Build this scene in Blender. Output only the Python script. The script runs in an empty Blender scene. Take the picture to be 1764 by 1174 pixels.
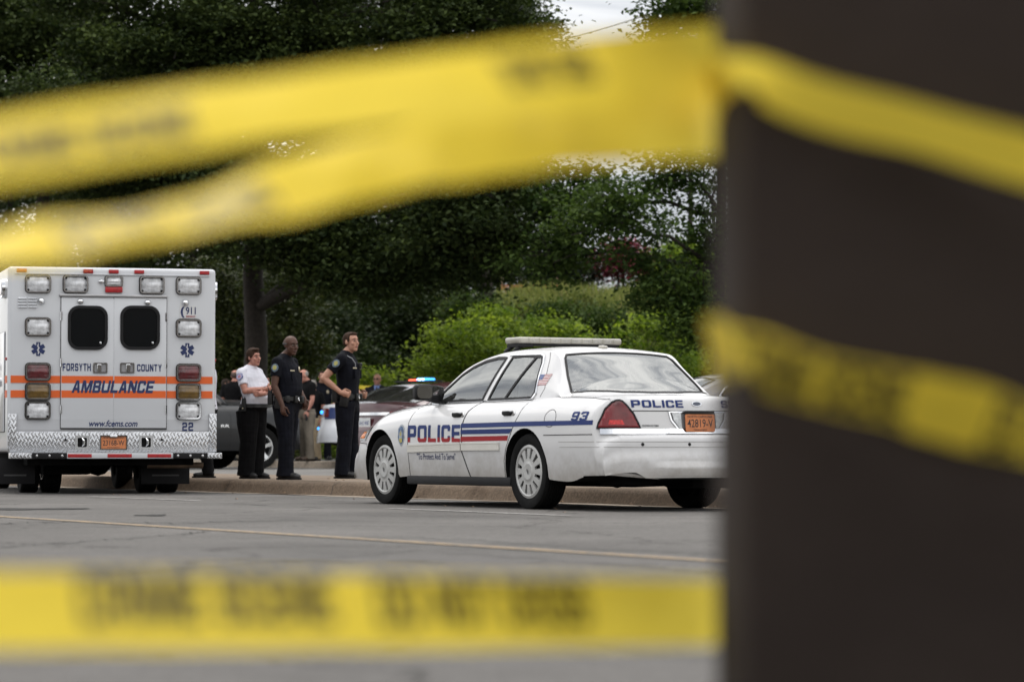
import bpy, bmesh, math, random
import numpy as np
from mathutils import Vector, Matrix
from mathutils.bvhtree import BVHTree

random.seed(7)
RNG = np.random.default_rng(11)
R = math.radians
SC = bpy.context.scene
COL = SC.collection

# ---------------------------------------------------------------- camera, sky, sun, exposure
F_PX, CAM_H = 5145.0, 0.564
PITCH = math.atan(183 / F_PX)
cam_d = bpy.data.cameras.new('camera')
cam = bpy.data.objects.new('camera', cam_d)
COL.objects.link(cam)
cam.location = (0, 0, CAM_H)
cam.rotation_euler = (R(90) + PITCH, 0, 0)
cam_d.sensor_width = 36.0
cam_d.lens = F_PX / 1764 * 36
cam_d.clip_start = 0.05
cam_d.clip_end = 3000
cam_d.dof.use_dof = True
cam_d.dof.focus_distance = 31.0
cam_d.dof.aperture_fstop = 2.75
SC.camera = cam

SUN_EL, SUN_AZ = 62.0, 335.0            # degrees; azimuth measured clockwise from +Y
world = bpy.data.worlds.new('World')
SC.world = world
world.use_nodes = True
nt = world.node_tree
for n in list(nt.nodes):
    nt.nodes.remove(n)
wo = nt.nodes.new('ShaderNodeOutputWorld')
bg = nt.nodes.new('ShaderNodeBackground')
sky = nt.nodes.new('ShaderNodeTexSky')
sky.sky_type = 'NISHITA'
sky.sun_disc = False
sky.sun_elevation = R(SUN_EL)
sky.sun_rotation = R(SUN_AZ)
tc = nt.nodes.new('ShaderNodeTexCoord')
mp = nt.nodes.new('ShaderNodeMapping')
mp.inputs['Scale'].default_value = (1.0, 1.0, 2.6)
nz = nt.nodes.new('ShaderNodeTexNoise')
nz.inputs['Scale'].default_value = 2.6
nz.inputs['Detail'].default_value = 9.0
nz.inputs['Roughness'].default_value = 0.62
nz.inputs['Distortion'].default_value = 0.6
cr = nt.nodes.new('ShaderNodeValToRGB')
cr.color_ramp.elements[0].position = 0.40
cr.color_ramp.elements[0].color = (5.6, 5.8, 6.2, 1)
cr.color_ramp.elements[1].position = 0.60
cr.color_ramp.elements[1].color = (15.0, 14.7, 14.2, 1)
mixc = nt.nodes.new('ShaderNodeMixRGB')
mixc.inputs[0].default_value = 0.86
nt.links.new(tc.outputs['Generated'], mp.inputs['Vector'])
nt.links.new(mp.outputs[0], nz.inputs['Vector'])
nt.links.new(nz.outputs['Fac'], cr.inputs[0])
nt.links.new(sky.outputs[0], mixc.inputs[1])
# overcast skies are brighter overhead than at the horizon
sx = nt.nodes.new('ShaderNodeSeparateXYZ')
mr = nt.nodes.new('ShaderNodeMapRange')
mr.inputs['From Min'].default_value = 0.0; mr.inputs['From Max'].default_value = 0.9
mr.inputs['To Min'].default_value = 0.95; mr.inputs['To Max'].default_value = 2.4
nt.links.new(tc.outputs['Generated'], sx.inputs[0]); nt.links.new(sx.outputs['Z'], mr.inputs['Value'])
mv = nt.nodes.new('ShaderNodeVectorMath'); mv.operation = 'SCALE'
nt.links.new(cr.outputs[0], mv.inputs[0]); nt.links.new(mr.outputs[0], mv.inputs['Scale'])
nt.links.new(mv.outputs[0], mixc.inputs[2])
nt.links.new(mixc.outputs[0], bg.inputs[0])
bg.inputs[1].default_value = 0.11
nt.links.new(bg.outputs[0], wo.inputs[0])

sun_d = bpy.data.lights.new('sun', 'SUN')
sun_d.energy = 1.5
sun_d.angle = R(14)
sun_d.color = (1.0, 0.95, 0.88)
sun = bpy.data.objects.new('sun', sun_d)
COL.objects.link(sun)
_sd = Vector((math.sin(R(SUN_AZ)) * math.cos(R(SUN_EL)), math.cos(R(SUN_AZ)) * math.cos(R(SUN_EL)), math.sin(R(SUN_EL))))
sun.rotation_euler = _sd.to_track_quat('Z', 'Y').to_euler()
sun.location = (0, -20, 40)

SC.view_settings.view_transform = 'Standard'
SC.view_settings.look = 'None'
SC.view_settings.exposure = -0.15
SC.view_settings.gamma = 1.0
SC.render.engine = 'CYCLES'
SC.cycles.max_bounces = 8
SC.cycles.transparent_max_bounces = 16
SC.cycles.use_denoising = True
SC.cycles.caustics_reflective = False
SC.cycles.caustics_refractive = False

def at(px, py, D):
    """world point seen at photo pixel (px, py) at distance D along +Y"""
    u, v = (px - 882) / F_PX, (587 - py) / F_PX
    dy = math.cos(PITCH) - v * math.sin(PITCH)
    dz = math.sin(PITCH) + v * math.cos(PITCH)
    return Vector((u / dy * D, D, CAM_H + dz / dy * D))

# kerb frame: s runs along the kerb (away, to the left), n across it (away, to the right)
KA = R(60.55)
KD = Vector((-math.cos(KA), math.sin(KA), 0))
KN = Vector((math.sin(KA), math.cos(KA), 0))
K0 = Vector((0.967, 27.5, 0))           # rear axle of the police sedan
def kp(s, n, z=0.0):
    return K0 + KD * s + KN * n + Vector((0, 0, z))
Z_WALK, Z_LOT, Z_BACK = 0.155, 0.16, 0.30

# ---------------------------------------------------------------- materials
MATS = {}
def mat(name, col, rough=0.6, metal=0.0, var=0.12, scale=6.0, bump=0.0, bscale=80.0, coat=0.0, spec=0.5,
        dirt=None, emit=0.0, detail=6.0, grime=None):
    if name in MATS:
        return MATS[name]
    m = bpy.data.materials.new(name)
    m.use_nodes = True
    t = m.node_tree
    b = t.nodes['Principled BSDF']
    c = t.nodes.new('ShaderNodeTexCoord')
    n = t.nodes.new('ShaderNodeTexNoise')
    n.inputs['Scale'].default_value = scale
    n.inputs['Detail'].default_value = detail
    t.links.new(c.outputs['Object'], n.inputs['Vector'])
    r = t.nodes.new('ShaderNodeValToRGB')
    r.color_ramp.elements[0].position = 0.3
    r.color_ramp.elements[1].position = 0.7
    r.color_ramp.elements[0].color = (*[max(0, x * (1 - var)) for x in col], 1)
    r.color_ramp.elements[1].color = (*[min(1, x * (1 + var)) for x in col], 1)
    t.links.new(n.outputs['Fac'], r.inputs[0])
    out = r.outputs[0]
    if dirt:
        n2 = t.nodes.new('ShaderNodeTexNoise')
        n2.inputs['Scale'].default_value = dirt[1]
        n2.inputs['Detail'].default_value = 8
        n2.inputs['Roughness'].default_value = 0.7
        t.links.new(c.outputs['Object'], n2.inputs['Vector'])
        r2 = t.nodes.new('ShaderNodeValToRGB')
        r2.color_ramp.elements[0].position = dirt[2]
        r2.color_ramp.elements[1].position = min(1, dirt[2] + 0.18)
        t.links.new(n2.outputs['Fac'], r2.inputs[0])
        mx = t.nodes.new('ShaderNodeMixRGB')
        t.links.new(r2.outputs[0], mx.inputs[0])
        t.links.new(out, mx.inputs[1])
        mx.inputs[2].default_value = (*dirt[0], 1)
        out = mx.outputs[0]
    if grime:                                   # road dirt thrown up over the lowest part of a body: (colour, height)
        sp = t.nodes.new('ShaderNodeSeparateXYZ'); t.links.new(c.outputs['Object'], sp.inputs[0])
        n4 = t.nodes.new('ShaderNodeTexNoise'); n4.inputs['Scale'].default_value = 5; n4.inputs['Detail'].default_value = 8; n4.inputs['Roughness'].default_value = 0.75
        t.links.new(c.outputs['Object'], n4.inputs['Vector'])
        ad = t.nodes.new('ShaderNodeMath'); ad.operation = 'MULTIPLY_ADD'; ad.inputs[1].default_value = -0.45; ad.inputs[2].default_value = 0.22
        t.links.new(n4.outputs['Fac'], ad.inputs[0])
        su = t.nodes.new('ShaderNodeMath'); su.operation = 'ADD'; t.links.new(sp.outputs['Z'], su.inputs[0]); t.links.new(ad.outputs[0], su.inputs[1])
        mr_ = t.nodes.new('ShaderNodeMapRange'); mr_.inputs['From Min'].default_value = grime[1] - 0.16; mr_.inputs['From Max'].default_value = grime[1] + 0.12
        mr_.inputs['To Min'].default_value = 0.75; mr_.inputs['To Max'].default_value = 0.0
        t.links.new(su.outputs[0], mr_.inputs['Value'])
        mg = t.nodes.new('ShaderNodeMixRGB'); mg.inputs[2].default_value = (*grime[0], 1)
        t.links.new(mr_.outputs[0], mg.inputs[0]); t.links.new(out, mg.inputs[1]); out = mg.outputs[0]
    t.links.new(out, b.inputs['Base Color'])
    b.inputs['Roughness'].default_value = rough
    b.inputs['Metallic'].default_value = metal
    b.inputs['Coat Weight'].default_value = coat
    b.inputs['Coat Roughness'].default_value = 0.06
    b.inputs['Specular IOR Level'].default_value = spec
    if emit:
        b.inputs['Emission Color'].default_value = (*col, 1)
        b.inputs['Emission Strength'].default_value = emit
    if bump:
        n3 = t.nodes.new('ShaderNodeTexNoise')
        n3.inputs['Scale'].default_value = bscale
        n3.inputs['Detail'].default_value = 5
        t.links.new(c.outputs['Object'], n3.inputs['Vector'])
        bp = t.nodes.new('ShaderNodeBump')
        bp.inputs['Strength'].default_value = bump
        bp.inputs['Distance'].default_value = 0.01
        t.links.new(n3.outputs['Fac'], bp.inputs['Height'])
        t.links.new(bp.outputs[0], b.inputs['Normal'])
    m.diffuse_color = (*col, 1)
    MATS[name] = m
    return m

def glass(name, tint=(0.55, 0.65, 0.62), refl=1.5, rough=0.0):
    if name in MATS:
        return MATS[name]
    m = bpy.data.materials.new(name)
    m.use_nodes = True
    t = m.node_tree
    for n in list(t.nodes):
        t.nodes.remove(n)
    o = t.nodes.new('ShaderNodeOutputMaterial')
    tr = t.nodes.new('ShaderNodeBsdfTransparent')
    tr.inputs[0].default_value = (*tint, 1)
    g = t.nodes.new('ShaderNodeBsdfGlossy')
    g.inputs['Roughness'].default_value = rough
    g.inputs[0].default_value = (0.95, 0.97, 0.97, 1)
    fr = t.nodes.new('ShaderNodeFresnel')
    fr.inputs[0].default_value = refl
    mx = t.nodes.new('ShaderNodeMixShader')
    # faint dust film
    c = t.nodes.new('ShaderNodeTexCoord')
    nn = t.nodes.new('ShaderNodeTexNoise')
    nn.inputs['Scale'].default_value = 3.0
    t.links.new(c.outputs['Object'], nn.inputs['Vector'])
    ml = t.nodes.new('ShaderNodeMath')
    ml.operation = 'MULTIPLY'
    ml.inputs[1].default_value = 0.05
    t.links.new(nn.outputs['Fac'], ml.inputs[0])
    df = t.nodes.new('ShaderNodeBsdfDiffuse')
    df.inputs[0].default_value = (0.5, 0.49, 0.46, 1)
    m2 = t.nodes.new('ShaderNodeMixShader')
    t.links.new(fr.outputs[0], mx.inputs[0])
    t.links.new(tr.outputs[0], mx.inputs[1])
    t.links.new(g.outputs[0], mx.inputs[2])
    t.links.new(ml.outputs[0], m2.inputs[0])
    t.links.new(mx.outputs[0], m2.inputs[1])
    t.links.new(df.outputs[0], m2.inputs[2])
    t.links.new(m2.outputs[0], o.inputs[0])
    MATS[name] = m
    return m

# ---------------------------------------------------------------- objects
def tag(o, label=None, cat=None, group=None, kind=None):
    if label: o['label'] = label
    if cat: o['category'] = cat
    if group: o['group'] = group
    if kind: o['kind'] = kind
    return o

def empty(name, loc=(0, 0, 0), rz=0.0):
    o = bpy.data.objects.new(name, None)
    o.empty_display_size = 0.2
    COL.objects.link(o)
    o.location = loc
    o.rotation_euler = (0, 0, rz)
    return o

def link(name, me, parent=None):
    o = bpy.data.objects.new(name, me)
    COL.objects.link(o)
    if parent: o.parent = parent
    return o

def np_mesh(name, V, F, mats, parent=None, fattr=None, smooth=False):
    """fast mesh from numpy arrays; F is (n,k)"""
    me = bpy.data.meshes.new(name)
    V = np.asarray(V, np.float32); F = np.asarray(F, np.int32)
    n, k = F.shape
    me.vertices.add(len(V)); me.vertices.foreach_set('co', V.ravel())
    me.loops.add(n * k); me.loops.foreach_set('vertex_index', F.ravel())
    me.polygons.add(n)
    me.polygons.foreach_set('loop_start', np.arange(0, n * k, k, dtype=np.int32))
    me.polygons.foreach_set('loop_total', np.full(n, k, np.int32))
    if smooth:
        me.polygons.foreach_set('use_smooth', np.ones(n, bool))
    for m in mats: me.materials.append(m)
    me.update(calc_edges=True)
    if fattr is not None:
        a = me.attributes.new('tone', 'FLOAT', 'FACE')
        a.data.foreach_set('value', np.asarray(fattr, np.float32))
    return link(name, me, parent)

class MB:
    """collects shapes, then links them as one mesh object"""
    def __init__(self):
        self.v = []; self.f = []; self.mi = []; self.cur = 0
    def add(self, vs, fs):
        o = len(self.v)
        self.v.extend([tuple(p) for p in vs])
        for f in fs:
            self.f.append(tuple(i + o for i in f)); self.mi.append(self.cur)
        return self
    def box(self, c, s, bevel=0.0, rot=None, seg=2):
        bm = bmesh.new()
        bmesh.ops.create_cube(bm, size=1.0)
        for v in bm.verts:
            v.co = Vector((v.co.x * s[0], v.co.y * s[1], v.co.z * s[2]))
        if bevel:
            bmesh.ops.bevel(bm, geom=bm.edges[:], offset=bevel, segments=seg, profile=0.6, affect='EDGES')
        bm.verts.ensure_lookup_table()
        c = Vector(c)
        vs = [((rot @ v.co) if rot else v.co) + c for v in bm.verts]
        bm.verts.index_update()
        fs = [[v.index for v in f.verts] for f in bm.faces]
        bm.free()
        return self.add(vs, fs)
    def tube(self, pts, rad, n=8, cap=True, sq=None):
        pts = [Vector(p) for p in pts]
        if not isinstance(rad, (list, tuple)): rad = [rad] * len(pts)
        vs, fs = [], []
        up = None
        for i, p in enumerate(pts):
            t = (pts[min(i + 1, len(pts) - 1)] - pts[max(i - 1, 0)])
            t = t.normalized() if t.length > 1e-9 else Vector((0, 0, 1))
            if up is None:
                a = Vector((0, 0, 1)) if abs(t.z) < 0.9 else Vector((1, 0, 0))
                up = (a - t * a.dot(t)).normalized()
            else:
                up = up - t * up.dot(t)
                up = up.normalized() if up.length > 1e-6 else t.orthogonal().normalized()
            w = t.cross(up)
            for k in range(n):
                an = 2 * math.pi * (k + 0.5) / n
                vs.append(p + (up * math.cos(an) + w * math.sin(an)) * rad[i])
        for i in range(len(pts) - 1):
            for k in range(n):
                a = i * n + k; b = i * n + (k + 1) % n
                fs.append((a, b, b + n, a + n))
        if cap:
            fs.append(tuple(range(n - 1, -1, -1)))
            fs.append(tuple((len(pts) - 1) * n + k for k in range(n)))
        return self.add(vs, fs)
    def lathe(self, prof, o=(0, 0, 0), ax=(0, 0, 1), n=24, cap=True):
        ax = Vector(ax).normalized(); o = Vector(o)
        e1 = ax.orthogonal().normalized(); e2 = ax.cross(e1)
        vs, fs = [], []
        for r, h in prof:
            for k in range(n):
                a = 2 * math.pi * k / n
                vs.append(o + ax * h + (e1 * math.cos(a) + e2 * math.sin(a)) * max(r, 1e-5))
        for i in range(len(prof) - 1):
            for k in range(n):
                a = i * n + k; b = i * n + (k + 1) % n
                fs.append((a, b, b + n, a + n))
        if cap and prof[0][0] > 1e-4: fs.append(tuple(range(n - 1, -1, -1)))
        if cap and prof[-1][0] > 1e-4: fs.append(tuple((len(prof) - 1) * n + k for k in range(n)))
        return self.add(vs, fs)
    def ell(self, c, r, n=12, rot=None):
        vs, fs = [], []
        c = Vector(c); h = n // 2
        for i in range(h + 1):
            th = math.pi * i / h
            for k in range(n):
                ph = 2 * math.pi * k / n
                p = Vector((r[0] * math.sin(th) * math.cos(ph), r[1] * math.sin(th) * math.sin(ph), r[2] * math.cos(th)))
                vs.append(c + (rot @ p if rot else p))
        for i in range(h):
            for k in range(n):
                a = i * n + k; b = i * n + (k + 1) % n
                if i == 0: fs.append((a, a + n, b + n))
                elif i == h - 1: fs.append((a, a + n, b))
                else: fs.append((a, a + n, b + n, b))
        return self.add(vs, fs)
    def prism(self, poly, fn, w0, w1, edge=0.0):
        """poly in (u,v); fn maps (u,v,w) to a point; solid from w0 to w1"""
        n = len(poly)
        vs = [fn(u, v, w0) for u, v in poly] + [fn(u, v, w1) for u, v in poly]
        fs = [(i, (i + 1) % n, n + (i + 1) % n, n + i) for i in range(n)]
        if edge:
            cu = sum(p[0] for p in poly) / n; cv = sum(p[1] for p in poly) / n
            def sh(u, v):
                d = math.hypot(u - cu, v - cv) or 1
                return u - (u - cu) / d * edge, v - (v - cv) / d * edge
            vs += [fn(*sh(u, v), w1 + (w1 - w0) * 0.25) for u, v in poly]
            fs += [(n + i, n + (i + 1) % n, 2 * n + (i + 1) % n, 2 * n + i) for i in range(n)]
            fs.append(tuple(2 * n + i for i in range(n)))
        else:
            fs.append(tuple(n + i for i in range(n)))
        fs.append(tuple(range(n - 1, -1, -1)))
        return self.add(vs, fs)
    def ring(self, outer, inner, fn, w0, w1):
        n = len(outer)
        vs = [fn(u, v, w0) for u, v in outer] + [fn(u, v, w1) for u, v in outer] + \
             [fn(u, v, w1) for u, v in inner] + [fn(u, v, w0) for u, v in inner]
        fs = []
        for a in range(4):
            b = (a + 1) % 4
            for i in range(n):
                j = (i + 1) % n
                fs.append((a * n + i, a * n + j, b * n + j, b * n + i))
        return self.add(vs, fs)
    def build(self, name, m, parent=None, sharp=32, fix=True):
        me = bpy.data.meshes.new(name)
        me.from_pydata(self.v, [], self.f)
        for x in (m if isinstance(m, (list, tuple)) else [m]): me.materials.append(x)
        if any(self.mi): me.polygons.foreach_set('material_index', self.mi)
        if fix:
            bm = bmesh.new(); bm.from_mesh(me)
            bmesh.ops.recalc_face_normals(bm, faces=bm.faces[:])
            bm.to_mesh(me); bm.free()
        shade(me, sharp)
        return link(name, me, parent)

def shade(me, sharp=32):
    me.polygons.foreach_set('use_smooth', np.ones(len(me.polygons), bool))
    if sharp < 180: me.set_sharp_from_angle(angle=R(sharp))
    me.update()

def rr(cx, cy, w, h, r, n=4):
    pts = []
    r = min(r, w / 2 - 1e-4, h / 2 - 1e-4)
    for sx, sy, a0 in ((1, 1, 0), (-1, 1, 90), (-1, -1, 180), (1, -1, 270)):
        for k in range(n + 1):
            a = R(a0 + 90 * k / n)
            pts.append((cx + sx * (w / 2 - r) + r * math.cos(a), cy + sy * (h / 2 - r) + r * math.sin(a)))
    return pts

BENCH = bpy.data.scenes.new('workbench')     # shapes are evaluated here, away from the big scene; removed at the end
def bake(o):
    """evaluate the modifiers of o into a new mesh and remove o"""
    need = [o] + [m.object for m in o.modifiers if getattr(m, 'object', None)]
    for q in need:
        for c in list(q.users_collection): c.objects.unlink(q)
        BENCH.collection.objects.link(q)
    vl = BENCH.view_layers[0]
    vl.update()
    me = bpy.data.meshes.new_from_object(o.evaluated_get(vl.depsgraph))
    for q in need[1:]: BENCH.collection.objects.unlink(q)
    bpy.data.objects.remove(o)
    return me

# ---------------------------------------------------------------- lettering
def text2d(s, w=None, h=None, bold=0.0, shear=0.0, space=1.0):
    cu = bpy.data.curves.new('letters', 'FONT')
    cu.body = s; cu.size = 1.0; cu.offset = bold; cu.shear = shear; cu.space_character = space
    cu.resolution_u = 3
    o = link('letters', cu)
    me = bake(o)
    return fit2d(me, w, h)

def fit2d(me, w, h):
    V = np.array([v.co[:2] for v in me.vertices]); F = [tuple(p.vertices) for p in me.polygons]
    bpy.data.meshes.remove(me)
    lo, hi = V.min(0), V.max(0)
    V = V - (lo + hi) / 2
    sw = (w / (hi - lo)[0]) if w else None
    sh = (h / (hi - lo)[1]) if h else sw
    V *= np.array([sw or sh, sh])
    return V, F

_s = 0.27
GLYPH = {
 'P': (0.95, [[(0, 0), (_s, 0), (_s, .30), (.82, .30), (.95, .43), (.95, .87), (.82, 1), (0, 1)], [(_s, .52), (.64, .52), (.68, .56), (.68, .74), (.64, .78), (_s, .78)]]),
 'O': (1.0, [[(.13, 0), (.87, 0), (1, .13), (1, .87), (.87, 1), (.13, 1), (0, .87), (0, .13)], [(_s, .26), (.32, .21), (.68, .21), (.73, .26), (.73, .74), (.68, .79), (.32, .79), (_s, .74)]]),
 'L': (0.88, [[(0, 0), (.88, 0), (.88, .22), (_s, .22), (_s, 1), (0, 1)]]),
 'I': (_s, [[(0, 0), (_s, 0), (_s, 1), (0, 1)]]),
 'C': (0.95, [[(.13, 0), (.82, 0), (.95, .13), (.95, .36), (.68, .36), (.68, .26), (.63, .21), (.32, .21), (_s, .26), (_s, .74), (.32, .79), (.63, .79), (.68, .74), (.68, .64), (.95, .64), (.95, .87), (.82, 1), (.13, 1), (0, .87), (0, .13)]]),
 'E': (0.9, [[(0, 0), (.9, 0), (.9, .21), (_s, .21), (_s, .39), (.84, .39), (.84, .6), (_s, .6), (_s, .79), (.9, .79), (.9, 1), (0, 1)]]),
 'S': (0.95, [[(.13, 0), (.82, 0), (.95, .13), (.95, .47), (.82, .6), (.32, .6), (_s, .64), (_s, .75), (.32, .79), (.63, .79), (.68, .7), (.95, .7), (.95, .87), (.82, 1), (.13, 1), (0, .87), (0, .53), (.13, .4), (.63, .4), (.68, .36), (.68, .25), (.63, .21), (.32, .21), (_s, .3), (0, .3), (0, .13)]]),
 'A': (1.0, [[(0, 0), (.29, 0), (.34, .2), (.66, .2), (.71, 0), (1, 0), (.68, 1), (.32, 1)], [(.395, .41), (.5, .80), (.605, .41)]]),
 'M': (1.25, [[(0, 0), (.26, 0), (.26, .62), (.50, 0), (.75, 0), (.99, .62), (.99, 0), (1.25, 0), (1.25, 1), (.88, 1), (.625, .36), (.37, 1), (0, 1)]]),
 'B': (0.95, [[(0, 0), (.82, 0), (.95, .13), (.95, .44), (.87, .52), (.93, .58), (.93, .87), (.80, 1), (0, 1)], [(_s, .2), (.64, .2), (.68, .24), (.68, .37), (.64, .41), (_s, .41)], [(_s, .6), (.63, .6), (.66, .63), (.66, .77), (.63, .8), (_s, .8)]]),
 'U': (1.0, [[(.13, 0), (.87, 0), (1, .13), (1, 1), (.73, 1), (.73, .26), (.68, .21), (.32, .21), (_s, .26), (_s, 1), (0, 1), (0, .13)]]),
 'N': (1.0, [[(0, 0), (.27, 0), (.27, .56), (.70, 0), (1, 0), (1, 1), (.73, 1), (.73, .44), (.30, 1), (0, 1)]]),
 'R': (0.98, [[(0, 0), (_s, 0), (_s, .34), (.42, .34), (.66, 0), (.98, 0), (.70, .37), (.82, .38), (.95, .5), (.95, .87), (.82, 1), (0, 1)], [(_s, .54), (.64, .54), (.68, .58), (.68, .75), (.64, .79), (_s, .79)]]),
 'F': (0.86, [[(0, 0), (_s, 0), (_s, .38), (.78, .38), (.78, .59), (_s, .59), (_s, .79), (.86, .79), (.86, 1), (0, 1)]]),
 'T': (0.92, [[(.325, 0), (.595, 0), (.595, .79), (.92, .79), (.92, 1), (0, 1), (0, .79), (.325, .79)]]),
 'Y': (1.0, [[(.365, 0), (.635, 0), (.635, .40), (1, 1), (.70, 1), (.5, .63), (.30, 1), (0, 1), (.365, .40)]]),
 'H': (1.0, [[(0, 0), (_s, 0), (_s, .40), (.73, .40), (.73, 0), (1, 0), (1, 1), (.73, 1), (.73, .61), (_s, .61), (_s, 1), (0, 1)]]),
 'D': (1.0, [[(0, 0), (.84, 0), (1, .15), (1, .85), (.84, 1), (0, 1)], [(_s, .21), (.68, .21), (.73, .26), (.73, .74), (.68, .79), (_s, .79)]]),
 ' ': (0.4, []),
 '2': (0.95, [[(0, 0), (.95, 0), (.95, .21), (_s, .21), (_s, .36), (.32, .40), (.82, .40), (.95, .53), (.95, .87), (.82, 1), (.13, 1), (0, .87), (0, .68), (_s, .68), (_s, .75), (.32, .79), (.63, .79), (.68, .74), (.68, .64), (.63, .60), (.13, .60), (0, .47)]]),
 '9': (0.95, [[(.13, 0), (.82, 0), (.95, .13), (.95, .87), (.82, 1), (.13, 1), (0, .87), (0, .5), (.13, .37), (.68, .37), (.68, .26), (.63, .21), (.32, .21), (.3, .26), (0, .26), (0, .13)], [(_s, .58), (.68, .58), (.68, .79), (.32, .79), (_s, .75)]]),
 '3': (0.95, [[(.13, 0), (.82, 0), (.95, .13), (.95, .45), (.88, .5), (.95, .56), (.95, .87), (.82, 1), (.13, 1), (0, .87), (0, .7), (_s, .7), (_s, .75), (.32, .79), (.68, .79), (.68, .6), (.3, .6), (.3, .4), (.68, .4), (.68, .21), (.32, .21), (_s, .25), (_s, .3), (0, .3), (0, .13)]]),
}
def block2d(s, w, h, gap=0.16, slant=0.0):
    cu = bpy.data.curves.new('letters', 'CURVE')
    cu.dimensions = '2D'; cu.fill_mode = 'BOTH'
    x = 0.0
    for ch in s:
        gw, loops = GLYPH[ch]
        for lp in loops:
            sp = cu.splines.new('POLY')
            sp.points.add(len(lp) - 1)
            for i, (a, b) in enumerate(lp):
                sp.points[i].co = (x + a + slant * b, b, 0, 1)
            sp.use_cyclic_u = True
        x += gw + gap
    o = link('letters', cu)
    return fit2d(bake(o), w, h)

def grid2d(V, F, step):
    """cut a flat 2-D mesh along a grid so that it can follow a curved surface"""
    bm = bmesh.new()
    vs = [bm.verts.new((p[0], p[1], 0)) for p in V]
    for f in F:
        try: bm.faces.new([vs[i] for i in f])
        except ValueError: pass
    lo, hi = np.min(V, 0), np.max(V, 0)
    for ax in (0, 1):
        k = math.ceil(lo[ax] / step)
        while k * step < hi[ax]:
            co = Vector((0, 0, 0)); co[ax] = k * step + 1e-5
            no = Vector((0, 0, 0)); no[ax] = 1
            bmesh.ops.bisect_plane(bm, geom=bm.verts[:] + bm.edges[:] + bm.faces[:], plane_co=co, plane_no=no, dist=1e-6)
            k += 1
    bm.verts.index_update()
    V2 = [(v.co.x, v.co.y) for v in bm.verts]
    F2 = [tuple(v.index for v in f.verts) for f in bm.faces]
    bm.free()
    return V2, F2

def poly2d(pts):
    return [tuple(p) for p in pts], [tuple(range(len(pts)))]

def pchip(pts):
    xs = np.array([p[0] for p in pts], float); ys = np.array([p[1] for p in pts], float)
    h = np.diff(xs); d = np.diff(ys) / h
    m = np.zeros(len(xs)); m[0], m[-1] = d[0], d[-1]
    for i in range(1, len(xs) - 1):
        if d[i - 1] * d[i] > 0:
            w1, w2 = 2 * h[i] + h[i - 1], h[i] + 2 * h[i - 1]
            m[i] = (w1 + w2) / (w1 / d[i - 1] + w2 / d[i])
    def f(x):
        x = np.clip(x, xs[0], xs[-1])
        i = np.clip(np.searchsorted(xs, x, 'right') - 1, 0, len(h) - 1)
        t = (x - xs[i]) / h[i]
        return ((2*t**3 - 3*t**2 + 1) * ys[i] + (t**3 - 2*t**2 + t) * h[i] * m[i] + (-2*t**3 + 3*t**2) * ys[i + 1] + (t**3 - t**2) * h[i] * m[i + 1])
    return f
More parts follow.
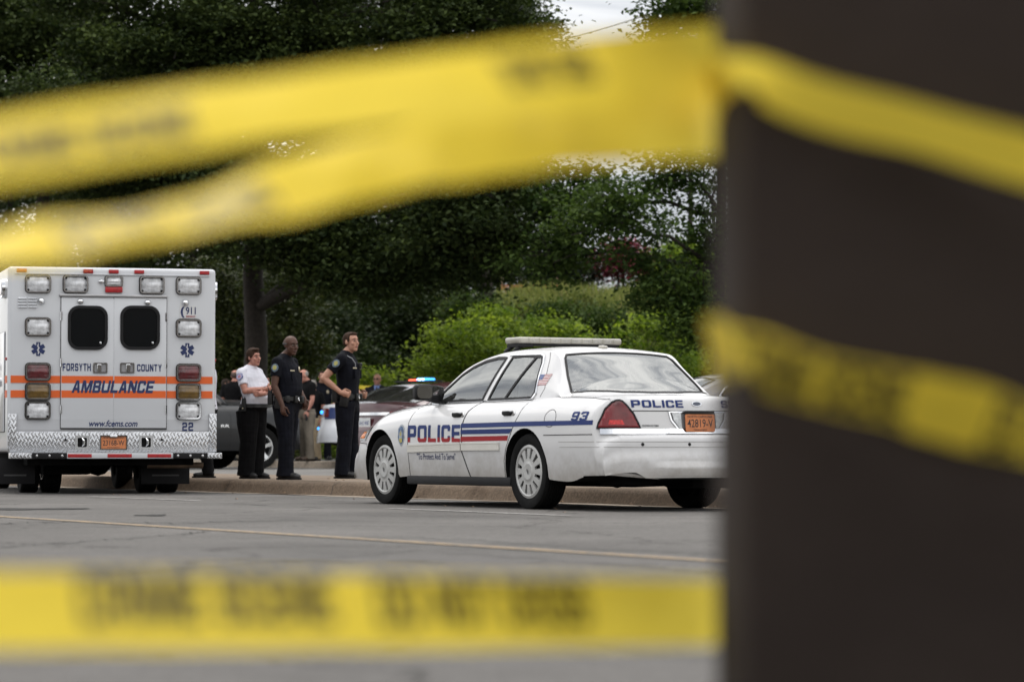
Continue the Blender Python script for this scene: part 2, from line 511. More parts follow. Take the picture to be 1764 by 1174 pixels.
# ---------------------------------------------------------------- ground, road, kerbs, hillside
def ground_mat(name, base, spread, scale_fine, bumpy, dark=None, cracks=False, stain=None):
    m = bpy.data.materials.new(name); m.use_nodes = True
    t = m.node_tree; b = t.nodes['Principled BSDF']
    c = t.nodes.new('ShaderNodeTexCoord')
    def noise(s, d=6, ro=0.6):
        n = t.nodes.new('ShaderNodeTexNoise'); n.inputs['Scale'].default_value = s
        n.inputs['Detail'].default_value = d; n.inputs['Roughness'].default_value = ro
        t.links.new(c.outputs['Object'], n.inputs['Vector']); return n
    def ramp(src, p0, p1, c0, c1):
        r = t.nodes.new('ShaderNodeValToRGB')
        r.color_ramp.elements[0].position = p0; r.color_ramp.elements[1].position = p1
        r.color_ramp.elements[0].color = (*c0, 1); r.color_ramp.elements[1].color = (*c1, 1)
        t.links.new(src, r.inputs[0]); return r.outputs[0]
    def mul(a, bb, fac=1.0):
        x = t.nodes.new('ShaderNodeMixRGB'); x.blend_type = 'MULTIPLY'; x.inputs[0].default_value = fac
        t.links.new(a, x.inputs[1]); t.links.new(bb, x.inputs[2]); return x.outputs[0]
    big = ramp(noise(0.35, 5).outputs['Fac'], 0.3, 0.7, [x * (1 - spread) for x in base], [x * (1 + spread) for x in base])
    fine = ramp(noise(scale_fine, 3, 0.8).outputs['Fac'], 0.32, 0.68, (0.55, 0.55, 0.55), (1.35, 1.35, 1.35))
    mid = ramp(noise(14, 8, 0.8).outputs['Fac'], 0.32, 0.68, (0.72, 0.72, 0.72), (1.2, 1.2, 1.2))
    col = mul(mul(big, fine), mid)
    if stain:
        s1 = ramp(noise(1.3, 8, 0.75).outputs['Fac'], 0.55, 0.72, (1, 1, 1), stain)
        col = mul(col, s1)
    if cracks:
        v = t.nodes.new('ShaderNodeTexVoronoi'); v.feature = 'DISTANCE_TO_EDGE'
        v.inputs['Scale'].default_value = 0.28
        mpp = t.nodes.new('ShaderNodeMapping'); dn = noise(1.2, 6, 0.7)
        ad = t.nodes.new('ShaderNodeVectorMath'); ad.operation = 'ADD'
        sc = t.nodes.new('ShaderNodeVectorMath'); sc.operation = 'SCALE'; sc.inputs['Scale'].default_value = 1.1
        t.links.new(dn.outputs['Color'], sc.inputs[0])
        t.links.new(c.outputs['Object'], ad.inputs[0]); t.links.new(sc.outputs[0], ad.inputs[1])
        t.links.new(ad.outputs[0], v.inputs['Vector'])
        col = mul(col, ramp(v.outputs['Distance'], 0.0025, 0.006, (0.3, 0.29, 0.28), (1, 1, 1)))
    t.links.new(col, b.inputs['Base Color'])
    b.inputs['Roughness'].default_value = 0.9
    b.inputs['Specular IOR Level'].default_value = 0.25
    bp = t.nodes.new('ShaderNodeBump'); bp.inputs['Strength'].default_value = bumpy; bp.inputs['Distance'].default_value = 0.008
    t.links.new(noise(scale_fine * 0.7, 4, 0.8).outputs['Fac'], bp.inputs['Height'])
    t.links.new(bp.outputs[0], b.inputs['Normal'])
    return m

m_asph = ground_mat('worn_asphalt', (0.108, 0.102, 0.096), 0.26, 60, 0.9, cracks=True, stain=(0.72, 0.71, 0.7))
m_lot = ground_mat('lot_asphalt', (0.155, 0.15, 0.142), 0.16, 50, 0.5, stain=(0.8, 0.79, 0.77))
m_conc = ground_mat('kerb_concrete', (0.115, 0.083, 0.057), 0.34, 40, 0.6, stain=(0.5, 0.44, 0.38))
m_pave = ground_mat('pavement_concrete', (0.185, 0.142, 0.105), 0.25, 40, 0.6, stain=(0.6, 0.55, 0.5))
m_gut = ground_mat('gutter_concrete', (0.28, 0.235, 0.185), 0.22, 45, 0.5, stain=(0.6, 0.56, 0.5))
m_dirt = ground_mat('rough_soil', (0.07, 0.075, 0.035), 0.3, 20, 0.9, stain=(0.6, 0.7, 0.5))

def sheet(name, pts, z_or_pts, m, kind='structure', cuts=0):
    me = bpy.data.meshes.new(name)
    me.from_pydata([tuple(p) for p in pts], [], [tuple(range(len(pts)))])
    me.materials.append(m); me.update()
    o = link(name, me); o['kind'] = kind
    return o

def profile_strip(name, prof, s0, s1, m, ns=60, kind='structure', wob=0.0):
    """strip along the kerb with cross profile [(n, z)]"""
    V, F = [], []
    k = len(prof)
    for i in range(ns + 1):
        s = s0 + (s1 - s0) * i / ns
        for n, z in prof:
            w = wob * math.sin(s * 1.7 + n * 3) * math.sin(s * 0.43 + 1)
            V.append(kp(s, n + w * 0.4, z + w))
    for i in range(ns):
        for j in range(k - 1):
            a = i * k + j
            F.append((a, a + 1, a + k + 1, a + k))
    me = bpy.data.meshes.new(name)
    me.from_pydata([tuple(v) for v in V], [], F); me.materials.append(m)
    bm = bmesh.new(); bm.from_mesh(me)
    bmesh.ops.recalc_face_normals(bm, faces=bm.faces[:])
    if sum(f.normal.z for f in bm.faces) < 0: bmesh.ops.reverse_faces(bm, faces=bm.faces[:])
    bm.to_mesh(me); bm.free()
    shade(me, 40)
    o = link(name, me); o['kind'] = kind
    return o

sheet('ground', [(-900, -300, -0.06), (900, -300, -0.06), (900, 1500, -0.06), (-900, 1500, -0.06)], 0, m_dirt)
S0, S1 = -40, 90
profile_strip('road', [(-40, 0.0), (-20, 0.01), (-6, 0.02), (0.76, 0.0)], S0, S1, m_asph)
profile_strip('gutter', [(0.76, 0.004), (1.0, -0.012), (1.18, -0.004)], S0, S1, m_gut, ns=120, wob=0.004)
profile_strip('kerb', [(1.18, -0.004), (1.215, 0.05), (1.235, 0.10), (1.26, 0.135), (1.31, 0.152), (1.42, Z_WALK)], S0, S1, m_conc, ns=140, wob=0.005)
profile_strip('pavement', [(1.42, Z_WALK), (4.5, Z_WALK + 0.002)], S0, S1, m_pave, ns=40)
profile_strip('parking_lot', [(4.5, Z_WALK + 0.002), (10.9, Z_LOT)], S0, S1, m_lot, ns=40)
profile_strip('inner_kerb', [(10.9, Z_LOT), (10.94, Z_LOT + 0.12), (11.0, Z_BACK), (11.2, Z_BACK)], S0, S1, m_gut, ns=40)
# the back walk runs on to the foot of the slope, then the hillside climbs
def terrain_z(x, y):
    n = (Vector((x, y, 0)) - K0).dot(KN)
    if n < 16.5: return Z_BACK
    t = min(1.0, max(0.0, (y - 66) / 24.0)) * min(1.0, (n - 16.5) / 3.0)
    t = t * t * (3 - 2 * t)
    return Z_BACK + t * (4.2 + 0.5 * math.sin(x * 0.35) + 0.3 * math.sin(x * 0.9 + y * 0.3))
profile_strip('back_walk', [(11.2, Z_BACK), (16.6, Z_BACK)], S0, S1, m_lot, ns=40)
V, F = [], []
NX, NY = 110, 60
for j in range(NY + 1):
    for i in range(NX + 1):
        s = S1 + (S0 - S1) * i / NX
        n = 16.6 + (90 * (j / NY) ** 1.6)
        p = kp(s, n); V.append((p.x, p.y, terrain_z(p.x, p.y)))
for j in range(NY):
    for i in range(NX):
        a = j * (NX + 1) + i
        F.append((a, a + 1, a + NX + 2, a + NX + 1))
o = np_mesh('hillside', V, F, [m_dirt], smooth=True); o['kind'] = 'structure'

# painted lines on the road, worn thin
def worn_paint(name, col, thr):
    m = bpy.data.materials.new(name); m.use_nodes = True
    t = m.node_tree; b = t.nodes['Principled BSDF']
    c = t.nodes.new('ShaderNodeTexCoord'); n = t.nodes.new('ShaderNodeTexNoise')
    n.inputs['Scale'].default_value = 14; n.inputs['Detail'].default_value = 7; n.inputs['Roughness'].default_value = 0.75
    t.links.new(c.outputs['Object'], n.inputs['Vector'])
    r = t.nodes.new('ShaderNodeValToRGB')
    r.color_ramp.elements[0].position = thr; r.color_ramp.elements[1].position = thr + 0.2
    r.color_ramp.elements[0].color = (0.105, 0.10, 0.094, 1); r.color_ramp.elements[1].color = (*col, 1)
    t.links.new(n.outputs['Fac'], r.inputs[0]); t.links.new(r.outputs[0], b.inputs['Base Color'])
    b.inputs['Roughness'].default_value = 0.85
    return m
m_wline = worn_paint('worn_white_paint', (0.36, 0.35, 0.33), 0.38)
m_yline = worn_paint('worn_yellow_paint', (0.33, 0.235, 0.13), 0.38)
def gpt(px, py, z=0.0):
    """ground point under a photo pixel"""
    d = at(px, py, 1.0); k = (z - CAM_H) / (d.z - CAM_H)
    return Vector((d.x * k, k, z))
def road_z(p):
    n = (p - K0).dot(KN)
    return float(np.interp(n, [-40, -20, -6, 0.76], [0.0, 0.01, 0.02, 0.0]))
def road_line(name, a, b, width, m):
    a = Vector((a.x, a.y, 0)); b = Vector((b.x, b.y, 0))
    d = (b - a).normalized(); s = Vector((-d.y, d.x, 0)) * width / 2
    V, F = [], []
    N = 40
    for i in range(N + 1):
        p = a.lerp(b, i / N)
        for q in (p - s, p + s):
            V.append((q.x, q.y, road_z(q) + 0.005))
    for i in range(N): F.append((2 * i, 2 * i + 2, 2 * i + 3, 2 * i + 1))
    me = bpy.data.meshes.new(name); me.from_pydata(V, [], F); me.materials.append(m)
    bm = bmesh.new(); bm.from_mesh(me)
    for f in bm.faces:
        if f.normal.z < 0: f.normal_flip()
    bm.to_mesh(me); bm.free()
    o = link(name, me); o['kind'] = 'structure'
ya, yb = gpt(0, 894), gpt(1240, 974)
road_line('yellow_road_line', ya - (yb - ya) * 0.6, yb + (yb - ya) * 0.4, 0.11, m_yline)
wa, wb = gpt(157, 856.4), gpt(979, 890)
wd = (wb - wa).normalized()
L = (wb - wa).length
road_line('white_road_line', gpt(157, 856.4), gpt(343, 863.6), 0.11, m_wline)
road_line('white_road_line', gpt(668, 877), gpt(979, 890), 0.11, m_wline)
# tar-dark repair patches
m_patch = ground_mat('tar_patch', (0.032, 0.031, 0.030), 0.2, 60, 0.5)
def patch(px, py, w, h):
    c = gpt(px, py); pts = []
    for k in range(22):
        a = 2 * math.pi * k / 22; r = 1 + 0.3 * math.sin(3 * a + px) + 0.15 * math.sin(7 * a)
        p = c + Vector((math.cos(a) * w * r, math.sin(a) * h * r, 0)); pts.append((p.x, p.y, road_z(p) + 0.004))
    sheet('road_patch', pts, 0, m_patch)
patch(45, 880, 0.42, 0.35); patch(118, 879, 0.2, 0.2); patch(262, 891, 0.12, 0.25)

# cracks and joints across the kerb
m_joint = mat('kerb_joint_dark', (0.03, 0.026, 0.022), 0.95, var=0.4)
for s_ in (-6.2, -3.05, 0.35, 3.4, 6.6, 8.45, 11.5, 14.6, 17.7):
    pr = [(1.0, -0.006), (1.18, -0.001), (1.214, 0.053), (1.234, 0.103), (1.259, 0.138), (1.31, 0.1555), (1.42, Z_WALK + 0.003), (2.6, Z_WALK + 0.003), (4.4, Z_WALK + 0.004)]
    V = []
    for k, (n_, z_) in enumerate(pr):
        w_ = 0.007; j_ = 0.03 * math.sin(k * 2.1 + s_)
        V += [tuple(kp(s_ + j_ - w_, n_, z_ + 0.004)), tuple(kp(s_ + j_ + w_, n_, z_ + 0.004))]
    me = bpy.data.meshes.new('kerb_joint'); me.from_pydata(V, [], [(2 * k, 2 * k + 1, 2 * k + 3, 2 * k + 2) for k in range(len(pr) - 1)]); me.materials.append(m_joint)
    link('kerb_joint', me)['kind'] = 'structure'
# long irregular cracks in the road
def road_crack(pts, w):
    V = []; P = []
    for a, b in zip(pts[:-1], pts[1:]):
        for k in range(14): P.append((a[0] + (b[0] - a[0]) * k / 14, a[1] + (b[1] - a[1]) * k / 14))
    P.append(pts[-1])
    for k, (px, py) in enumerate(P):
        g = gpt(px + 5 * math.sin(k * 1.7), py + 1.2 * math.sin(k * 2.3) + 0.8 * math.sin(k * 0.7))
        ww = w * (0.5 + 0.5 * abs(math.sin(k * 1.3 + 0.4)))
        for e in (-ww, ww): q = g + Vector((0, e, 0)); V.append((q.x, q.y, road_z(q) + 0.0045))
    me = bpy.data.meshes.new('road_crack'); me.from_pydata(V, [], [(2 * k, 2 * k + 2, 2 * k + 3, 2 * k + 1) for k in range(len(P) - 1)]); me.materials.append(m_patch)
    link('road_crack', me)['kind'] = 'structure'
road_crack([(0, 948), (150, 938), (320, 925), (360, 920)], 0.03)
road_crack([(190, 995), (420, 978), (640, 962), (720, 955)], 0.02)
road_crack([(760, 958), (900, 968), (1060, 980), (1240, 995)], 0.022)
road_crack([(0, 906), (120, 903), (300, 906), (520, 899)], 0.03)
road_crack([(620, 930), (800, 935), (1000, 951), (1245, 962)], 0.025)
road_crack([(100, 1150), (260, 1143), (300, 1141)], 0.012)
road_crack([(980, 1118), (1120, 1140), (1245, 1152)], 0.01)
# ---------------------------------------------------------------- vegetation
def leaf_mat(name, dark, light, trans=0.3, accent=None, rough=0.7):
    m = bpy.data.materials.new(name); m.use_nodes = True
    t = m.node_tree
    for n in list(t.nodes): t.nodes.remove(n)
    o = t.nodes.new('ShaderNodeOutputMaterial')
    a = t.nodes.new('ShaderNodeAttribute'); a.attribute_name = 'tone'
    r = t.nodes.new('ShaderNodeValToRGB')
    r.color_ramp.elements[0].color = (*dark, 1); r.color_ramp.elements[1].color = (*light, 1)
    r.color_ramp.elements[1].position = 0.9
    if accent:
        e = r.color_ramp.elements.new(0.97); e.color = (*accent, 1)
    t.links.new(a.outputs['Fac'], r.inputs[0])
    d = t.nodes.new('ShaderNodeBsdfPrincipled'); d.inputs['Roughness'].default_value = rough
    d.inputs['Specular IOR Level'].default_value = 0.15
    tr = t.nodes.new('ShaderNodeBsdfTranslucent')
    hs = t.nodes.new('ShaderNodeHueSaturation'); hs.inputs['Value'].default_value = 1.3; hs.inputs['Saturation'].default_value = 1.15
    t.links.new(r.outputs[0], d.inputs['Base Color']); t.links.new(r.outputs[0], hs.inputs['Color']); t.links.new(hs.outputs[0], tr.inputs[0])
    mx = t.nodes.new('ShaderNodeMixShader'); mx.inputs[0].default_value = trans
    t.links.new(d.outputs[0], mx.inputs[1]); t.links.new(tr.outputs[0], mx.inputs[2]); t.links.new(mx.outputs[0], o.inputs[0])
    return m

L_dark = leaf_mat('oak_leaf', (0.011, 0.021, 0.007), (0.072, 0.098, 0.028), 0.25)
L_mid = leaf_mat('maple_leaf', (0.015, 0.033, 0.009), (0.085, 0.128, 0.030), 0.3)
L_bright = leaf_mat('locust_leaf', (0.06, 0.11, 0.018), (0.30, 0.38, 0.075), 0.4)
L_magn = leaf_mat('holly_leaf', (0.024, 0.036, 0.012), (0.09, 0.105, 0.034), 0.2, accent=(0.26, 0.23, 0.07), rough=0.4)
L_thick = leaf_mat('thicket_leaf', (0.011, 0.020, 0.008), (0.040, 0.058, 0.018), 0.25)
L_pink = leaf_mat('pink_blossom', (0.05, 0.035, 0.025), (0.30, 0.05, 0.09), 0.3)
L_weed = leaf_mat('weed_blade', (0.08, 0.10, 0.03), (0.24, 0.27, 0.085), 0.35, accent=(0.30, 0.26, 0.12))
L_con = leaf_mat('cedar_leaf', (0.010, 0.017, 0.010), (0.028, 0.042, 0.020), 0.1)
m_bark = mat('dark_bark', (0.026, 0.021, 0.017), 0.95, var=0.45, scale=14, bump=1.0, bscale=22)
m_bark2 = mat('grey_bark', (0.075, 0.065, 0.055), 0.95, var=0.4, scale=12, bump=0.8, bscale=26)

def leaves(n_clump, per, blobs, size, spread, rng, flat=0.55, up=0.9, shell=0.45, asp=0.62, droop=0.0):
    """leaf-sized folded faces in clumps spread through the volume of a set of ellipsoids"""
    w = np.array([b[1][0] * b[1][1] * b[1][2] for b in blobs]) ** 0.75
    bi = rng.choice(len(blobs), n_clump, p=w / w.sum())
    bc = np.array([b[0] for b in blobs])[bi]; br = np.array([b[1] for b in blobs])[bi]
    d = rng.normal(size=(n_clump, 3)); d /= np.linalg.norm(d, axis=1)[:, None]
    rad = (shell + (1 - shell) * rng.random(n_clump)) ** 0.7 * (0.85 + 0.3 * rng.random(n_clump))
    cc = bc + d * br * rad[:, None]
    n = n_clump * per
    ci = np.repeat(np.arange(n_clump), per)
    sp = spread * (0.6 + 0.8 * rng.random(n_clump))[ci]
    off = rng.normal(size=(n, 3)) * sp[:, None] * 0.5
    off[:, 2] *= flat
    off[:, 2] -= droop * np.hypot(off[:, 0], off[:, 1])
    P = cc[ci] + off
    nrm = rng.normal(size=(n, 3)); nrm[:, 2] = np.abs(nrm[:, 2]) + up
    nrm /= np.linalg.norm(nrm, axis=1)[:, None]
    t = rng.normal(size=(n, 3)); t[:, 2] -= 0.3
    t -= nrm * (t * nrm).sum(1)[:, None]; t /= np.linalg.norm(t, axis=1)[:, None]
    b = np.cross(nrm, t)
    s = size * (0.6 + 0.75 * rng.random(n))[:, None]
    L = t * s; W = b * s * asp * 0.5; H = nrm * s * 0.14
    V = np.stack([P - L * 0.5, P + W + L * 0.02 + H, P + L * 0.5, P - W + L * 0.02 + H], 1).reshape(-1, 3)
    i = np.arange(n)[:, None] * 4
    F = np.stack([i + np.array([0, 1, 2]), i + np.array([0, 2, 3])], 1).reshape(-1, 3)
    ct = rng.random(n_clump)
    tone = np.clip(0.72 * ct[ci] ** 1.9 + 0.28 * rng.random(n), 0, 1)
    return V, F, np.repeat(tone, 2)

def limb_path(a, b, rng, n=6, wob=0.12):
    a, b = np.array(a, float), np.array(b, float)
    L = np.linalg.norm(b - a); pts = []
    for i in range(n + 1):
        t = i / n
        p = a + (b - a) * t + rng.normal(size=3) * wob * L * 0.12 * math.sin(math.pi * t)
        p[2] += 0.06 * L * math.sin(math.pi * t)
        pts.append(Vector(p))
    return pts

def tree(name, label, cat, base, height, trunk_r, blobs, lm, n_clump, per, size, spread, seed, bark=None, fork=0.35,
         group=None, shell=0.45, twigs=3, flat=0.55, lean=(0, 0), stems=1, tiptrunk=0.75, boughs=13):
    rng = np.random.default_rng(seed)
    root = empty(name, base); tag(root, label, cat, group)
    bl = [((b[0][0] - base[0], b[0][1] - base[1], b[0][2] - base[2]), b[1]) for b in blobs]
    mb = MB()
    top = height * tiptrunk
    for st in range(stems):
        ox = (st - (stems - 1) / 2) * trunk_r * 2.2
        pts, rad = [], []
        for i in range(9):
            t = i / 8
            pts.append(Vector((ox + (lean[0] + ox * 1.5) * t * t + rng.normal() * trunk_r * 0.18 * (t > 0), lean[1] * t * t + rng.normal() * trunk_r * 0.18 * (t > 0), -0.3 + (top + 0.3) * t)))
            rad.append(trunk_r * (1.35 if i == 0 else 1.0) * (1 - 0.72 * t))
        mb.tube(pts, rad, 12)
        for bi, (c, r) in enumerate(bl):
            if stems > 1 and bi % stems != st: continue
            zf = np.clip(c[2] - r[2] * 0.5, fork * height, top * 0.95)
            k = min(7, max(0, int(zf / max(top, 0.1) * 8)))
            a = pts[k].lerp(pts[k + 1], 0.5)
            r0 = rad[k] * 0.5
            p1 = limb_path(a, c, rng)
            mb.tube(p1, [r0 * (1 - 0.75 * j / 6) for j in range(7)], 7)
            for q in range(twigs):
                d = rng.normal(size=3); d /= np.linalg.norm(d)
                e = np.array(c) + d * np.array(r) * 0.85
                j = int(rng.integers(2, 6))
                p2 = limb_path(p1[j], e, rng, 5)
                mb.tube(p2, [max(0.012, r0 * 0.4 * (1 - 0.85 * u / 5)) for u in range(6)], 5)
    lb = bl
    if n_clump > 800:                           # boughs: flat layered sprays inside each mass, dark hollows between
        lb = []
        for c, r in bl:
            for q in range(boughs):
                d = rng.normal(size=3); d /= np.linalg.norm(d); d *= rng.random() ** 0.4
                f = rng.uniform(0.26, 0.46)
                cc = (c[0] + d[0] * r[0] * 0.85, c[1] + d[1] * r[1] * 0.85, c[2] + d[2] * r[2] * 0.88)
                lb.append((cc, (r[0] * f * 1.15, r[1] * f * 1.15, max(0.32, r[2] * f * 0.42))))
                if q % 2 == 0:
                    p2 = limb_path(np.array(c) + (np.array(cc) - np.array(c)) * 0.1, cc, rng, 5)
                    mb.tube(p2, [max(0.012, trunk_r * 0.16 * (1 - 0.8 * u / 5)) for u in range(6)], 5)
    mb.build('trunk', bark or m_bark, root, 60)
    V, F, T = leaves(n_clump, per, lb, size, spread, rng, shell=shell, flat=flat)
    np_mesh('crown', V, F, [lm], root, T)
    return root

def blob(px, py, D, rx, rz, ry=None):
    p = at(px, py, D)
    k = D / F_PX
    return ((p.x, p.y, p.z), (rx * k, (ry if ry else (rx + rz) / 2) * k, rz * k))

def skirt(px, D, rx):
    """leafy skirt that carries a bush down to the ground"""
    p = at(px, 770, D); z = terrain_z(p.x, p.y); k = D / F_PX
    return [((p.x - rx * k * 0.4, p.y - 0.4, z + 0.55), (rx * k * 0.75, 0.8, 0.75)), ((p.x + rx * k * 0.4, p.y - 0.3, z + 0.6), (rx * k * 0.75, 0.8, 0.8)), ((p.x, p.y, z + 1.3), (rx * k * 0.8, 0.8, 0.8))]

def foot(px, D):
    p = at(px, 770, D)
    return (p.x, p.y, terrain_z(p.x, p.y))

# the big oak whose trunk stands behind the truck: a wide dark crown over the middle of the picture
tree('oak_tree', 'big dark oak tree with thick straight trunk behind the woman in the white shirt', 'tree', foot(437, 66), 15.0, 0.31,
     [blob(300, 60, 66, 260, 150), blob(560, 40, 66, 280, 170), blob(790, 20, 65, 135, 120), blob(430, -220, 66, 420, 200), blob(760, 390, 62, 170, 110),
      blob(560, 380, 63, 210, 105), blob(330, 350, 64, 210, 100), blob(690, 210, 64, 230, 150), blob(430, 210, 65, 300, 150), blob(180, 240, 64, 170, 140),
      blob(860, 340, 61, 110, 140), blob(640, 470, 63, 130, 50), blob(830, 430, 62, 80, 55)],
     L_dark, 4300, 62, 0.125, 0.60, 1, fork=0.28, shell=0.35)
# darker, farther tree at the upper left, sky showing through it
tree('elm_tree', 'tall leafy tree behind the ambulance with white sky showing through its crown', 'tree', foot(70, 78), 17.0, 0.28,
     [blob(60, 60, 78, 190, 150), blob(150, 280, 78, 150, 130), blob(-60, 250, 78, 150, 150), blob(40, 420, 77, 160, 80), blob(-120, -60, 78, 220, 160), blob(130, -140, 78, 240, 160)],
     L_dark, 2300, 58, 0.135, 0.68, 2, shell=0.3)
# maple whose limbs reach in from behind the post
tree('maple_tree', 'green maple behind the police sedan, dark bare limbs and white sky through its thin crown', 'tree', foot(1245, 60), 12.0, 0.17,
     [blob(1210, 40, 60, 110, 85), blob(1290, -60, 60, 220, 110), blob(1190, 300, 60, 110, 60), blob(1060, 380, 59, 105, 75), blob(1150, 480, 59, 95, 60),
      blob(985, 360, 61, 95, 90), blob(1235, 400, 60, 80, 120), blob(1340, 200, 61, 160, 170), blob(950, 440, 60, 75, 55), blob(1215, 560, 59, 60, 50), blob(1400, 420, 60, 120, 150)],
     L_mid, 1150, 38, 0.125, 0.5, 3, fork=0.2, shell=0.25, twigs=5, bark=m_bark)
tree('maple_tree', 'leafy tree at the sky gap, its crown rising above the yellow tape and the hillside', 'tree', foot(835, 84), 16.0, 0.22,
     [blob(858, 40, 84, 65, 130), blob(830, 130, 84, 120, 120), blob(880, 330, 84, 90, 80), blob(800, -100, 84, 140, 140)],
     L_dark, 1600, 40, 0.13, 0.7, 4, shell=0.3)
# a low row of dark trees and thicket behind the walk
thick = [(560, 590, 76, 90, 85), (655, 560, 78, 95, 100), (745, 570, 79, 80, 80), (610, 640, 74, 80, 60), (700, 500, 82, 110, 70), (500, 500, 84, 120, 90)]
for i, (px, py, D, rx, rz) in enumerate(thick):
    lab = ['dark thicket bush behind the bald officer, lowest of the dark growth there', 'tall dark thicket bush behind the standing young officer', 'dark thicket bush just left of the bright green bush',
           'low dark bush between the officer behind the white car and the hillside', 'dark bush high under the oak crown at the middle', 'dark bush filling the gap right of the oak trunk'][i]
    tree('thicket_bush', lab, 'bush', foot(px, D), 3.0, 0.06, [blob(px, py, D, rx, rz), blob(px - rx * 0.5, py + rz * 0.5, D - 1, rx * 0.6, rz * 0.55), blob(px + rx * 0.5, py + rz * 0.4, D + 0.5, rx * 0.6, rz * 0.6)] + skirt(px, D, rx),
         L_thick, 520, 24, 0.13, 0.5, 20 + i, group='dark thicket under the trees', fork=0.1, twigs=2, shell=0.3)
# yellow-green holly either side of the trunk
for i, (px, py, D, rx, rz, lab) in enumerate([(500, 560, 71, 62, 100, 'mottled yellow-green holly right of the thick oak trunk'), (385, 560, 71, 50, 110, 'mottled yellow-green holly left of the thick oak trunk beside the ambulance')]):
    tree('holly_bush', lab, 'bush', foot(px, D), 3.6, 0.08, [blob(px, py, D, rx, rz), blob(px + 15, py + 60, D - 0.6, rx * 0.8, 60), blob(px - 10, py - 60, D, rx * 0.7, 60)] + skirt(px, D, rx),
         L_magn, 560, 20, 0.12, 0.42, 40 + i, group='holly bushes by the trunk', fork=0.1, twigs=2, shell=0.4)
# bright young locusts
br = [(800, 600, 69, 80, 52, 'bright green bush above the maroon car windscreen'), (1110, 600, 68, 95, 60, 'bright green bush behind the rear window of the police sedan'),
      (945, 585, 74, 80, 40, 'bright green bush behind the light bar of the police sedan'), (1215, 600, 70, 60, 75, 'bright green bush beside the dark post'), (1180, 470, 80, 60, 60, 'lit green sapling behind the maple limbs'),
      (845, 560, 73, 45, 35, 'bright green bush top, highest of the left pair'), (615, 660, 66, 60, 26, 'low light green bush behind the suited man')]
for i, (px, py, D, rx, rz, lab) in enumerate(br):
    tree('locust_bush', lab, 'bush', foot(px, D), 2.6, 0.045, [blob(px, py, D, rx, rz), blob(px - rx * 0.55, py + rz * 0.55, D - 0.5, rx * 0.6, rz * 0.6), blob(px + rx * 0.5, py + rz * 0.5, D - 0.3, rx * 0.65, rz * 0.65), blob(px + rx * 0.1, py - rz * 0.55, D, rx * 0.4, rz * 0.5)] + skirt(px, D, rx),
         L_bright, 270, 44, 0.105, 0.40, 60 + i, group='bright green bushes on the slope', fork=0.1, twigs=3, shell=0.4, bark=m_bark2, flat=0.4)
tree('crape_myrtle', 'crape myrtle with deep pink blossom on the hilltop', 'tree', foot(1070, 93), 4.0, 0.06,
     [blob(1075, 440, 93, 35, 25), blob(1045, 455, 93, 30, 22), blob(1105, 458, 93, 28, 20)], L_pink, 170, 20, 0.14, 0.5, 80, stems=2, twigs=2)
tree('cedar_tree', 'nearly black cedar on the hilltop beside the orange mesh fence', 'tree', foot(965, 92), 5.0, 0.1,
     [blob(965, 470, 92, 40, 35), blob(930, 480, 92, 35, 25), blob(1000, 475, 93, 35, 28)], L_con, 260, 24, 0.12, 0.45, 81, twigs=2)
for i, (px, D, lab) in enumerate([(860, 98, 'far dark tree on the hilltop left of the orange fence'), (1190, 99, 'far dark tree on the hilltop behind the maple'), (15, 98, 'far dark tree on the hilltop behind the left edge of the ambulance'), (620, 99, 'far dark tree on the hilltop behind the oak crown'), (330, 99, 'far dark tree on the hilltop left of the oak trunk'), (740, 100, 'far dark tree on the hilltop behind the middle thicket')]):
    tree('hilltop_tree', lab, 'tree', foot(px, D), 8.0, 0.15, [blob(px, 420 if i != 1 else 480, D, 90, 75), blob(px - 60, 470 if i != 1 else 500, D, 70, 45), blob(px + 60, 460 if i != 1 else 500, D, 70, 50)] + ([blob(px, 280, D, 110, 110)] if i > 1 else []),
         L_dark, 420, 22, 0.17, 0.8, 90 + i, group='trees along the hilltop', shell=0.3)
# a tall belt of trees beyond, closing the sky behind the left half
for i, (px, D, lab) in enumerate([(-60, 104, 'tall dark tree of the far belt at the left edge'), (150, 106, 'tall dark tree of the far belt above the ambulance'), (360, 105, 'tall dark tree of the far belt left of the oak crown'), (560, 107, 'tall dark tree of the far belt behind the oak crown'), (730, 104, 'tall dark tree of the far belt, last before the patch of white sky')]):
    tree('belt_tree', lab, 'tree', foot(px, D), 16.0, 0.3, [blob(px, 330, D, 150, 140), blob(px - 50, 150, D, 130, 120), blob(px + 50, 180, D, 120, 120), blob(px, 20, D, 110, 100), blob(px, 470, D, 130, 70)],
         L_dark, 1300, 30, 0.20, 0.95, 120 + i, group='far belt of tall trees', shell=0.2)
for i, (px, py, D, rx, rz, lm_, lab) in enumerate([(815, 528, 77, 40, 22, L_mid, 'low mid-green shrub on the slope above the bright green bush'), (880, 540, 78, 45, 24, L_weed, 'pale olive shrub on the slope under the orange mesh fence'), (1000, 530, 80, 42, 26, L_weed, 'pale olive shrub high on the slope below the cedar'),
        (955, 545, 76, 36, 22, L_mid, 'mid-green shrub on the slope above the middle of the light bar'), (1045, 555, 77, 40, 30, L_mid, 'mid-green shrub on the slope above the right end of the light bar'), (775, 545, 79, 40, 26, L_weed, 'pale olive shrub on the slope beside the dark thicket')]):
    tree('slope_shrub', lab, 'bush', foot(px, D), 1.4, 0.03, [blob(px, py, D, rx, rz), blob(px - rx * 0.6, py + rz * 0.6, D, rx * 0.7, rz * 0.8), blob(px + rx * 0.6, py + rz * 0.6, D, rx * 0.7, rz * 0.8), blob(px, py + rz * 1.5, D, rx * 0.9, rz)],
         lm_, 200, 26, 0.10, 0.4, 140 + i, group='shrubs on the slope', fork=0.1, twigs=2, shell=0.5)
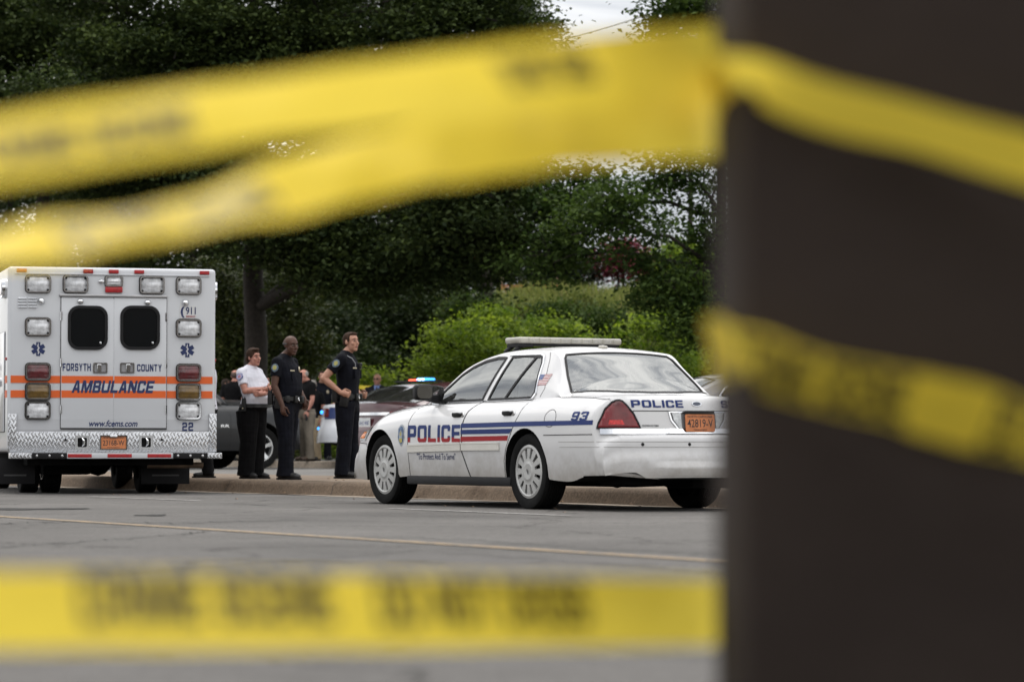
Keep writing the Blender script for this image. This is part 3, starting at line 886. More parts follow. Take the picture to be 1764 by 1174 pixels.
# fern-like sumac by the walk
def sumac(px, D, h, lab):
    rng = np.random.default_rng(5)
    b = foot(px, D); root = empty('sumac_plant', b); tag(root, lab, 'plant')
    st = MB(); V, F = [], []
    for k in range(9):
        a = 2 * math.pi * k / 9 + 0.3
        L = h * (0.8 + 0.3 * rng.random())
        pts = []
        for i in range(9):
            t = i / 8
            pts.append(Vector((math.cos(a) * L * 0.75 * t, math.sin(a) * L * 0.75 * t, h * 0.35 + h * 0.75 * t - h * 0.8 * t * t * t)))
        pts = [Vector((0, 0, 0))] + pts
        st.tube(pts, [0.02] + [0.012 * (1 - 0.08 * i) for i in range(9)], 5)
        for i in range(2, 10):
            d = (pts[i] - pts[i - 1]).normalized(); s = d.cross(Vector((0, 0, 1))).normalized()
            for sg in (-1, 1):
                for q in (0.0, 0.5):
                    p = pts[i - 1].lerp(pts[i], q); tip = p + s * sg * 0.26 * (1 - abs(i - 5) * 0.12) + d * 0.08 - Vector((0, 0, 0.06))
                    o = len(V); w = d * 0.028
                    V += [tuple(p), tuple(p.lerp(tip, 0.4) + w), tuple(tip), tuple(p.lerp(tip, 0.4) - w)]
                    F += [(o, o + 1, o + 2), (o, o + 2, o + 3)]
    st.build('stem', m_bark2, root, 60)
    np_mesh('frond', V, F, [L_bright], root, np.repeat(rng.random(len(F) // 2) * 0.5, 2))
sumac(706, 64.0, 1.45, 'palm-like sumac with arching fronds behind the maroon car')
sumac(905, 70.0, 2.0, 'spiky dark green sumac behind the front of the light bar')
# weeds over the slope: nobody could count them
rng = np.random.default_rng(77)
N = 150000
P = np.stack([rng.uniform(-17, 17, N), rng.uniform(60, 96, N), np.zeros(N)], 1)
keep = ((P[:, :2] - np.array([K0.x, K0.y])) @ np.array([KN.x, KN.y])) > 16.9
P = P[keep]; N = len(P)
P[:, 2] = [terrain_z(x, y) for x, y in P[:, :2]]
h = rng.uniform(0.2, 0.8, N); a = rng.uniform(0, 2 * math.pi, N); w = rng.uniform(0.010, 0.032, N)
d = np.stack([np.cos(a), np.sin(a), np.zeros(N)], 1); ln = rng.normal(size=(N, 3)) * 0.42; ln[:, 2] = 1
V = np.stack([P - d * w[:, None], P + d * w[:, None], P + ln * h[:, None] * 0.6 + d * w[:, None] * 1.3, P + ln * h[:, None] * 0.95], 1).reshape(-1, 3)
F = (np.arange(N)[:, None] * 4 + np.array([0, 1, 2, 3]))
o = np_mesh('weeds', V, F, [L_weed], None, rng.random(N)); tag(o, 'tall green and straw weeds covering the slope', 'weeds', kind='stuff')
# fallen leaves along the gutter
N = 160
V, F = [], []
for i in range(N):
    s_ = rng.uniform(-8, 16); n_ = rng.choice([rng.uniform(0.9, 1.2), rng.uniform(0.9, 1.2), rng.uniform(1.5, 4), rng.uniform(-2, 0.7)])
    z_ = 0.012 if n_ < 1.2 else Z_WALK + 0.008
    if n_ < 0.76: z_ = 0.016
    p = kp(s_, n_, z_); r = rng.uniform(0.015, 0.035); a0 = rng.uniform(0, 6.28); o_ = len(V)
    for k in range(4):
        V.append((p.x + r * math.cos(a0 + k * 1.57) * (1 if k % 2 else 0.6), p.y + r * math.sin(a0 + k * 1.57) * (1 if k % 2 else 0.6), p.z + 0.008 * (k % 2)))
    F.append((o_, o_ + 1, o_ + 2, o_ + 3))
m_dead = mat('dead_leaf', (0.16, 0.085, 0.035), 0.9, var=0.5, scale=3)
o = np_mesh('fallen_leaves', V, F, [m_dead]); tag(o, 'small dry brown leaves lying along the gutter and pavement', 'leaves', kind='stuff')

# orange mesh fence on the hilltop
m_orange = mat('orange_mesh', (0.62, 0.16, 0.07), 0.8, var=0.2)
m_wood = mat('fence_post_wood', (0.25, 0.18, 0.12), 0.9, var=0.3)
fr = empty('mesh_fence', (at(912, 505, 91).x, 91, terrain_z(at(912, 505, 91).x, 91) - 0.1)); tag(fr, 'orange plastic mesh fence across the hilltop', 'fence')
pm = MB()
for zz in range(11):
    pm.box((0, 0, 0.15 + zz * 0.07), (1.7, 0.006, 0.038))
for i in range(22):
    pm.box((-0.84 + i * 0.08, 0.005, 0.5), (0.03, 0.004, 0.74))
pm.build('mesh_panel', m_orange, fr)
for i in range(2):
    MB().tube([(-0.84 + i * 1.68, 0.05, -0.3), (-0.84 + i * 1.68, 0.05, 1.1)], 0.03, 6).build('fence_post', m_wood, fr)
# overhead cable
wa_, wb_ = at(700, 118, 110), at(1400, -80, 70)
cb = MB(); pts = []
for i in range(41):
    t = i / 40; p = wa_.lerp(wb_, t); p.z -= 0.5 * math.sin(math.pi * t); pts.append(p)
cb.tube(pts, 0.014, 5)
o = cb.build('overhead_cable', mat('cable_black', (0.03, 0.03, 0.03), 0.6), None); tag(o, 'thin overhead cable crossing the patch of white sky', 'cable')
# ---------------------------------------------------------------- cars: one loft for every body
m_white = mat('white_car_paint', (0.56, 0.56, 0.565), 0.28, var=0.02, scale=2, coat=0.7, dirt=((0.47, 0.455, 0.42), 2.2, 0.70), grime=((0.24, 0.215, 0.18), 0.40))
m_black = mat('black_plastic', (0.008, 0.008, 0.009), 0.55, var=0.2, spec=0.25)
m_rubber = mat('tyre_rubber', (0.0095, 0.0095, 0.0095), 0.9, var=0.25, scale=20, bump=0.2, spec=0.12)
m_under = mat('underbody_black', (0.008, 0.008, 0.008), 0.95, var=0.4, spec=0.1)
m_chrome = mat('chrome', (0.75, 0.76, 0.78), 0.08, metal=1.0, var=0.03)
m_hub = mat('wheel_cover_grey', (0.40, 0.40, 0.39), 0.42, metal=0.25, var=0.06, scale=9, dirt=((0.28, 0.24, 0.2), 8, 0.66))
m_alloy = mat('silver_alloy', (0.60, 0.61, 0.62), 0.25, metal=0.8, var=0.05)
m_seam = mat('panel_gap', (0.02, 0.02, 0.02), 0.9)
m_trimw = mat('cream_moulding', (0.56, 0.545, 0.50), 0.5, var=0.05)
m_blue = mat('police_blue', (0.010, 0.026, 0.125), 0.5, var=0.05, spec=0.25)
m_red = mat('police_red', (0.27, 0.010, 0.014), 0.5, var=0.05, spec=0.25)
m_navy = mat('navy_ink', (0.02, 0.03, 0.10), 0.5)
m_tail = mat('red_lens', (0.14, 0.003, 0.006), 0.16, var=0.5, scale=7, coat=0.25, bump=0.15, bscale=40)
m_clear = mat('clear_lens', (0.50, 0.52, 0.53), 0.12, var=0.25, scale=25, coat=0.9, bump=0.5, bscale=45)
m_amber = mat('amber_lens', (0.75, 0.22, 0.04), 0.15, var=0.25, scale=20, coat=0.8)
m_seat = mat('seat_cloth', (0.16, 0.17, 0.18), 0.9, var=0.2)
m_dash = mat('dash_plastic', (0.05, 0.05, 0.055), 0.7)
m_plate = mat('orange_plate', (0.50, 0.17, 0.06), 0.5, var=0.12, scale=14)
m_ink = mat('black_ink', (0.015, 0.015, 0.018), 0.6)
m_bar = mat('light_bar_lens', (0.34, 0.325, 0.28), 0.3, var=0.2, scale=5, coat=0.4, dirt=((0.34, 0.31, 0.25), 9, 0.55))
g_side = glass('side_glass', (0.86, 0.92, 0.90), 2.7)
g_rear = glass('rear_glass', (0.30, 0.36, 0.36), 2.8)
g_dark = glass('tinted_glass', (0.10, 0.11, 0.11), 1.7)

def bvh_of(me):
    return BVHTree.FromPolygons([v.co.copy() for v in me.vertices], [tuple(p.vertices) for p in me.polygons])

class Car:
    def __init__(c, cfg):
        c.cfg = cfg
        for k in ('zt', 'ze', 'yr', 'belt', 'W', 'bot'):
            setattr(c, k, pchip(cfg[k]))
        side = cfg['side']
        c.yf = pchip(side)
        c.loft()
    def section(c, x):
        cf = c.cfg
        zt = float(c.zt(x)); W = float(c.W(x)); b = float(c.bot(x))
        b = min(b, zt - 0.02)
        B = min(float(c.belt(x)), zt - 0.012)
        B = max(B, b + 0.004)
        pts = [(0, b + 0.004), (W * float(c.yf(0)) * 0.5, b + 0.003)]
        ns = cf.get('ns', 26)
        for i in range(ns + 1):
            t = i / ns
            pts.append((W * float(c.yf(t)), b + t * (B - b)))
        yb = W * float(c.yf(1))
        ze = float(c.ze(x)); yr = float(c.yr(x))
        if ze < B + 0.004: ze, yr = B + 0.004, yb - 0.012
        yr = min(yr, yb - 0.012)
        ng = cf.get('ng', 16)
        for i in range(1, ng + 1):
            t = i / ng
            pts.append((yb + (yr - yb) * t + cf.get('tumble', 0.018) * math.sin(math.pi * t), B + (ze - B) * t))
        nr = cf.get('nr', 18)
        zt = max(zt, ze + 0.002)
        for i in range(1, nr + 1):
            t = i / nr
            g = 1 - (1 - t) ** 2.2
            pts.append((yr * (1 - t), ze + (zt - ze) * g))
        return pts
    def loft(c):
        cf = c.cfg
        x0, x1 = cf['zt'][0][0], cf['zt'][-1][0]
        xs = np.linspace(x0, x1, 4001); zs = c.zt(xs); ze = c.ze(xs)
        ln = np.concatenate([[0], np.cumsum(np.hypot(np.diff(xs), np.maximum(np.abs(np.diff(zs)), np.abs(np.diff(ze)))))])
        n = int(ln[-1] / cf.get('step', 0.022))
        st = np.interp(np.linspace(0, ln[-1], n), ln, xs)
        bowr, bowf, er, ef = cf['bow']
        V, F, MI = [], [], []
        sec = [c.section(float(x)) for x in st]
        m = len(sec[0])
        ns = cf.get('ns', 26)
        for x, s in zip(st, sec):
            for sg in (1, -1):
                for (y, z) in s:
                    q = abs(y) / 0.95
                    wr = max(0.0, min(1.0, (er[0] - x) / (er[0] - er[1]))) if er else 0
                    wf = max(0.0, min(1.0, (x - ef[0]) / (ef[1] - ef[0]))) if ef else 0
                    wr = wr * wr * (3 - 2 * wr); wf = wf * wf * (3 - 2 * wf)
                    xx = x + bowr * q ** 2.6 * wr - bowf * q ** 2.6 * wf
                    V.append((xx, sg * y, z))
        c.mlen = m
        for i in range(len(st) - 1):
            for h in (0, 1):
                o = i * 2 * m + h * m
                for j in range(m - 1):
                    a, b = o + j, o + j + 1
                    q = (a, b, b + 2 * m, a + 2 * m)
                    F.append(q if h == 0 else q[::-1]); MI.append(1 if j < 2 else 0)
        for i, flip in ((0, False), (len(st) - 1, True)):
            o = i * 2 * m
            lp = [o + j for j in range(m)] + [o + m + j for j in range(m - 1, -1, -1)]
            F.append(tuple(lp if flip else lp[::-1])); MI.append(0)
        me = bpy.data.meshes.new('body')
        me.from_pydata(V, [], F)
        me.polygons.foreach_set('material_index', MI)
        bm = bmesh.new(); bm.from_mesh(me)
        bmesh.ops.remove_doubles(bm, verts=bm.verts[:], dist=0.0006)
        bmesh.ops.dissolve_degenerate(bm, edges=bm.edges[:], dist=0.0003)
        if cf.get('tweak'):
            for v in bm.verts: cf['tweak'](v)
        bmesh.ops.recalc_face_normals(bm, faces=bm.faces[:])
        bm.to_mesh(me); bm.free()
        for q in (cf['paint'], m_under): me.materials.append(q)
        o = link('body', me)
        # wheel arches
        cutters = []
        for hx, poly in cf['arches']:
            for sg in (1, -1):
                mb = MB(); mb.prism([(hx + a, b) for a, b in poly], lambda u, v, w: (u, w, v), sg * cf.get('arch_in', 0.55), sg * 1.3)
                k = mb.build('arch_cutter', m_under); cutters.append(k)
        for k in cutters:
            md = o.modifiers.new('arch', 'BOOLEAN'); md.object = k; md.operation = 'DIFFERENCE'; md.solver = 'EXACT'; md.material_mode = 'TRANSFER'
        me2 = bake(o)
        for k in cutters: bpy.data.objects.remove(k)
        c.me = me2
        c.bvh = bvh_of(me2)
    # ---- surface look-up
    def side(c, x, z, sg=1):
        h = c.bvh.ray_cast(Vector((x, sg * 1.6, z)), Vector((0, -sg, 0)))
        if h[0] is None or h[3] > 1.55:
            h = c.bvh.find_nearest(Vector((x, sg * 0.95, z)))
        n = h[1] if h[1].y * sg > 0 else -h[1]
        return h[0], n
    def rear(c, y, z):
        h = c.bvh.ray_cast(Vector((-3.0, y, z)), Vector((1, 0, 0)))
        if h[0] is None: h = c.bvh.find_nearest(Vector((-1.4, y, z)))
        n = h[1] if h[1].x < 0 else -h[1]
        return h[0], n
    def front(c, y, z):
        h = c.bvh.ray_cast(Vector((6.0, y, z)), Vector((-1, 0, 0)))
        if h[0] is None: h = c.bvh.find_nearest(Vector((3.9, y, z)))
        n = h[1] if h[1].x > 0 else -h[1]
        return h[0], n
    def top(c, x, y):
        h = c.bvh.ray_cast(Vector((x, y, 3.0)), Vector((0, 0, -1)))
        if h[0] is None: h = c.bvh.find_nearest(Vector((x, y, 1.4)))
        return h[0], h[1]
    def decal(c, VF, look, eps=0.003, step=0.035, mb=None):
        V, F = grid2d(VF[0], VF[1], step)
        mb = mb or MB()
        vs = []
        for u, v in V:
            p, n = look(u, v); vs.append(p + n * eps)
        return mb.add(vs, F)
    def ribbon(c, pts, look, w, eps=0.002, h=0.003, closed=False, dens=0.03, mb=None):
        """strip of width w standing h proud along a path of (u,v) on the surface"""
        P = []
        n = len(pts)
        for i in range(n if closed else n - 1):
            a, b = pts[i], pts[(i + 1) % n]
            L = math.hypot(b[0] - a[0], b[1] - a[1]); k = max(1, int(L / dens))
            P += [(a[0] + (b[0] - a[0]) * t / k, a[1] + (b[1] - a[1]) * t / k) for t in range(k)]
        if not closed: P.append(pts[-1])
        S = [look(u, v) for u, v in P]
        mb = mb or MB(); vs, fs = [], []
        N = len(P)
        for i in range(N):
            a = S[(i - 1) % N if closed else max(i - 1, 0)][0]; b = S[(i + 1) % N if closed else min(i + 1, N - 1)][0]
            t = (b - a)
            t = t.normalized() if t.length > 1e-6 else Vector((1, 0, 0))
            nn = S[i][1]; q = nn.cross(t)
            q = q.normalized() * w / 2 if q.length > 1e-6 else Vector((0, 0, w / 2))
            p = S[i][0]
            vs += [p - q + nn * (eps - 0.004), p - q + nn * (eps + h), p + q + nn * (eps + h), p + q + nn * (eps - 0.004)]
        M = N if closed else N - 1
        for i in range(M):
            a = i * 4; b = ((i + 1) % N) * 4
            for k in range(4):
                fs.append((a + k, a + (k + 1) % 4, b + (k + 1) % 4, b + k))
        if not closed: fs += [(3, 2, 1, 0), tuple((N - 1) * 4 + k for k in range(4))]
        return mb.add(vs, fs)
    def cam(c, root, px, py):
        """local surface point that the photograph shows at a pixel (used to measure shapes off the picture)"""
        M = root.matrix_world.inverted() if root.matrix_world != Matrix() else (Matrix.Translation(root.location) @ Matrix.Rotation(root.rotation_euler.z, 4, 'Z')).inverted()
        o = M @ Vector((0, 0, CAM_H)); d = (M @ at(px, py, 10.0) - o).normalized()
        h = c.bvh.ray_cast(o, d)
        return h[0]
    # ---- cutting the shell into panels
    def cut(c, bm, poly, ax, test):
        """cut faces passing test along polygon edges; ax gives the two coordinates used"""
        n = len(poly)
        cx = [p[0] for p in poly]; cy = [p[1] for p in poly]
        lo = (min(cx) - 0.06, min(cy) - 0.06); hi = (max(cx) + 0.06, max(cy) + 0.06)
        def near(f):
            if not test(f): return False
            co = f.calc_center_median()
            return lo[0] <= co[ax[0]] <= hi[0] and lo[1] <= co[ax[1]] <= hi[1]
        for i in range(n):
            a, b = poly[i], poly[(i + 1) % n]
            d = (b[0] - a[0], b[1] - a[1])
            L = math.hypot(*d)
            if L < 1e-5: continue
            no = Vector((0, 0, 0)); no[ax[0]] = -d[1] / L; no[ax[1]] = d[0] / L
            co = Vector((0, 0, 0)); co[ax[0]] = a[0]; co[ax[1]] = a[1]
            sel = []
            m0 = Vector(((a[0] + b[0]) / 2, (a[1] + b[1]) / 2)); rad = L / 2 + 0.05
            for f in bm.faces:
                if near(f):
                    p = f.calc_center_median()
                    if (Vector((p[ax[0]], p[ax[1]])) - m0).length < rad: sel.append(f)
            if not sel: continue
            es = set(e for f in sel for e in f.edges); vs = set(v for f in sel for v in f.verts)
            bmesh.ops.bisect_plane(bm, geom=list(vs) + list(es) + sel, plane_co=co, plane_no=no, dist=1e-5)
        def inside(u, v):
            r = False
            for i in range(n):
                (x1, y1), (x2, y2) = poly[i], poly[(i + 1) % n]
                if (y1 > v) != (y2 > v) and u < (x2 - x1) * (v - y1) / (y2 - y1) + x1: r = not r
            return r
        return [f for f in bm.faces if near(f) and inside(f.calc_center_median()[ax[0]], f.calc_center_median()[ax[1]])]
    def panels(c, root, spec):
        """spec: (name, polygon, axes, test, material); what is left is the body"""
        bm = bmesh.new(); bm.from_mesh(c.me)
        out = {}
        for nm, poly, ax, test, m in spec:
            fs = c.cut(bm, poly, ax, test)
            if not fs: continue
            idx = {}
            vs, ff = [], []
            for f in fs:
                q = []
                for v in f.verts:
                    if v not in idx: idx[v] = len(vs); vs.append(v.co.copy())
                    q.append(idx[v])
                ff.append(q)
            bmesh.ops.delete(bm, geom=fs, context='FACES')
            mb = MB(); mb.add(vs, ff)
            out.setdefault(nm, []).append(mb.build(nm, m, root, 35, fix=False))
        me = bpy.data.meshes.new('body'); bm.to_mesh(me); bm.free()
        for q in (c.cfg['paint'], m_under): me.materials.append(q)
        shade(me, 35)
        b = link('body', me, root)
        return b, out

SIDE_STD = [(0, 0.966), (0.22, 0.985), (0.42, 0.998), (0.62, 0.998), (0.74, 0.988), (0.84, 0.962), (0.91, 0.925), (0.96, 0.88), (1, 0.825)]
def arch_poly(r, zc, flare_b=0.0, flare_f=0.0, zlow=0.1):
    p = []
    for k in range(0, 25):
        a = R(-8 + 196 * k / 24)
        x, z = r * math.cos(a), zc + r * math.sin(a)
        p.append((x, z))
    p.append((-r - flare_b, zlow)); p.append((r + flare_f, zlow))
    return p

def wheel(root, x, y, r, sg, w, style, rim_r, m_rim):
    t = empty('wheel', (x, y, r)); t.parent = root
    ax = Vector((0, sg, 0))
    mb = MB()
    h = w / 2
    prof = [(rim_r * 0.97, -h * 0.82), (rim_r + 0.01, -h * 0.92), (r * 0.90, -h), (r * 0.965, -h * 0.93), (r * 0.995, -h * 0.72)]
    for k in range(7):                                       # tread ribs
        u = -0.66 + 1.32 * k / 6
        prof += [(r, h * (u - 0.055)), (r, h * (u + 0.055)), (r - 0.007, h * (u + 0.07)), (r - 0.007, h * (u + 0.15))] if k < 6 else [(r, h * (u - 0.05)), (r, h * (u + 0.05))]
    prof += [(r * 0.995, h * 0.76), (r * 0.965, h * 0.94), (r * 0.90, h), (rim_r + 0.012, h * 0.93), (rim_r * 0.97, h * 0.8), (rim_r * 0.95, h * 0.4)]
    mb.lathe(prof, (0, 0, 0), ax, 56, cap=False)
    mb.build('tyre', m_rubber, t, 40)
    MB().lathe([(0.001, h * 0.1), (rim_r * 0.98, h * 0.1), (rim_r * 0.98, -h * 0.6), (0.001, -h * 0.6)], (0, 0, 0), ax, 32).build('brake_drum', m_under, t)
    e1, e2 = Vector((1, 0, 0)), Vector((0, 0, 1))
    def pol(rad, ang, hh): return ax * hh + e1 * rad * math.cos(ang) + e2 * rad * math.sin(ang)
    mb = MB()
    if style == 'cover':
        K = 12; sub = 10
        rads = [(0.0, .80), (0.30, .86), (0.36, .80), (0.40, .78), (0.50, .79), (0.86, .73), (0.91, .80), (1.0, .74), (1.0, .55)]
        nA = K * sub
        vs, fs = [], []
        for ri, (q, hh) in enumerate(rads):
            for k in range(nA): vs.append(pol(max(q, 0.004) * rim_r, 2 * math.pi * k / nA, h * (hh + 0.12)))
        for ri in range(len(rads) - 1):
            for k in range(nA):
                sl = (k % sub)
                if ri == 4 and 3 <= sl <= 6: continue
                a = ri * nA + k; b = ri * nA + (k + 1) % nA
                fs.append((a, b, b + nA, a + nA))
        # walls of the slots
        o = len(vs)
        for s_ in range(K):
            k0, k1 = s_ * sub + 3, s_ * sub + 7
            for (ri, ka, rj, kb) in ((4, k0, 5, k0), (5, k1, 4, k1), (5, k0, 5, k1), (4, k1, 4, k0)):
                a = vs[ri * nA + ka % nA]; b = vs[rj * nA + kb % nA]
                p = len(vs); vs += [a, b, b - ax * 0.022, a - ax * 0.022]; fs.append((p, p + 1, p + 2, p + 3))
        mb.add(vs, fs)
        mb.build('rim', m_rim, t, 30)
        em = MB()
        em.prism([(0.026 * math.cos(a), 0.013 * math.sin(a)) for a in np.linspace(0, 2 * math.pi, 17)[:-1]], lambda u, v, w_: ax * (h * 0.985 + w_) + e1 * u * 0.6 + e2 * (v * 0.9 + u * 0.8), 0, 0.002)
        em.build('badge', m_ink, t)
        MB().lathe([(rim_r * 0.97, h * 0.5), (0.01, h * 0.5)], (0, 0, 0), ax, 32).build('wheel_back', m_under, t)
    else:                                                    # five-spoke alloy
        mb.lathe([(rim_r, h * 0.5), (rim_r, h * 0.92), (rim_r * 0.93, h * 0.92), (rim_r * 0.88, h * 0.5), (rim_r * 0.88, 0)], (0, 0, 0), ax, 40, cap=False)
        mb.lathe([(0.001, h * 0.78), (rim_r * 0.16, h * 0.78), (rim_r * 0.24, h * 0.66), (rim_r * 0.24, 0)], (0, 0, 0), ax, 24)
        for k in range(5):
            a0 = 2 * math.pi * k / 5 + 0.3
            vs = []
            for q, ww, hh in ((0.18, 0.30, .70), (0.55, 0.22, .72), (0.92, 0.30, .84)):
                for sgn in (-1, 1):
                    d = ax * (h * hh) + e1 * rim_r * (q * math.cos(a0) - sgn * ww * 0.5 * math.sin(a0)) + e2 * rim_r * (q * math.sin(a0) + sgn * ww * 0.5 * math.cos(a0))
                    vs += [d, d - ax * 0.04]
            fs = []
            for i in (0, 4): fs += [(i, i + 2, i + 6, i + 4), (i + 1, i + 5, i + 7, i + 3), (i, i + 4, i + 5, i + 1), (i + 2, i + 3, i + 7, i + 6)]
            mb.add(vs, fs)
        mb.build('rim', m_rim, t, 30)
    return t

def plate_text(root, parts, place, m, name='lettering'):
    mb = MB()
    for s, cx, cy, w, h, bold in parts:
        V, F = text2d(s, w, h, bold)
        mb.add([place(u + cx, v + cy, 0.0) for u, v in V], F)
    return mb.build(name, m, root, fix=False)

def seats(root, rows, zf=0.30, w=0.5, m=m_seat):
    for x, ys in rows:
        for y in ys:
            mb = MB()
            rot = Matrix.Rotation(R(-14), 3, 'Y')
            mb.box((x, y, zf + 0.17), (0.5, w, 0.16), 0.05)
            mb.box((x - 0.28, y, zf + 0.50), (0.14, w, 0.62), 0.06, rot)
            mb.box((x - 0.38, y, zf + 0.90), (0.10, 0.26, 0.17), 0.045, rot)
            mb.build('seat', m, root)

# ---------------------------------------------------------------- the police sedan
def tw(v):
    x, y, z = v.co
    if x < -0.95 and z < 0.37:
        a = abs(y)
        if a < 0.56: zm = 0.285
        elif a < 0.64: zm = 0.285 + (a - 0.56) / 0.08 * 0.06
        elif a < 0.75: zm = 0.345
        else: zm = 0.345 - (a - 0.75) / 0.2 * 0.035
        v.co.z = max(z, zm)
cfg = dict(
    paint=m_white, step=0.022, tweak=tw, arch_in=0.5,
    zt=[(-1.468, 0.30), (-1.464, 0.45), (-1.448, 0.55), (-1.446, 0.605), (-1.440, 0.645), (-1.425, 0.668), (-1.395, 0.680), (-1.382, 0.70), (-1.368, 0.78), (-1.354, 0.876), (-1.352, 0.888), (-1.328, 0.975), (-1.308, 1.0), (-1.26, 1.018), (-1.1, 1.028), (-0.85, 1.036), (-0.64, 1.040), (-0.60, 1.055), (-0.45, 1.155), (-0.2, 1.315), (-0.03, 1.418), (0.05, 1.448), (0.3, 1.49), (0.65, 1.507), (1.0, 1.500), (1.3, 1.462), (1.42, 1.43), (1.6, 1.355), (1.9, 1.20), (2.2, 1.045), (2.26, 1.018), (2.4, 1.005), (2.8, 0.975), (3.2, 0.915), (3.55, 0.835), (3.74, 0.765), (3.80, 0.735), (3.835, 0.64), (3.85, 0.60), (3.90, 0.575), (3.93, 0.53), (3.945, 0.42), (3.95, 0.30)],
    ze=[(-1.47, 0), (-0.50, 0.9), (-0.36, 1.035), (-0.28, 1.12), (-0.1, 1.30), (0.0, 1.395), (0.08, 1.43), (0.3, 1.455), (0.65, 1.468), (1.0, 1.455), (1.25, 1.425), (1.5, 1.375), (1.7, 1.31), (1.9, 1.195), (2.05, 1.09), (2.17, 1.0), (2.4, 0.8), (3.95, 0)],
    yr=[(-1.47, 0.78), (-0.36, 0.775), (-0.2, 0.70), (0.0, 0.625), (0.3, 0.60), (1.0, 0.595), (1.4, 0.615), (1.7, 0.65), (1.95, 0.71), (2.17, 0.775), (3.95, 0.78)],
    belt=[(-1.47, 1.0), (-1.25, 0.985), (-1.0, 1.0), (-0.4, 1.012), (0.3, 1.0), (1.2, 0.99), (2.1, 0.982), (2.5, 0.955), (2.9, 0.915), (3.3, 0.85), (3.6, 0.775), (3.95, 0.70)],
    W=[(-1.47, 0.905), (-1.38, 0.935), (-1.15, 0.958), (-0.6, 0.98), (0.3, 0.985), (2.0, 0.985), (2.9, 0.98), (3.4, 0.955), (3.75, 0.92), (3.95, 0.88)],
    bot=[(-1.47, 0.29), (-1.1, 0.30), (-0.72, 0.262), (-0.5, 0.27), (-0.3, 0.285), (2.3, 0.285), (2.6, 0.27), (3.2, 0.25), (3.6, 0.24), (3.95, 0.25)],
    side=SIDE_STD, bow=(0.22, 0.36, (-0.75, -1.3), (2.9, 3.75)),
    arches=[(0.0, arch_poly(0.385, 0.352, 0.16, 0.05)), (2.913, arch_poly(0.385, 0.358, 0.15, 0.03))])
POLICE = empty('police_sedan', K0, math.atan2(KD.y, KD.x))
tag(POLICE, 'white police sedan with blue and red stripes and number 93, parked along the kerb', 'police car')
car = Car(cfg)
is_side = lambda sg: (lambda f: f.normal.y * sg > 0.25 and f.calc_center_median().y * sg > 0.3)
fwin = [(2.03, 0.998), (1.10, 1.004), (0.945, 1.398), (1.12, 1.402), (1.35, 1.375), (1.55, 1.325), (1.72, 1.252), (1.90, 1.125)]
rwin = [(0.985, 1.004), (0.175, 1.012), (0.135, 1.06), (0.21, 1.33), (0.245, 1.375), (0.30, 1.396), (0.60, 1.412), (0.825, 1.405)]
door_f = [(2.285, 0.288), (2.285, 0.80), (2.24, 0.972), (1.07, 0.985), (1.15, 0.90), (1.195, 0.75), (1.195, 0.52), (1.10, 0.34), (1.07, 0.288)]
door_r = [(1.185, 0.75), (1.14, 0.90), (1.06, 0.985), (0.10, 0.992), (0.14, 0.85), (0.23, 0.72), (0.34, 0.56), (0.395, 0.44), (0.40, 0.288), (1.06, 0.288), (1.09, 0.34), (1.185, 0.52)]
up = lambda f: f.normal.z > 0.1
wind = [(2.20, 0), (2.185, 0.35), (2.14, 0.62), (2.085, 0.70), (1.85, 0.655), (1.6, 0.605), (1.36, 0.555), (1.40, 0.3), (1.42, 0)]
wind = wind + [(x, -y) for x, y in wind[-2:0:-1]]
backl = [(-0.595, 0), (-0.58, 0.3), (-0.53, 0.52), (-0.47, 0.66), (-0.40, 0.715), (-0.22, 0.655), (-0.04, 0.575), (0.0, 0.54), (0.0, 0.3), (0.0, 0)]
backl = backl + [(x, -y) for x, y in backl[-2:0:-1]]
spec = []
for sg in (1, -1):
    spec += [('window', fwin, (0, 2), is_side(sg), g_side), ('window', rwin, (0, 2), is_side(sg), g_side)]
spec += [('windscreen', wind, (0, 1), up, g_side), ('rear_window', backl, (0, 1), up, g_rear)]
low = lambda sg: (lambda f: f.normal.y * sg > 0.12 and f.calc_center_median().y * sg > 0.5 and f.material_index == 0)
for sg in (1, -1):
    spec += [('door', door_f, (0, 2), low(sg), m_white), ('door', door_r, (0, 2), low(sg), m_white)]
bump_r = [(-1.6, 0.2), (-1.6, 0.676), (-0.25, 0.672), (-0.25, 0.2)]
bump_f = [(3.25, 0.2), (3.25, 0.60), (3.6, 0.615), (4.1, 0.615), (4.1, 0.2)]
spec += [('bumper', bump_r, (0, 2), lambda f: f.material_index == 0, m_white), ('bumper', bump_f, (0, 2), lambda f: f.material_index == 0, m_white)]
lid = [(-1.40, -0.585), (-1.40, 0.585), (-1.15, 0.66), (-0.66, 0.68), (-0.62, 0), (-0.66, -0.68), (-1.15, -0.66)]
spec += [('trunk_lid', lid, (0, 1), lambda f: f.calc_center_median().z > 0.69 and f.calc_center_median().x < -0.6 and f.material_index == 0, m_white)]
hoodp = [(2.28, -0.62), (2.28, 0.62), (3.72, 0.52), (3.76, 0), (3.72, -0.52)]
spec += [('bonnet', hoodp, (0, 1), lambda f: f.normal.z > 0.3, m_white)]
body, pn = car.panels(POLICE, spec)
doors = pn['door']
L = lambda x, z: car.side(x, z, 1)
Rr = lambda x, z: car.side(x, z, -1)
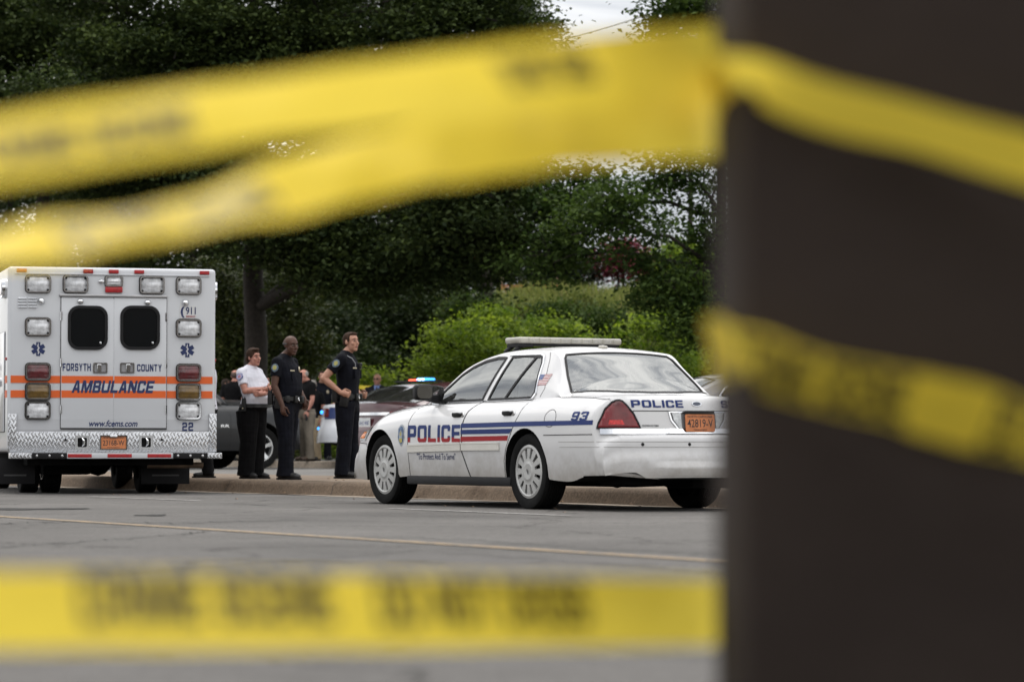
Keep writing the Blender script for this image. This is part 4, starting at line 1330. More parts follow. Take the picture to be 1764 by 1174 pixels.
# seams, rubber and bright trim
for lk in (L, Rr):
    sm = MB()
    for d in (door_f, door_r): car.ribbon(d, lk, 0.007, 0.001, 0.001, closed=True, mb=sm)
    car.ribbon([(3.25, 0.28), (3.25, 0.60), (3.6, 0.615)], lk, 0.007, 0.001, 0.001, mb=sm)
    car.ribbon([(-0.34, 0.672), (-1.12, 0.676)], lk, 0.008, 0.001, 0.001, mb=sm)
    car.ribbon([(-0.44 + 0.098 * math.cos(a), 0.822 + 0.078 * math.sin(a)) for a in np.linspace(0, 2 * math.pi, 29)[:-1]], lk, 0.005, 0.001, 0.001, closed=True, mb=sm)
    car.ribbon([(0.02, 1.02), (-0.02, 1.10), (0.10, 1.36), (0.16, 1.43)], lk, 0.005, 0.001, 0.001, mb=sm)
    sm.build('panel_seam', m_seam, POLICE)
sm = MB()
car.ribbon([(y, 0.882) for y in np.linspace(-0.62, 0.62, 25)], car.rear, 0.008, 0.001, 0.001, mb=sm)
car.ribbon([(0.62, 0.882), (0.57, 0.70)], car.rear, 0.006, 0.001, 0.001, mb=sm)
car.ribbon([(-0.62, 0.882), (-0.57, 0.70)], car.rear, 0.006, 0.001, 0.001, mb=sm)
sm.build('panel_seam', m_seam, POLICE)
rb = MB(); ch = MB()
for lk in (L, Rr):
    for wv in (fwin, rwin): car.ribbon(wv, lk, 0.030, 0.002, 0.005, closed=True, mb=rb)
    car.ribbon([(0.52, 1.40), (0.545, 1.02)][::-1] if False else [(0.365, 1.395), (0.665, 1.012)], lk, 0.03, 0.002, 0.006, mb=rb)
    car.ribbon([(2.12, 0.985), (1.1, 0.988), (0.15, 0.998), (0.108, 1.06), (0.185, 1.335), (0.235, 1.40), (0.30, 1.418), (0.9, 1.426)], lk, 0.018, 0.003, 0.008, mb=ch)
car.ribbon(wind, car.top, 0.03, 0.002, 0.004, closed=True, mb=rb)
car.ribbon(backl, car.top, 0.022, 0.002, 0.005, closed=True, mb=rb)
rb.build('window_seal', m_black, POLICE); ch.build('window_trim', m_chrome, POLICE)
# black sills and the underside
for sg in (1, -1):
    mb = MB(); mb.box((1.32, sg * 0.90, 0.25), (2.05, 0.13, 0.085), 0.02); mb.build('sill', m_black, POLICE)
mb = MB()
mb.box((1.3, 0, 0.27), (4.6, 1.1, 0.06)); mb.box((-0.95, -0.3, 0.27), (0.5, 0.5, 0.14), 0.04); mb.box((-0.9, 0.45, 0.28), (0.55, 0.3, 0.11), 0.05)
mb.tube([(0, -0.75, 0.33), (0, 0.75, 0.33)], 0.05, 8); mb.ell((0, 0, 0.32), (0.16, 0.14, 0.13)); mb.tube([(2.9, -0.7, 0.3), (2.9, 0.7, 0.3)], 0.04, 8)
mb.tube([(2.0, -0.2, 0.22), (0.2, -0.3, 0.22), (-0.6, -0.5, 0.25), (-1.38, -0.55, 0.27)], 0.03, 8)
mb.build('underbody', m_under, POLICE)
for (x, tr) in ((0.0, 0.835), (2.913, 0.81)):
    for sg in (1, -1): wheel(POLICE, x, sg * tr, 0.345, sg, 0.235, 'cover', 0.243, m_hub)
# side decals (the right side carries the same livery)
for sg, lk in ((1, L), (-1, Rr)):
    bl, rd, nv = MB(), MB(), MB()
    fl = lambda cx: (lambda u, v: lk(cx - u * sg, v))
    V, F = block2d('POLICE', 1.065, 0.163)
    hi = ([], []); 
    for part, zlo, zhi, tgt in (('up', -0.036, 0.2, bl), ('dn', -0.2, -0.036, rd)):
        bm = bmesh.new(); vs = [bm.verts.new((p[0], p[1], 0)) for p in V]
        for f in F: bm.faces.new([vs[i] for i in f])
        bmesh.ops.bisect_plane(bm, geom=bm.verts[:] + bm.edges[:] + bm.faces[:], plane_co=(0, -0.036, 0), plane_no=(0, 1, 0), clear_outer=(part == 'dn'), clear_inner=(part == 'up'))
        bm.verts.index_update()
        v2 = [(v.co.x, v.co.y) for v in bm.verts]; f2 = [tuple(v.index for v in f.verts) for f in bm.faces]; bm.free()
        car.decal((v2, f2), lambda u, v: lk(1.749 - u * sg, 0.695 + v), mb=tgt)
    car.decal(poly2d([(1.205, 0.745), (1.205, 0.787), (0.0, 0.797), (-1.12, 0.800), (-1.12, 0.760), (0.0, 0.754)]), lk, mb=bl)
    car.decal(poly2d([(1.205, 0.686), (1.205, 0.728), (0.22, 0.734), (0.27, 0.690)]), lk, mb=bl)
    car.decal(poly2d([(1.205, 0.618), (1.205, 0.664), (0.295, 0.671), (0.315, 0.626)]), lk, mb=rd)
    V, F = block2d('93', 0.245, 0.078, slant=0.15)
    car.decal((V, F), lambda u, v: lk(-0.92 - u * sg, 0.838 + v), mb=bl)
    V, F = text2d('"To Protect And To Serve"', 0.78, 0.062, 0.004)
    car.decal((V, F), lambda u, v: lk(1.71 - u * sg, 0.478 + v), mb=nv, step=0.06)
    bl.build('blue_livery', m_blue, POLICE, fix=False); rd.build('red_livery', m_red, POLICE, fix=False); nv.build('motto_lettering', m_navy, POLICE, fix=False)
bl = MB()
V, F = block2d('POLICE', 0.49, 0.064)
car.decal((V, F), lambda u, v: car.rear(0.385 - u, 0.944 + v), eps=0.004, mb=bl)
bl.build('trunk_lettering', m_blue, POLICE, fix=False); bl = MB()
V, F = block2d('SE', 0.15, 0.064)
car.decal((V, F), lambda u, v: car.rear(-0.335 - u, 0.944 + v), eps=0.004, mb=bl)
bl.build('trunk_lettering', m_blue, POLICE, fix=False)
# door crest: shield with scrolls
def shield(w, h):
    return [(0, h / 2), (-w * .22, h * .46), (-w * .36, h * .38), (-w * .47, h * .3), (-w * .42, h * .1), (-w * .5, -h * .08), (-w * .38, -h * .28), (-w * .16, -h * .43), (0, -h / 2), (w * .16, -h * .43), (w * .38, -h * .28), (w * .5, -h * .08), (w * .42, h * .1), (w * .47, h * .3), (w * .36, h * .38), (w * .22, h * .46)]
m_crest = mat('crest_silver', (0.30, 0.33, 0.37), 0.5, var=0.3, scale=30); m_crest2 = mat('crest_gold', (0.42, 0.36, 0.10), 0.5, var=0.4, scale=40); m_crest3 = mat('crest_blue', (0.07, 0.12, 0.22), 0.5, var=0.4, scale=40)
for sg, lk in ((1, L), (-1, Rr)):
    lk2 = lambda u, v: lk(2.425 - u * sg, 0.680 + v)
    cm = MB(); cm.cur = 0
    car.decal(poly2d(shield(0.145, 0.215)), lk2, eps=0.003, mb=cm)
    cm.cur = 2; car.decal(poly2d(shield(0.118, 0.18)), lk2, eps=0.0045, mb=cm)
    cm.cur = 0; car.decal(poly2d([(0, 0.055), (-0.04, 0.02), (-0.03, -0.03), (0.03, -0.03), (0.04, 0.02)]), lk2, eps=0.006, mb=cm)
    cm.cur = 1; car.decal(poly2d([(-0.032, -0.028), (0.032, -0.028), (0.028, -0.06), (0, -0.075), (-0.028, -0.06)]), lk2, eps=0.0065, mb=cm)
    car.decal(poly2d([(0, 0.045), (-0.018, 0.01), (0, -0.01), (0.018, 0.01)]), lk2, eps=0.0075, mb=cm)
    cm.build('door_crest', [m_crest, m_crest2, m_crest3], POLICE, fix=False)
# flag on the quarter panel
fm_w, fm_r, fm_b = mat('flag_white', (0.7, 0.7, 0.7), 0.5), m_red, mat('flag_blue', (0.05, 0.09, 0.25), 0.5)
for sg, lk in ((1, L), (-1, Rr)):
    mb = MB()
    sh = lambda u, v: lk(0.06 - (u + (v) * 0.35) , 1.178 + v)
    for i in range(13):
        v0 = 0.048 - 0.096 * i / 13; v1 = 0.048 - 0.096 * (i + 1) / 13
        mb.cur = 0 if i % 2 else 1
        car.decal(poly2d([(-0.10, v1), (0.10, v1), (0.10, v0), (-0.10, v0)]), sh, eps=0.003, mb=mb, step=0.1)
    mb.cur = 2
    car.decal(poly2d([(-0.10, 0.0), (-0.015, 0.0), (-0.015, 0.048), (-0.10, 0.048)]), sh, eps=0.0045, mb=mb, step=0.1)
    mb.cur = 0
    for i in range(4):
        for j in range(3):
            u, v = -0.09 + i * 0.021, 0.008 + j * 0.015
            car.decal(poly2d([(u - .003, v - .003), (u + .003, v - .003), (u + .003, v + .003), (u - .003, v + .003)]), sh, eps=0.0055, mb=mb, step=0.1)
    mb.build('flag_decal', [fm_w, fm_r, fm_b], POLICE, fix=False)
# mouldings, handles
for di, (lk, sg) in enumerate(((L, 1), (Rr, -1))):
    for k, (a, b) in enumerate((((2.275, 0.552), (1.20, 0.570)), ((1.18, 0.571), (0.46, 0.574)))):
        dr = doors[di * 2 + k]
        car.ribbon([a, b], lk, 0.072, 0.004, 0.010).build('side_moulding', m_trimw, dr)
        car.ribbon([(a[0], a[1] + 0.030), (b[0], b[1] + 0.030)], lk, 0.012, 0.012, 0.005).build('moulding_ridge', m_trimw, dr)
        xh = (1.29, 0.862) if k == 0 else (0.32, 0.868)
        p, n = lk(*xh)
        hb = MB(); hb.cur = 0
        out = rr(0, 0, 0.215, 0.056, 0.026)
        hb.prism(out, lambda u, v, w: p + Vector((u, 0, v)) + n * w, -0.004, 0.006, 0.004)
        hb.cur = 1
        hb.prism(rr(0.03 if True else 0, -0.002, 0.15, 0.036, 0.017), lambda u, v, w: p + Vector((u, 0, v)) + n * w, 0.006, 0.026, 0.008)
        hb.build('door_handle', [m_chrome, m_black], dr)
    # wing mirror
    mr = empty('wing_mirror', (1.86, sg * 1.0, 1.06)); mr.parent = POLICE
    rot = Matrix.Rotation(R(-12 * sg), 3, 'Z')
    mb = MB(); mb.box((0.02, sg * 0.03, 0.03), (0.13, 0.185, 0.155), 0.05, rot, 3)
    mb.tube([(0.05, -sg * 0.14, -0.03), (0.04, -sg * 0.06, -0.02), (0.02, sg * 0.02, 0.0)], [0.05, 0.042, 0.05], 10)
    mb.prism([(0.0, -0.08), (0.17, -0.08), (-0.02, 0.06), (-0.05, 0.0)], lambda u, v, w: (u, -sg * 0.17 + sg * w, v + 0.02), 0.0, 0.025)
    mb.build('mirror_shell', m_black, mr)
    mb = MB(); mb.prism(rr(0, 0, 0.15, 0.12, 0.04), lambda u, v, w: rot @ Vector((-0.068 - w, u, v)) + Vector((0.02, sg * 0.03, 0.03)), -0.004, 0.003)
    mb.build('mirror_glass', mat('mirror_glass', (0.55, 0.58, 0.58), 0.03, metal=1.0), mr)
# rear: lamps, chrome, plate, badges, sensors
tailp = []
for q in ((1028.6, 737.5), (1031, 728), (1035, 720.8), (1042.2, 704.8), (1053.8, 693.2), (1061, 690), (1066.8, 689.5), (1072, 691.5), (1079.9, 699), (1091.4, 713.5), (1103, 737.3)):
    h = car.cam(POLICE, *q); tailp.append((h.y, h.z))
for sg in (1, -1):
    tl = [(u * sg, v) for u, v in tailp]
    o = car.decal(poly2d(tl), car.rear, eps=0.012, step=0.03).build('tail_lamp', m_tail, POLICE)
    md = o.modifiers.new('thick', 'SOLIDIFY'); md.thickness = 0.014; md.offset = -1
    car.ribbon(tl, car.rear, 0.016, 0.004, 0.010, closed=True).build('lamp_seal', m_black, o)
    mb = MB(); car.decal(poly2d([(0.70 * sg, 0.76), (0.83 * sg, 0.76), (0.82 * sg, 0.80), (0.72 * sg, 0.80)]), car.rear, eps=0.015, mb=mb)
    mb.build('reflector', mat('red_reflector', (0.5, 0.02, 0.02), 0.2, var=0.4, scale=60), o)
cb_ = MB()
car.ribbon([(y, 0.700) for y in np.linspace(-0.895, 0.895, 60)], car.rear, 0.048, 0.004, 0.012, mb=cb_)
cb_.build('chrome_strip', m_chrome, POLICE)
rec = [(0.292, 0.872), (-0.292, 0.872), (-0.275, 0.80), (-0.215, 0.725), (-0.17, 0.703), (0.17, 0.703), (0.215, 0.725), (0.275, 0.80)]
mb = MB(); car.decal(poly2d(rec), car.rear, eps=0.003, mb=mb); mb.build('plate_recess', mat('recess_grey', (0.16, 0.16, 0.165), 0.4, var=0.1), POLICE, fix=False)
car.ribbon(rec, car.rear, 0.014, 0.003, 0.006, closed=True).build('recess_trim', m_chrome, POLICE)
for sg in (1, -1):
    lp = [(0.265 * sg, 0.862), (0.178 * sg, 0.862), (0.178 * sg, 0.718), (0.195 * sg, 0.722), (0.252 * sg, 0.80)]
    car.decal(poly2d(lp), car.rear, eps=0.010).build('reversing_lamp', m_clear, POLICE)
pp, pn_ = car.rear(0.0, 0.785)
pb = empty('licence_plate', (pp.x - 0.03, 0, 0.778)); pb.parent = POLICE
tilt = Matrix.Rotation(R(5), 3, 'Y')
pl = lambda u, v, w: tilt @ Vector((-w, -u, v))
mb = MB(); mb.prism(rr(0, 0, 0.305, 0.152, 0.014), pl, -0.002, 0.002); mb.build('plate_sheet', m_plate, pb)
plate_text(pb, [('NORTH CAROLINA', 0, 0.056, 0.255, 0.022, 0.012), ('42819-V', 0, -0.003, 0.265, 0.072, 0.006), ('PERMANENT', 0, -0.061, 0.14, 0.014, 0.01)], lambda u, v, w: pl(u, v, 0.0032), m_ink)
car.ribbon([(0.15, 0.866), (-0.15, 0.866)], car.rear, 0.02, 0.01, 0.03).build('plate_light', m_black, POLICE)
ov = [(0.052 * math.cos(a), 0.022 * math.sin(a)) for a in np.linspace(0, 2 * math.pi, 25)[:-1]]
p0, n0 = car.rear(0.0, 0.945)
mb = MB(); mb.prism(ov, lambda u, v, w: car.rear(-u, 0.945 + v)[0] + n0 * w, 0.001, 0.006)
mb.build('trunk_badge', m_chrome, POLICE)
mb = MB(); mb.prism([(u * .8, v * .74) for u, v in ov], lambda u, v, w: car.rear(-u, 0.945 + v)[0] + n0 * w, 0.005, 0.0075)
mb.build('badge_field', mat('badge_dark', (0.06, 0.07, 0.10), 0.2), POLICE)
V, F = text2d('CROWN VICTORIA', 0.155, 0.017, 0.02)
car.decal((V, F), lambda u, v: car.rear(0.475 - u, 0.752 + v), eps=0.004, step=0.08).build('model_lettering', m_ink, POLICE, fix=False)
gr = MB()
for z in (0.566, 0.612):
    car.ribbon([(y, z) for y in np.linspace(-0.95, 0.95, 70)], car.rear, 0.007, 0.0005, 0.001, mb=gr)
for lk in (L, Rr):
    car.ribbon([(-1.2, 0.566), (-0.62, 0.566)], lk, 0.007, 0.0005, 0.001, mb=gr); car.ribbon([(-1.2, 0.612), (-0.60, 0.612)], lk, 0.007, 0.0005, 0.001, mb=gr)
gr.build('bumper_groove', mat('groove_grey', (0.34, 0.335, 0.33), 0.6), pn['bumper'][0])
for y in (0.585, 0.14, -0.14 - 0.16, -0.585):
    p, n = car.rear(y, 0.59)
    MB().lathe([(0.001, 0.004), (0.013, 0.004), (0.015, 0.0), (0.015, -0.01)], p, n, 16).build('parking_sensor', m_black, pn['bumper'][0])
# smooth step low on the bumper
st = MB(); vs, fs = [], []
ys = np.linspace(-0.55, 0.55, 60)
for y in ys:
    k = min(1, (0.55 - abs(y)) / 0.22); k = k * k * (3 - 2 * k)
    for z, e in ((0.445, 0.001), (0.425, 0.005), (0.40, 0.015), (0.388, 0.018), (0.375, 0.017), (0.345, 0.012), (0.315, 0.006)):
        p, n = car.rear(y, z); vs.append(p + Vector((-1, 0, 0)) * e * k + Vector((-0.0015, 0, 0)))
for i in range(59):
    for j in range(6):
        a = i * 7 + j; fs.append((a, a + 7, a + 8, a + 1))
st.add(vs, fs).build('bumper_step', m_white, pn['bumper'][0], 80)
# headlamps, grille, marker lamps
for sg in (1, -1):
    hp = [(0.48, 0.655), (0.84, 0.645), (0.92, 0.66), (0.90, 0.745), (0.80, 0.765), (0.48, 0.77)]
    o = car.decal(poly2d([(u * sg, v) for u, v in hp]), car.front, eps=0.008).build('headlamp', m_clear, POLICE)
    lk = L if sg > 0 else Rr
    o = car.decal(poly2d([(3.52, 0.635), (3.29, 0.63), (3.32, 0.755), (3.40, 0.765), (3.50, 0.74)]), lk, eps=0.010, step=0.02).build('marker_lamp', m_clear, POLICE)
    car.decal(poly2d([(3.50, 0.65), (3.33, 0.65), (3.345, 0.712), (3.49, 0.712)]), lk, eps=0.014, step=0.02).build('amber_marker', m_amber, o)
mb = MB(); car.decal(poly2d([(-0.42, 0.65), (0.42, 0.65), (0.42, 0.76), (-0.42, 0.76)]), car.front, eps=0.006, mb=mb); mb.build('grille', m_black, POLICE)
gs = MB()
for k in range(6): car.ribbon([(y, 0.66 + k * 0.018) for y in np.linspace(-0.41, 0.41, 15)], car.front, 0.006, 0.008, 0.006, mb=gs)
gs.build('grille_bar', m_chrome, POLICE)
# roof: light bar with feet, antenna puck
lb = empty('light_bar', (1.02, 0, 1.50)); lb.parent = POLICE
mb = MB()
mb.box((0, -0.03, 0.070), (0.29, 1.13, 0.060), 0.027, None, 4)
mb.build('light_bar_lens', m_bar, lb, 50)
mb = MB(); mb.box((0, -0.03, 0.033), (0.25, 1.09, 0.018), 0.005)
for y in (-0.47, 0.45):
    for xx in (-0.08, 0.08):
        mb.tube([(xx, y, 0.04), (xx, y + 0.07 * (1 if y > 0 else -1), -0.01), (xx, y + 0.12 * (1 if y > 0 else -1), -0.04)], [0.02, 0.022, 0.016], 8)
    mb.box((0, y, 0.02), (0.26, 0.14, 0.03), 0.006)
mb.build('light_bar_mount', m_black, lb)
for k in range(9):
    MB().box((-0.142, -0.495 + k * 0.116, 0.070), (0.010, 0.006, 0.04)).build('lens_divider', mat('lens_divider', (0.25, 0.24, 0.2), 0.5), lb)
for k in range(8):
    MB().box((-0.139, -0.437 + k * 0.116, 0.069), (0.012, 0.075, 0.026), 0.005).build('strobe_module', mat('strobe_grey', (0.40, 0.39, 0.36), 0.25, var=0.3, scale=60), lb)
p, n = car.top(0.25, 0.0)
MB().lathe([(0.045, -0.005), (0.045, 0.012), (0.036, 0.022), (0.0, 0.026)], p, n, 20).build('roof_antenna', m_bar, POLICE)
# inside
it = MB(); it.box((0.9, 0, 0.42), (2.5, 1.5, 0.06)); it.box((-0.45, 0, 0.99), (0.5, 1.3, 0.03)); it.build('cabin_floor', m_dash, POLICE)
seats(POLICE, [(1.05, (0.36, -0.36))], 0.42); mb = MB(); mb.box((0.15, 0, 0.60), (0.5, 1.3, 0.16), 0.05); mb.box((-0.12, 0, 0.85), (0.14, 1.3, 0.45), 0.05, Matrix.Rotation(R(-14), 3, 'Y')); mb.build('seat', m_seat, POLICE)
mb = MB(); mb.box((1.85, 0, 0.90), (0.5, 1.35, 0.16), 0.06); mb.build('dashboard', m_dash, POLICE)
mb = MB(); c0 = Vector((1.52, 0.36, 0.98)); e1 = Vector((0, 1, 0)); e2 = Vector((-0.4, 0, 0.92)).normalized()
ringp = [c0 + (e1 * math.cos(a) + e2 * math.sin(a)) * 0.19 for a in np.linspace(0, 2 * math.pi, 33)]
mb.tube(ringp, 0.016, 8); mb.tube([c0 - e1 * 0.19, c0 + e1 * 0.19], 0.02, 6); mb.tube([c0, c0 + Vector((0.3, 0, -0.12))], 0.035, 8); mb.build('steering_wheel', m_black, POLICE)
mb = MB()
for y in (-0.62, 0, 0.62): mb.tube([(0.62, y, 0.6), (0.58, y * 0.93, 1.38)], 0.012, 6)
mb.tube([(0.58, -0.58, 1.38), (0.58, 0.58, 1.38)], 0.012, 6); mb.tube([(0.6, -0.6, 1.02), (0.6, 0.6, 1.02)], 0.012, 6); mb.box((0.63, 0, 0.75), (0.02, 1.25, 0.5)); mb.build('cage_partition', m_dash, POLICE)
mb = MB(); mb.box((1.48, 0, 1.36), (0.02, 0.22, 0.06), 0.01); mb.build('inner_mirror', m_black, POLICE)
# ---------------------------------------------------------------- the cars parked behind
m_maroon = mat('maroon_car_paint', (0.055, 0.009, 0.013), 0.25, var=0.05, coat=0.8)
m_white2 = mat('clean_white_paint', (0.66, 0.68, 0.72), 0.3, var=0.03, coat=0.6)
m_grey = mat('charcoal_car_paint', (0.008, 0.009, 0.011), 0.32, var=0.05, coat=0.35)
m_silver = mat('grey_car_paint', (0.14, 0.135, 0.14), 0.28, metal=0.4, var=0.05, coat=0.7)
m_panelb = mat('blue_panel', (0.02, 0.04, 0.14), 0.4)
m_lit_b = mat('lit_blue_strobe', (0.05, 0.35, 1.0), 0.4, emit=3.0)
m_lit_w = mat('lit_strobe_core', (0.55, 0.85, 1.0), 0.4, emit=6.0)
m_lit_r = mat('lit_red_strobe', (1.0, 0.12, 0.06), 0.4, emit=3.0)
m_paper = mat('white_plate', (0.55, 0.57, 0.58), 0.5, var=0.1, scale=20)

def sedan_cfg(paint, z=1.0, deck=1.0, length=1.0):
    c = dict(cfg); c.pop('tweak', None)
    c.update(paint=paint, step=0.05, ns=16, ng=10, nr=12)
    return c
FAST = dict(step=0.05, ns=16, ng=10, nr=12, arch_in=0.55)
def fastback(paint):
    """smooth four-door with a high short deck and a long sloping rear window"""
    return dict(FAST, paint=paint,
        zt=[(-1.10, 0.32), (-1.09, 0.50), (-1.07, 0.62), (-1.05, 0.70), (-1.02, 0.74), (-0.985, 0.86), (-0.97, 0.98), (-0.965, 1.06), (-0.94, 1.095), (-0.88, 1.098), (-0.62, 1.10), (-0.52, 1.115), (-0.3, 1.20), (0.0, 1.305), (0.35, 1.405), (0.7, 1.455), (1.05, 1.468), (1.4, 1.445), (1.6, 1.40), (1.9, 1.26), (2.2, 1.10), (2.38, 1.01), (2.8, 0.955), (3.2, 0.87), (3.5, 0.76), (3.62, 0.68), (3.68, 0.5), (3.70, 0.32)],
        ze=[(-1.1, 0), (-0.6, 0.9), (-0.45, 1.03), (-0.2, 1.15), (0.1, 1.27), (0.4, 1.36), (0.75, 1.415), (1.1, 1.425), (1.4, 1.40), (1.7, 1.31), (2.0, 1.15), (2.22, 1.0), (2.4, 0.8), (3.7, 0)],
        yr=[(-1.1, 0.76), (-0.45, 0.72), (0.0, 0.62), (0.6, 0.56), (1.2, 0.57), (1.7, 0.63), (2.2, 0.75), (3.7, 0.76)],
        belt=[(-1.1, 1.05), (-0.9, 1.045), (-0.4, 1.03), (0.6, 0.985), (1.6, 0.955), (2.3, 0.94), (2.9, 0.88), (3.4, 0.77), (3.7, 0.66)],
        W=[(-1.1, 0.86), (-0.95, 0.89), (-0.5, 0.915), (0.5, 0.92), (2.0, 0.92), (2.9, 0.915), (3.4, 0.88), (3.7, 0.80)],
        bot=[(-1.1, 0.33), (-0.6, 0.26), (0, 0.24), (2.7, 0.22), (3.3, 0.21), (3.7, 0.23)],
        side=SIDE_STD, bow=(0.24, 0.36, (-0.35, -0.98), (2.7, 3.6)),
        arches=[(0.0, arch_poly(0.365, 0.335, 0.02, 0.02)), (2.775, arch_poly(0.365, 0.335, 0.02, 0.02))])
FB_WIN = dict(
    f=[(2.02, 0.985), (1.16, 1.0), (1.14, 1.37), (1.4, 1.355), (1.68, 1.26), (1.9, 1.12)],
    r=[(1.08, 1.0), (0.25, 1.025), (0.12, 1.09), (0.25, 1.20), (0.48, 1.30), (0.75, 1.36), (1.06, 1.375)],
    w=[(2.36, 0), (2.33, 0.35), (2.22, 0.66), (1.9, 0.615), (1.56, 0.52), (1.58, 0.3), (1.6, 0)],
    b=[(-0.50, 0), (-0.48, 0.35), (-0.42, 0.52), (-0.30, 0.57), (0.0, 0.49), (0.22, 0.44), (0.25, 0.25), (0.26, 0)])

def build_car(root, cr, win, doors_xz, wheel_x, track, wr, glassm, rim, lamp, lampm, style='alloy', bump=None, chrome=True, rim_r=None):
    m = cr.cfg['paint']
    sd = lambda sg: (lambda f: f.normal.y * sg > 0.25 and f.calc_center_median().y * sg > 0.3)
    up_ = lambda f: f.normal.z > 0.1
    lw = lambda sg: (lambda f: f.normal.y * sg > 0.12 and f.calc_center_median().y * sg > 0.45 and f.material_index == 0)
    W_ = win['w'] + [(x, -y) for x, y in win['w'][-2:0:-1]]
    B_ = win['b'] + [(x, -y) for x, y in win['b'][-2:0:-1]]
    sp = []
    for sg in (1, -1):
        sp += [('window', win['f'], (0, 2), sd(sg), glassm), ('window', win['r'], (0, 2), sd(sg), glassm)]
        if 'q' in win: sp += [('window', win['q'], (0, 2), sd(sg), glassm)]
    sp += [('windscreen', W_, (0, 1), up_, g_side), ('rear_window', B_, (0, 1), up_, g_rear)]
    for sg in (1, -1):
        for d in doors_xz: sp.append(('door', d, (0, 2), lw(sg), m))
    if bump:
        for b in bump: sp.append(('bumper', b, (0, 2), lambda f: f.material_index == 0, m))
    bd, pn = cr.panels(root, sp)
    Lk, Rk = (lambda x, z: cr.side(x, z, 1)), (lambda x, z: cr.side(x, z, -1))
    t_ = MB()
    for lk in (Lk, Rk):
        s_ = MB()
        for d in doors_xz: cr.ribbon(d, lk, 0.008, 0.001, 0.001, closed=True, dens=0.06, mb=s_)
        s_.build('panel_seam', m_seam, root)
        for k in ('f', 'r', 'q'):
            if k in win: cr.ribbon(win[k], lk, 0.035, 0.002, 0.005, closed=True, dens=0.06, mb=t_)
    cr.ribbon(W_, cr.top, 0.03, 0.002, 0.004, closed=True, dens=0.06, mb=t_)
    cr.ribbon(B_, cr.top, 0.03, 0.002, 0.004, closed=True, dens=0.06, mb=t_)
    t_.build('window_seal', m_black, root)
    if chrome:
        for lk in (Lk, Rk):
            pth = [win['r'][1], win['r'][2], win['r'][3], win['r'][4], win['r'][5], win['r'][-1], win['f'][2], win['f'][3]]
            cr.ribbon([(x, z + 0.025) for x, z in pth], lk, 0.022, 0.005, 0.008, dens=0.06).build('window_trim', m_chrome, root)
    for x in wheel_x:
        for sg in (1, -1): wheel(root, x, sg * track, wr, sg, 0.225, style, rim_r or wr * 0.68, rim)
    for sg in (1, -1):
        o = cr.decal(poly2d([(u * sg, v) for u, v in lamp]), cr.rear, eps=0.010, step=0.04).build('tail_lamp', lampm, root)
    mb = MB(); mb.box((1.35, 0, 0.30), (3.6, 1.1, 0.08)); mb.box((1.2, 0, 0.45), (2.6, 1.4, 0.05)); mb.build('underbody', m_under, root)
    mb = MB(); mb.box((1.9, 0, 0.9), (0.4, 1.3, 0.15), 0.05); mb.build('dashboard', m_dash, root)
    seats(root, [(1.15, (0.36, -0.36))], 0.36)
    MB().box((0.25, 0, 0.62), (0.6, 1.25, 0.2), 0.05).build('rear_seat', m_seat, root)
    for sg in (1, -1):
        mm = empty('wing_mirror', (1.83, sg * 0.98, 1.02)); mm.parent = root
        mb = MB(); mb.box((0, sg * 0.06, 0.03), (0.12, 0.21, 0.14), 0.045); mb.box((0.02, -sg * 0.07, -0.01), (0.06, 0.12, 0.04), 0.012); mb.build('mirror_shell', m, mm)
        MB().box((-0.0625, sg * 0.06, 0.03), (0.004, 0.16, 0.10), 0.0).build('mirror_glass', MATS['mirror_glass'], mm)
        o = cr.decal(poly2d([(0.5 * sg, 0.62), (0.78 * sg, 0.64), (0.72 * sg, 0.74), (0.5 * sg, 0.72)]), cr.front, eps=0.008, step=0.06).build('headlamp', m_clear, root)
    return bd, pn

def place(px, D, z, n_heading_deg, xr):
    """root so that the point (xr,0) of the car stands at photo column px, distance D"""
    a = R(n_heading_deg); d = Vector((math.cos(a), math.sin(a), 0))
    p = at(px, 770, D); p = Vector((p.x, D, z)) - d * xr
    return p, a
HEAD = 29.0

# maroon saloon
p, a = place(630, 46.8, Z_LOT, 40, -1.0)
r_ = empty('maroon_saloon', p, a); tag(r_, 'dark maroon saloon parked nose-in behind the front of the white police sedan', 'car')
cm_ = Car(fastback(m_maroon))
DOORS = [[(2.25, 0.30), (2.25, 0.75), (2.15, 0.93), (1.08, 0.965), (1.1, 0.6), (1.08, 0.30)], [(1.06, 0.30), (1.08, 0.6), (1.06, 0.965), (0.05, 0.99), (0.20, 0.80), (0.36, 0.62), (0.42, 0.45), (0.44, 0.30)]]
build_car(r_, cm_, FB_WIN, DOORS, (0.0, 2.775), 0.80, 0.325, g_dark, m_alloy, [(0.40, 0.84), (0.62, 0.82), (0.82, 0.86), (0.86, 0.93), (0.80, 0.985), (0.55, 0.96), (0.42, 0.93)], m_tail, bump=[[(-1.3, 0.2), (-1.3, 0.74), (-0.6, 0.74), (-0.42, 0.6), (-0.42, 0.2)]])
ch_ = MB(); cm_.ribbon([(y, 0.925) for y in np.linspace(-0.52, 0.52, 20)], cm_.rear, 0.045, 0.006, 0.012, mb=ch_); ch_.build('chrome_strip', m_chrome, r_)
q, n_ = cm_.rear(0, 0.80)
pb = empty('licence_plate', (q.x - 0.03, 0, 0.79)); pb.parent = r_
pl2 = lambda u, v, w: Vector((-w, -u, v))
mb = MB(); mb.prism(rr(0, 0, 0.305, 0.152, 0.012), pl2, -0.002, 0.002); mb.build('plate_sheet', m_paper, pb)
plate_text(pb, [('AHC 4087', 0, -0.005, 0.25, 0.062, 0.004)], lambda u, v, w: pl2(u, v, 0.0035), mat('plate_blue_ink', (0.06, 0.08, 0.22), 0.6))
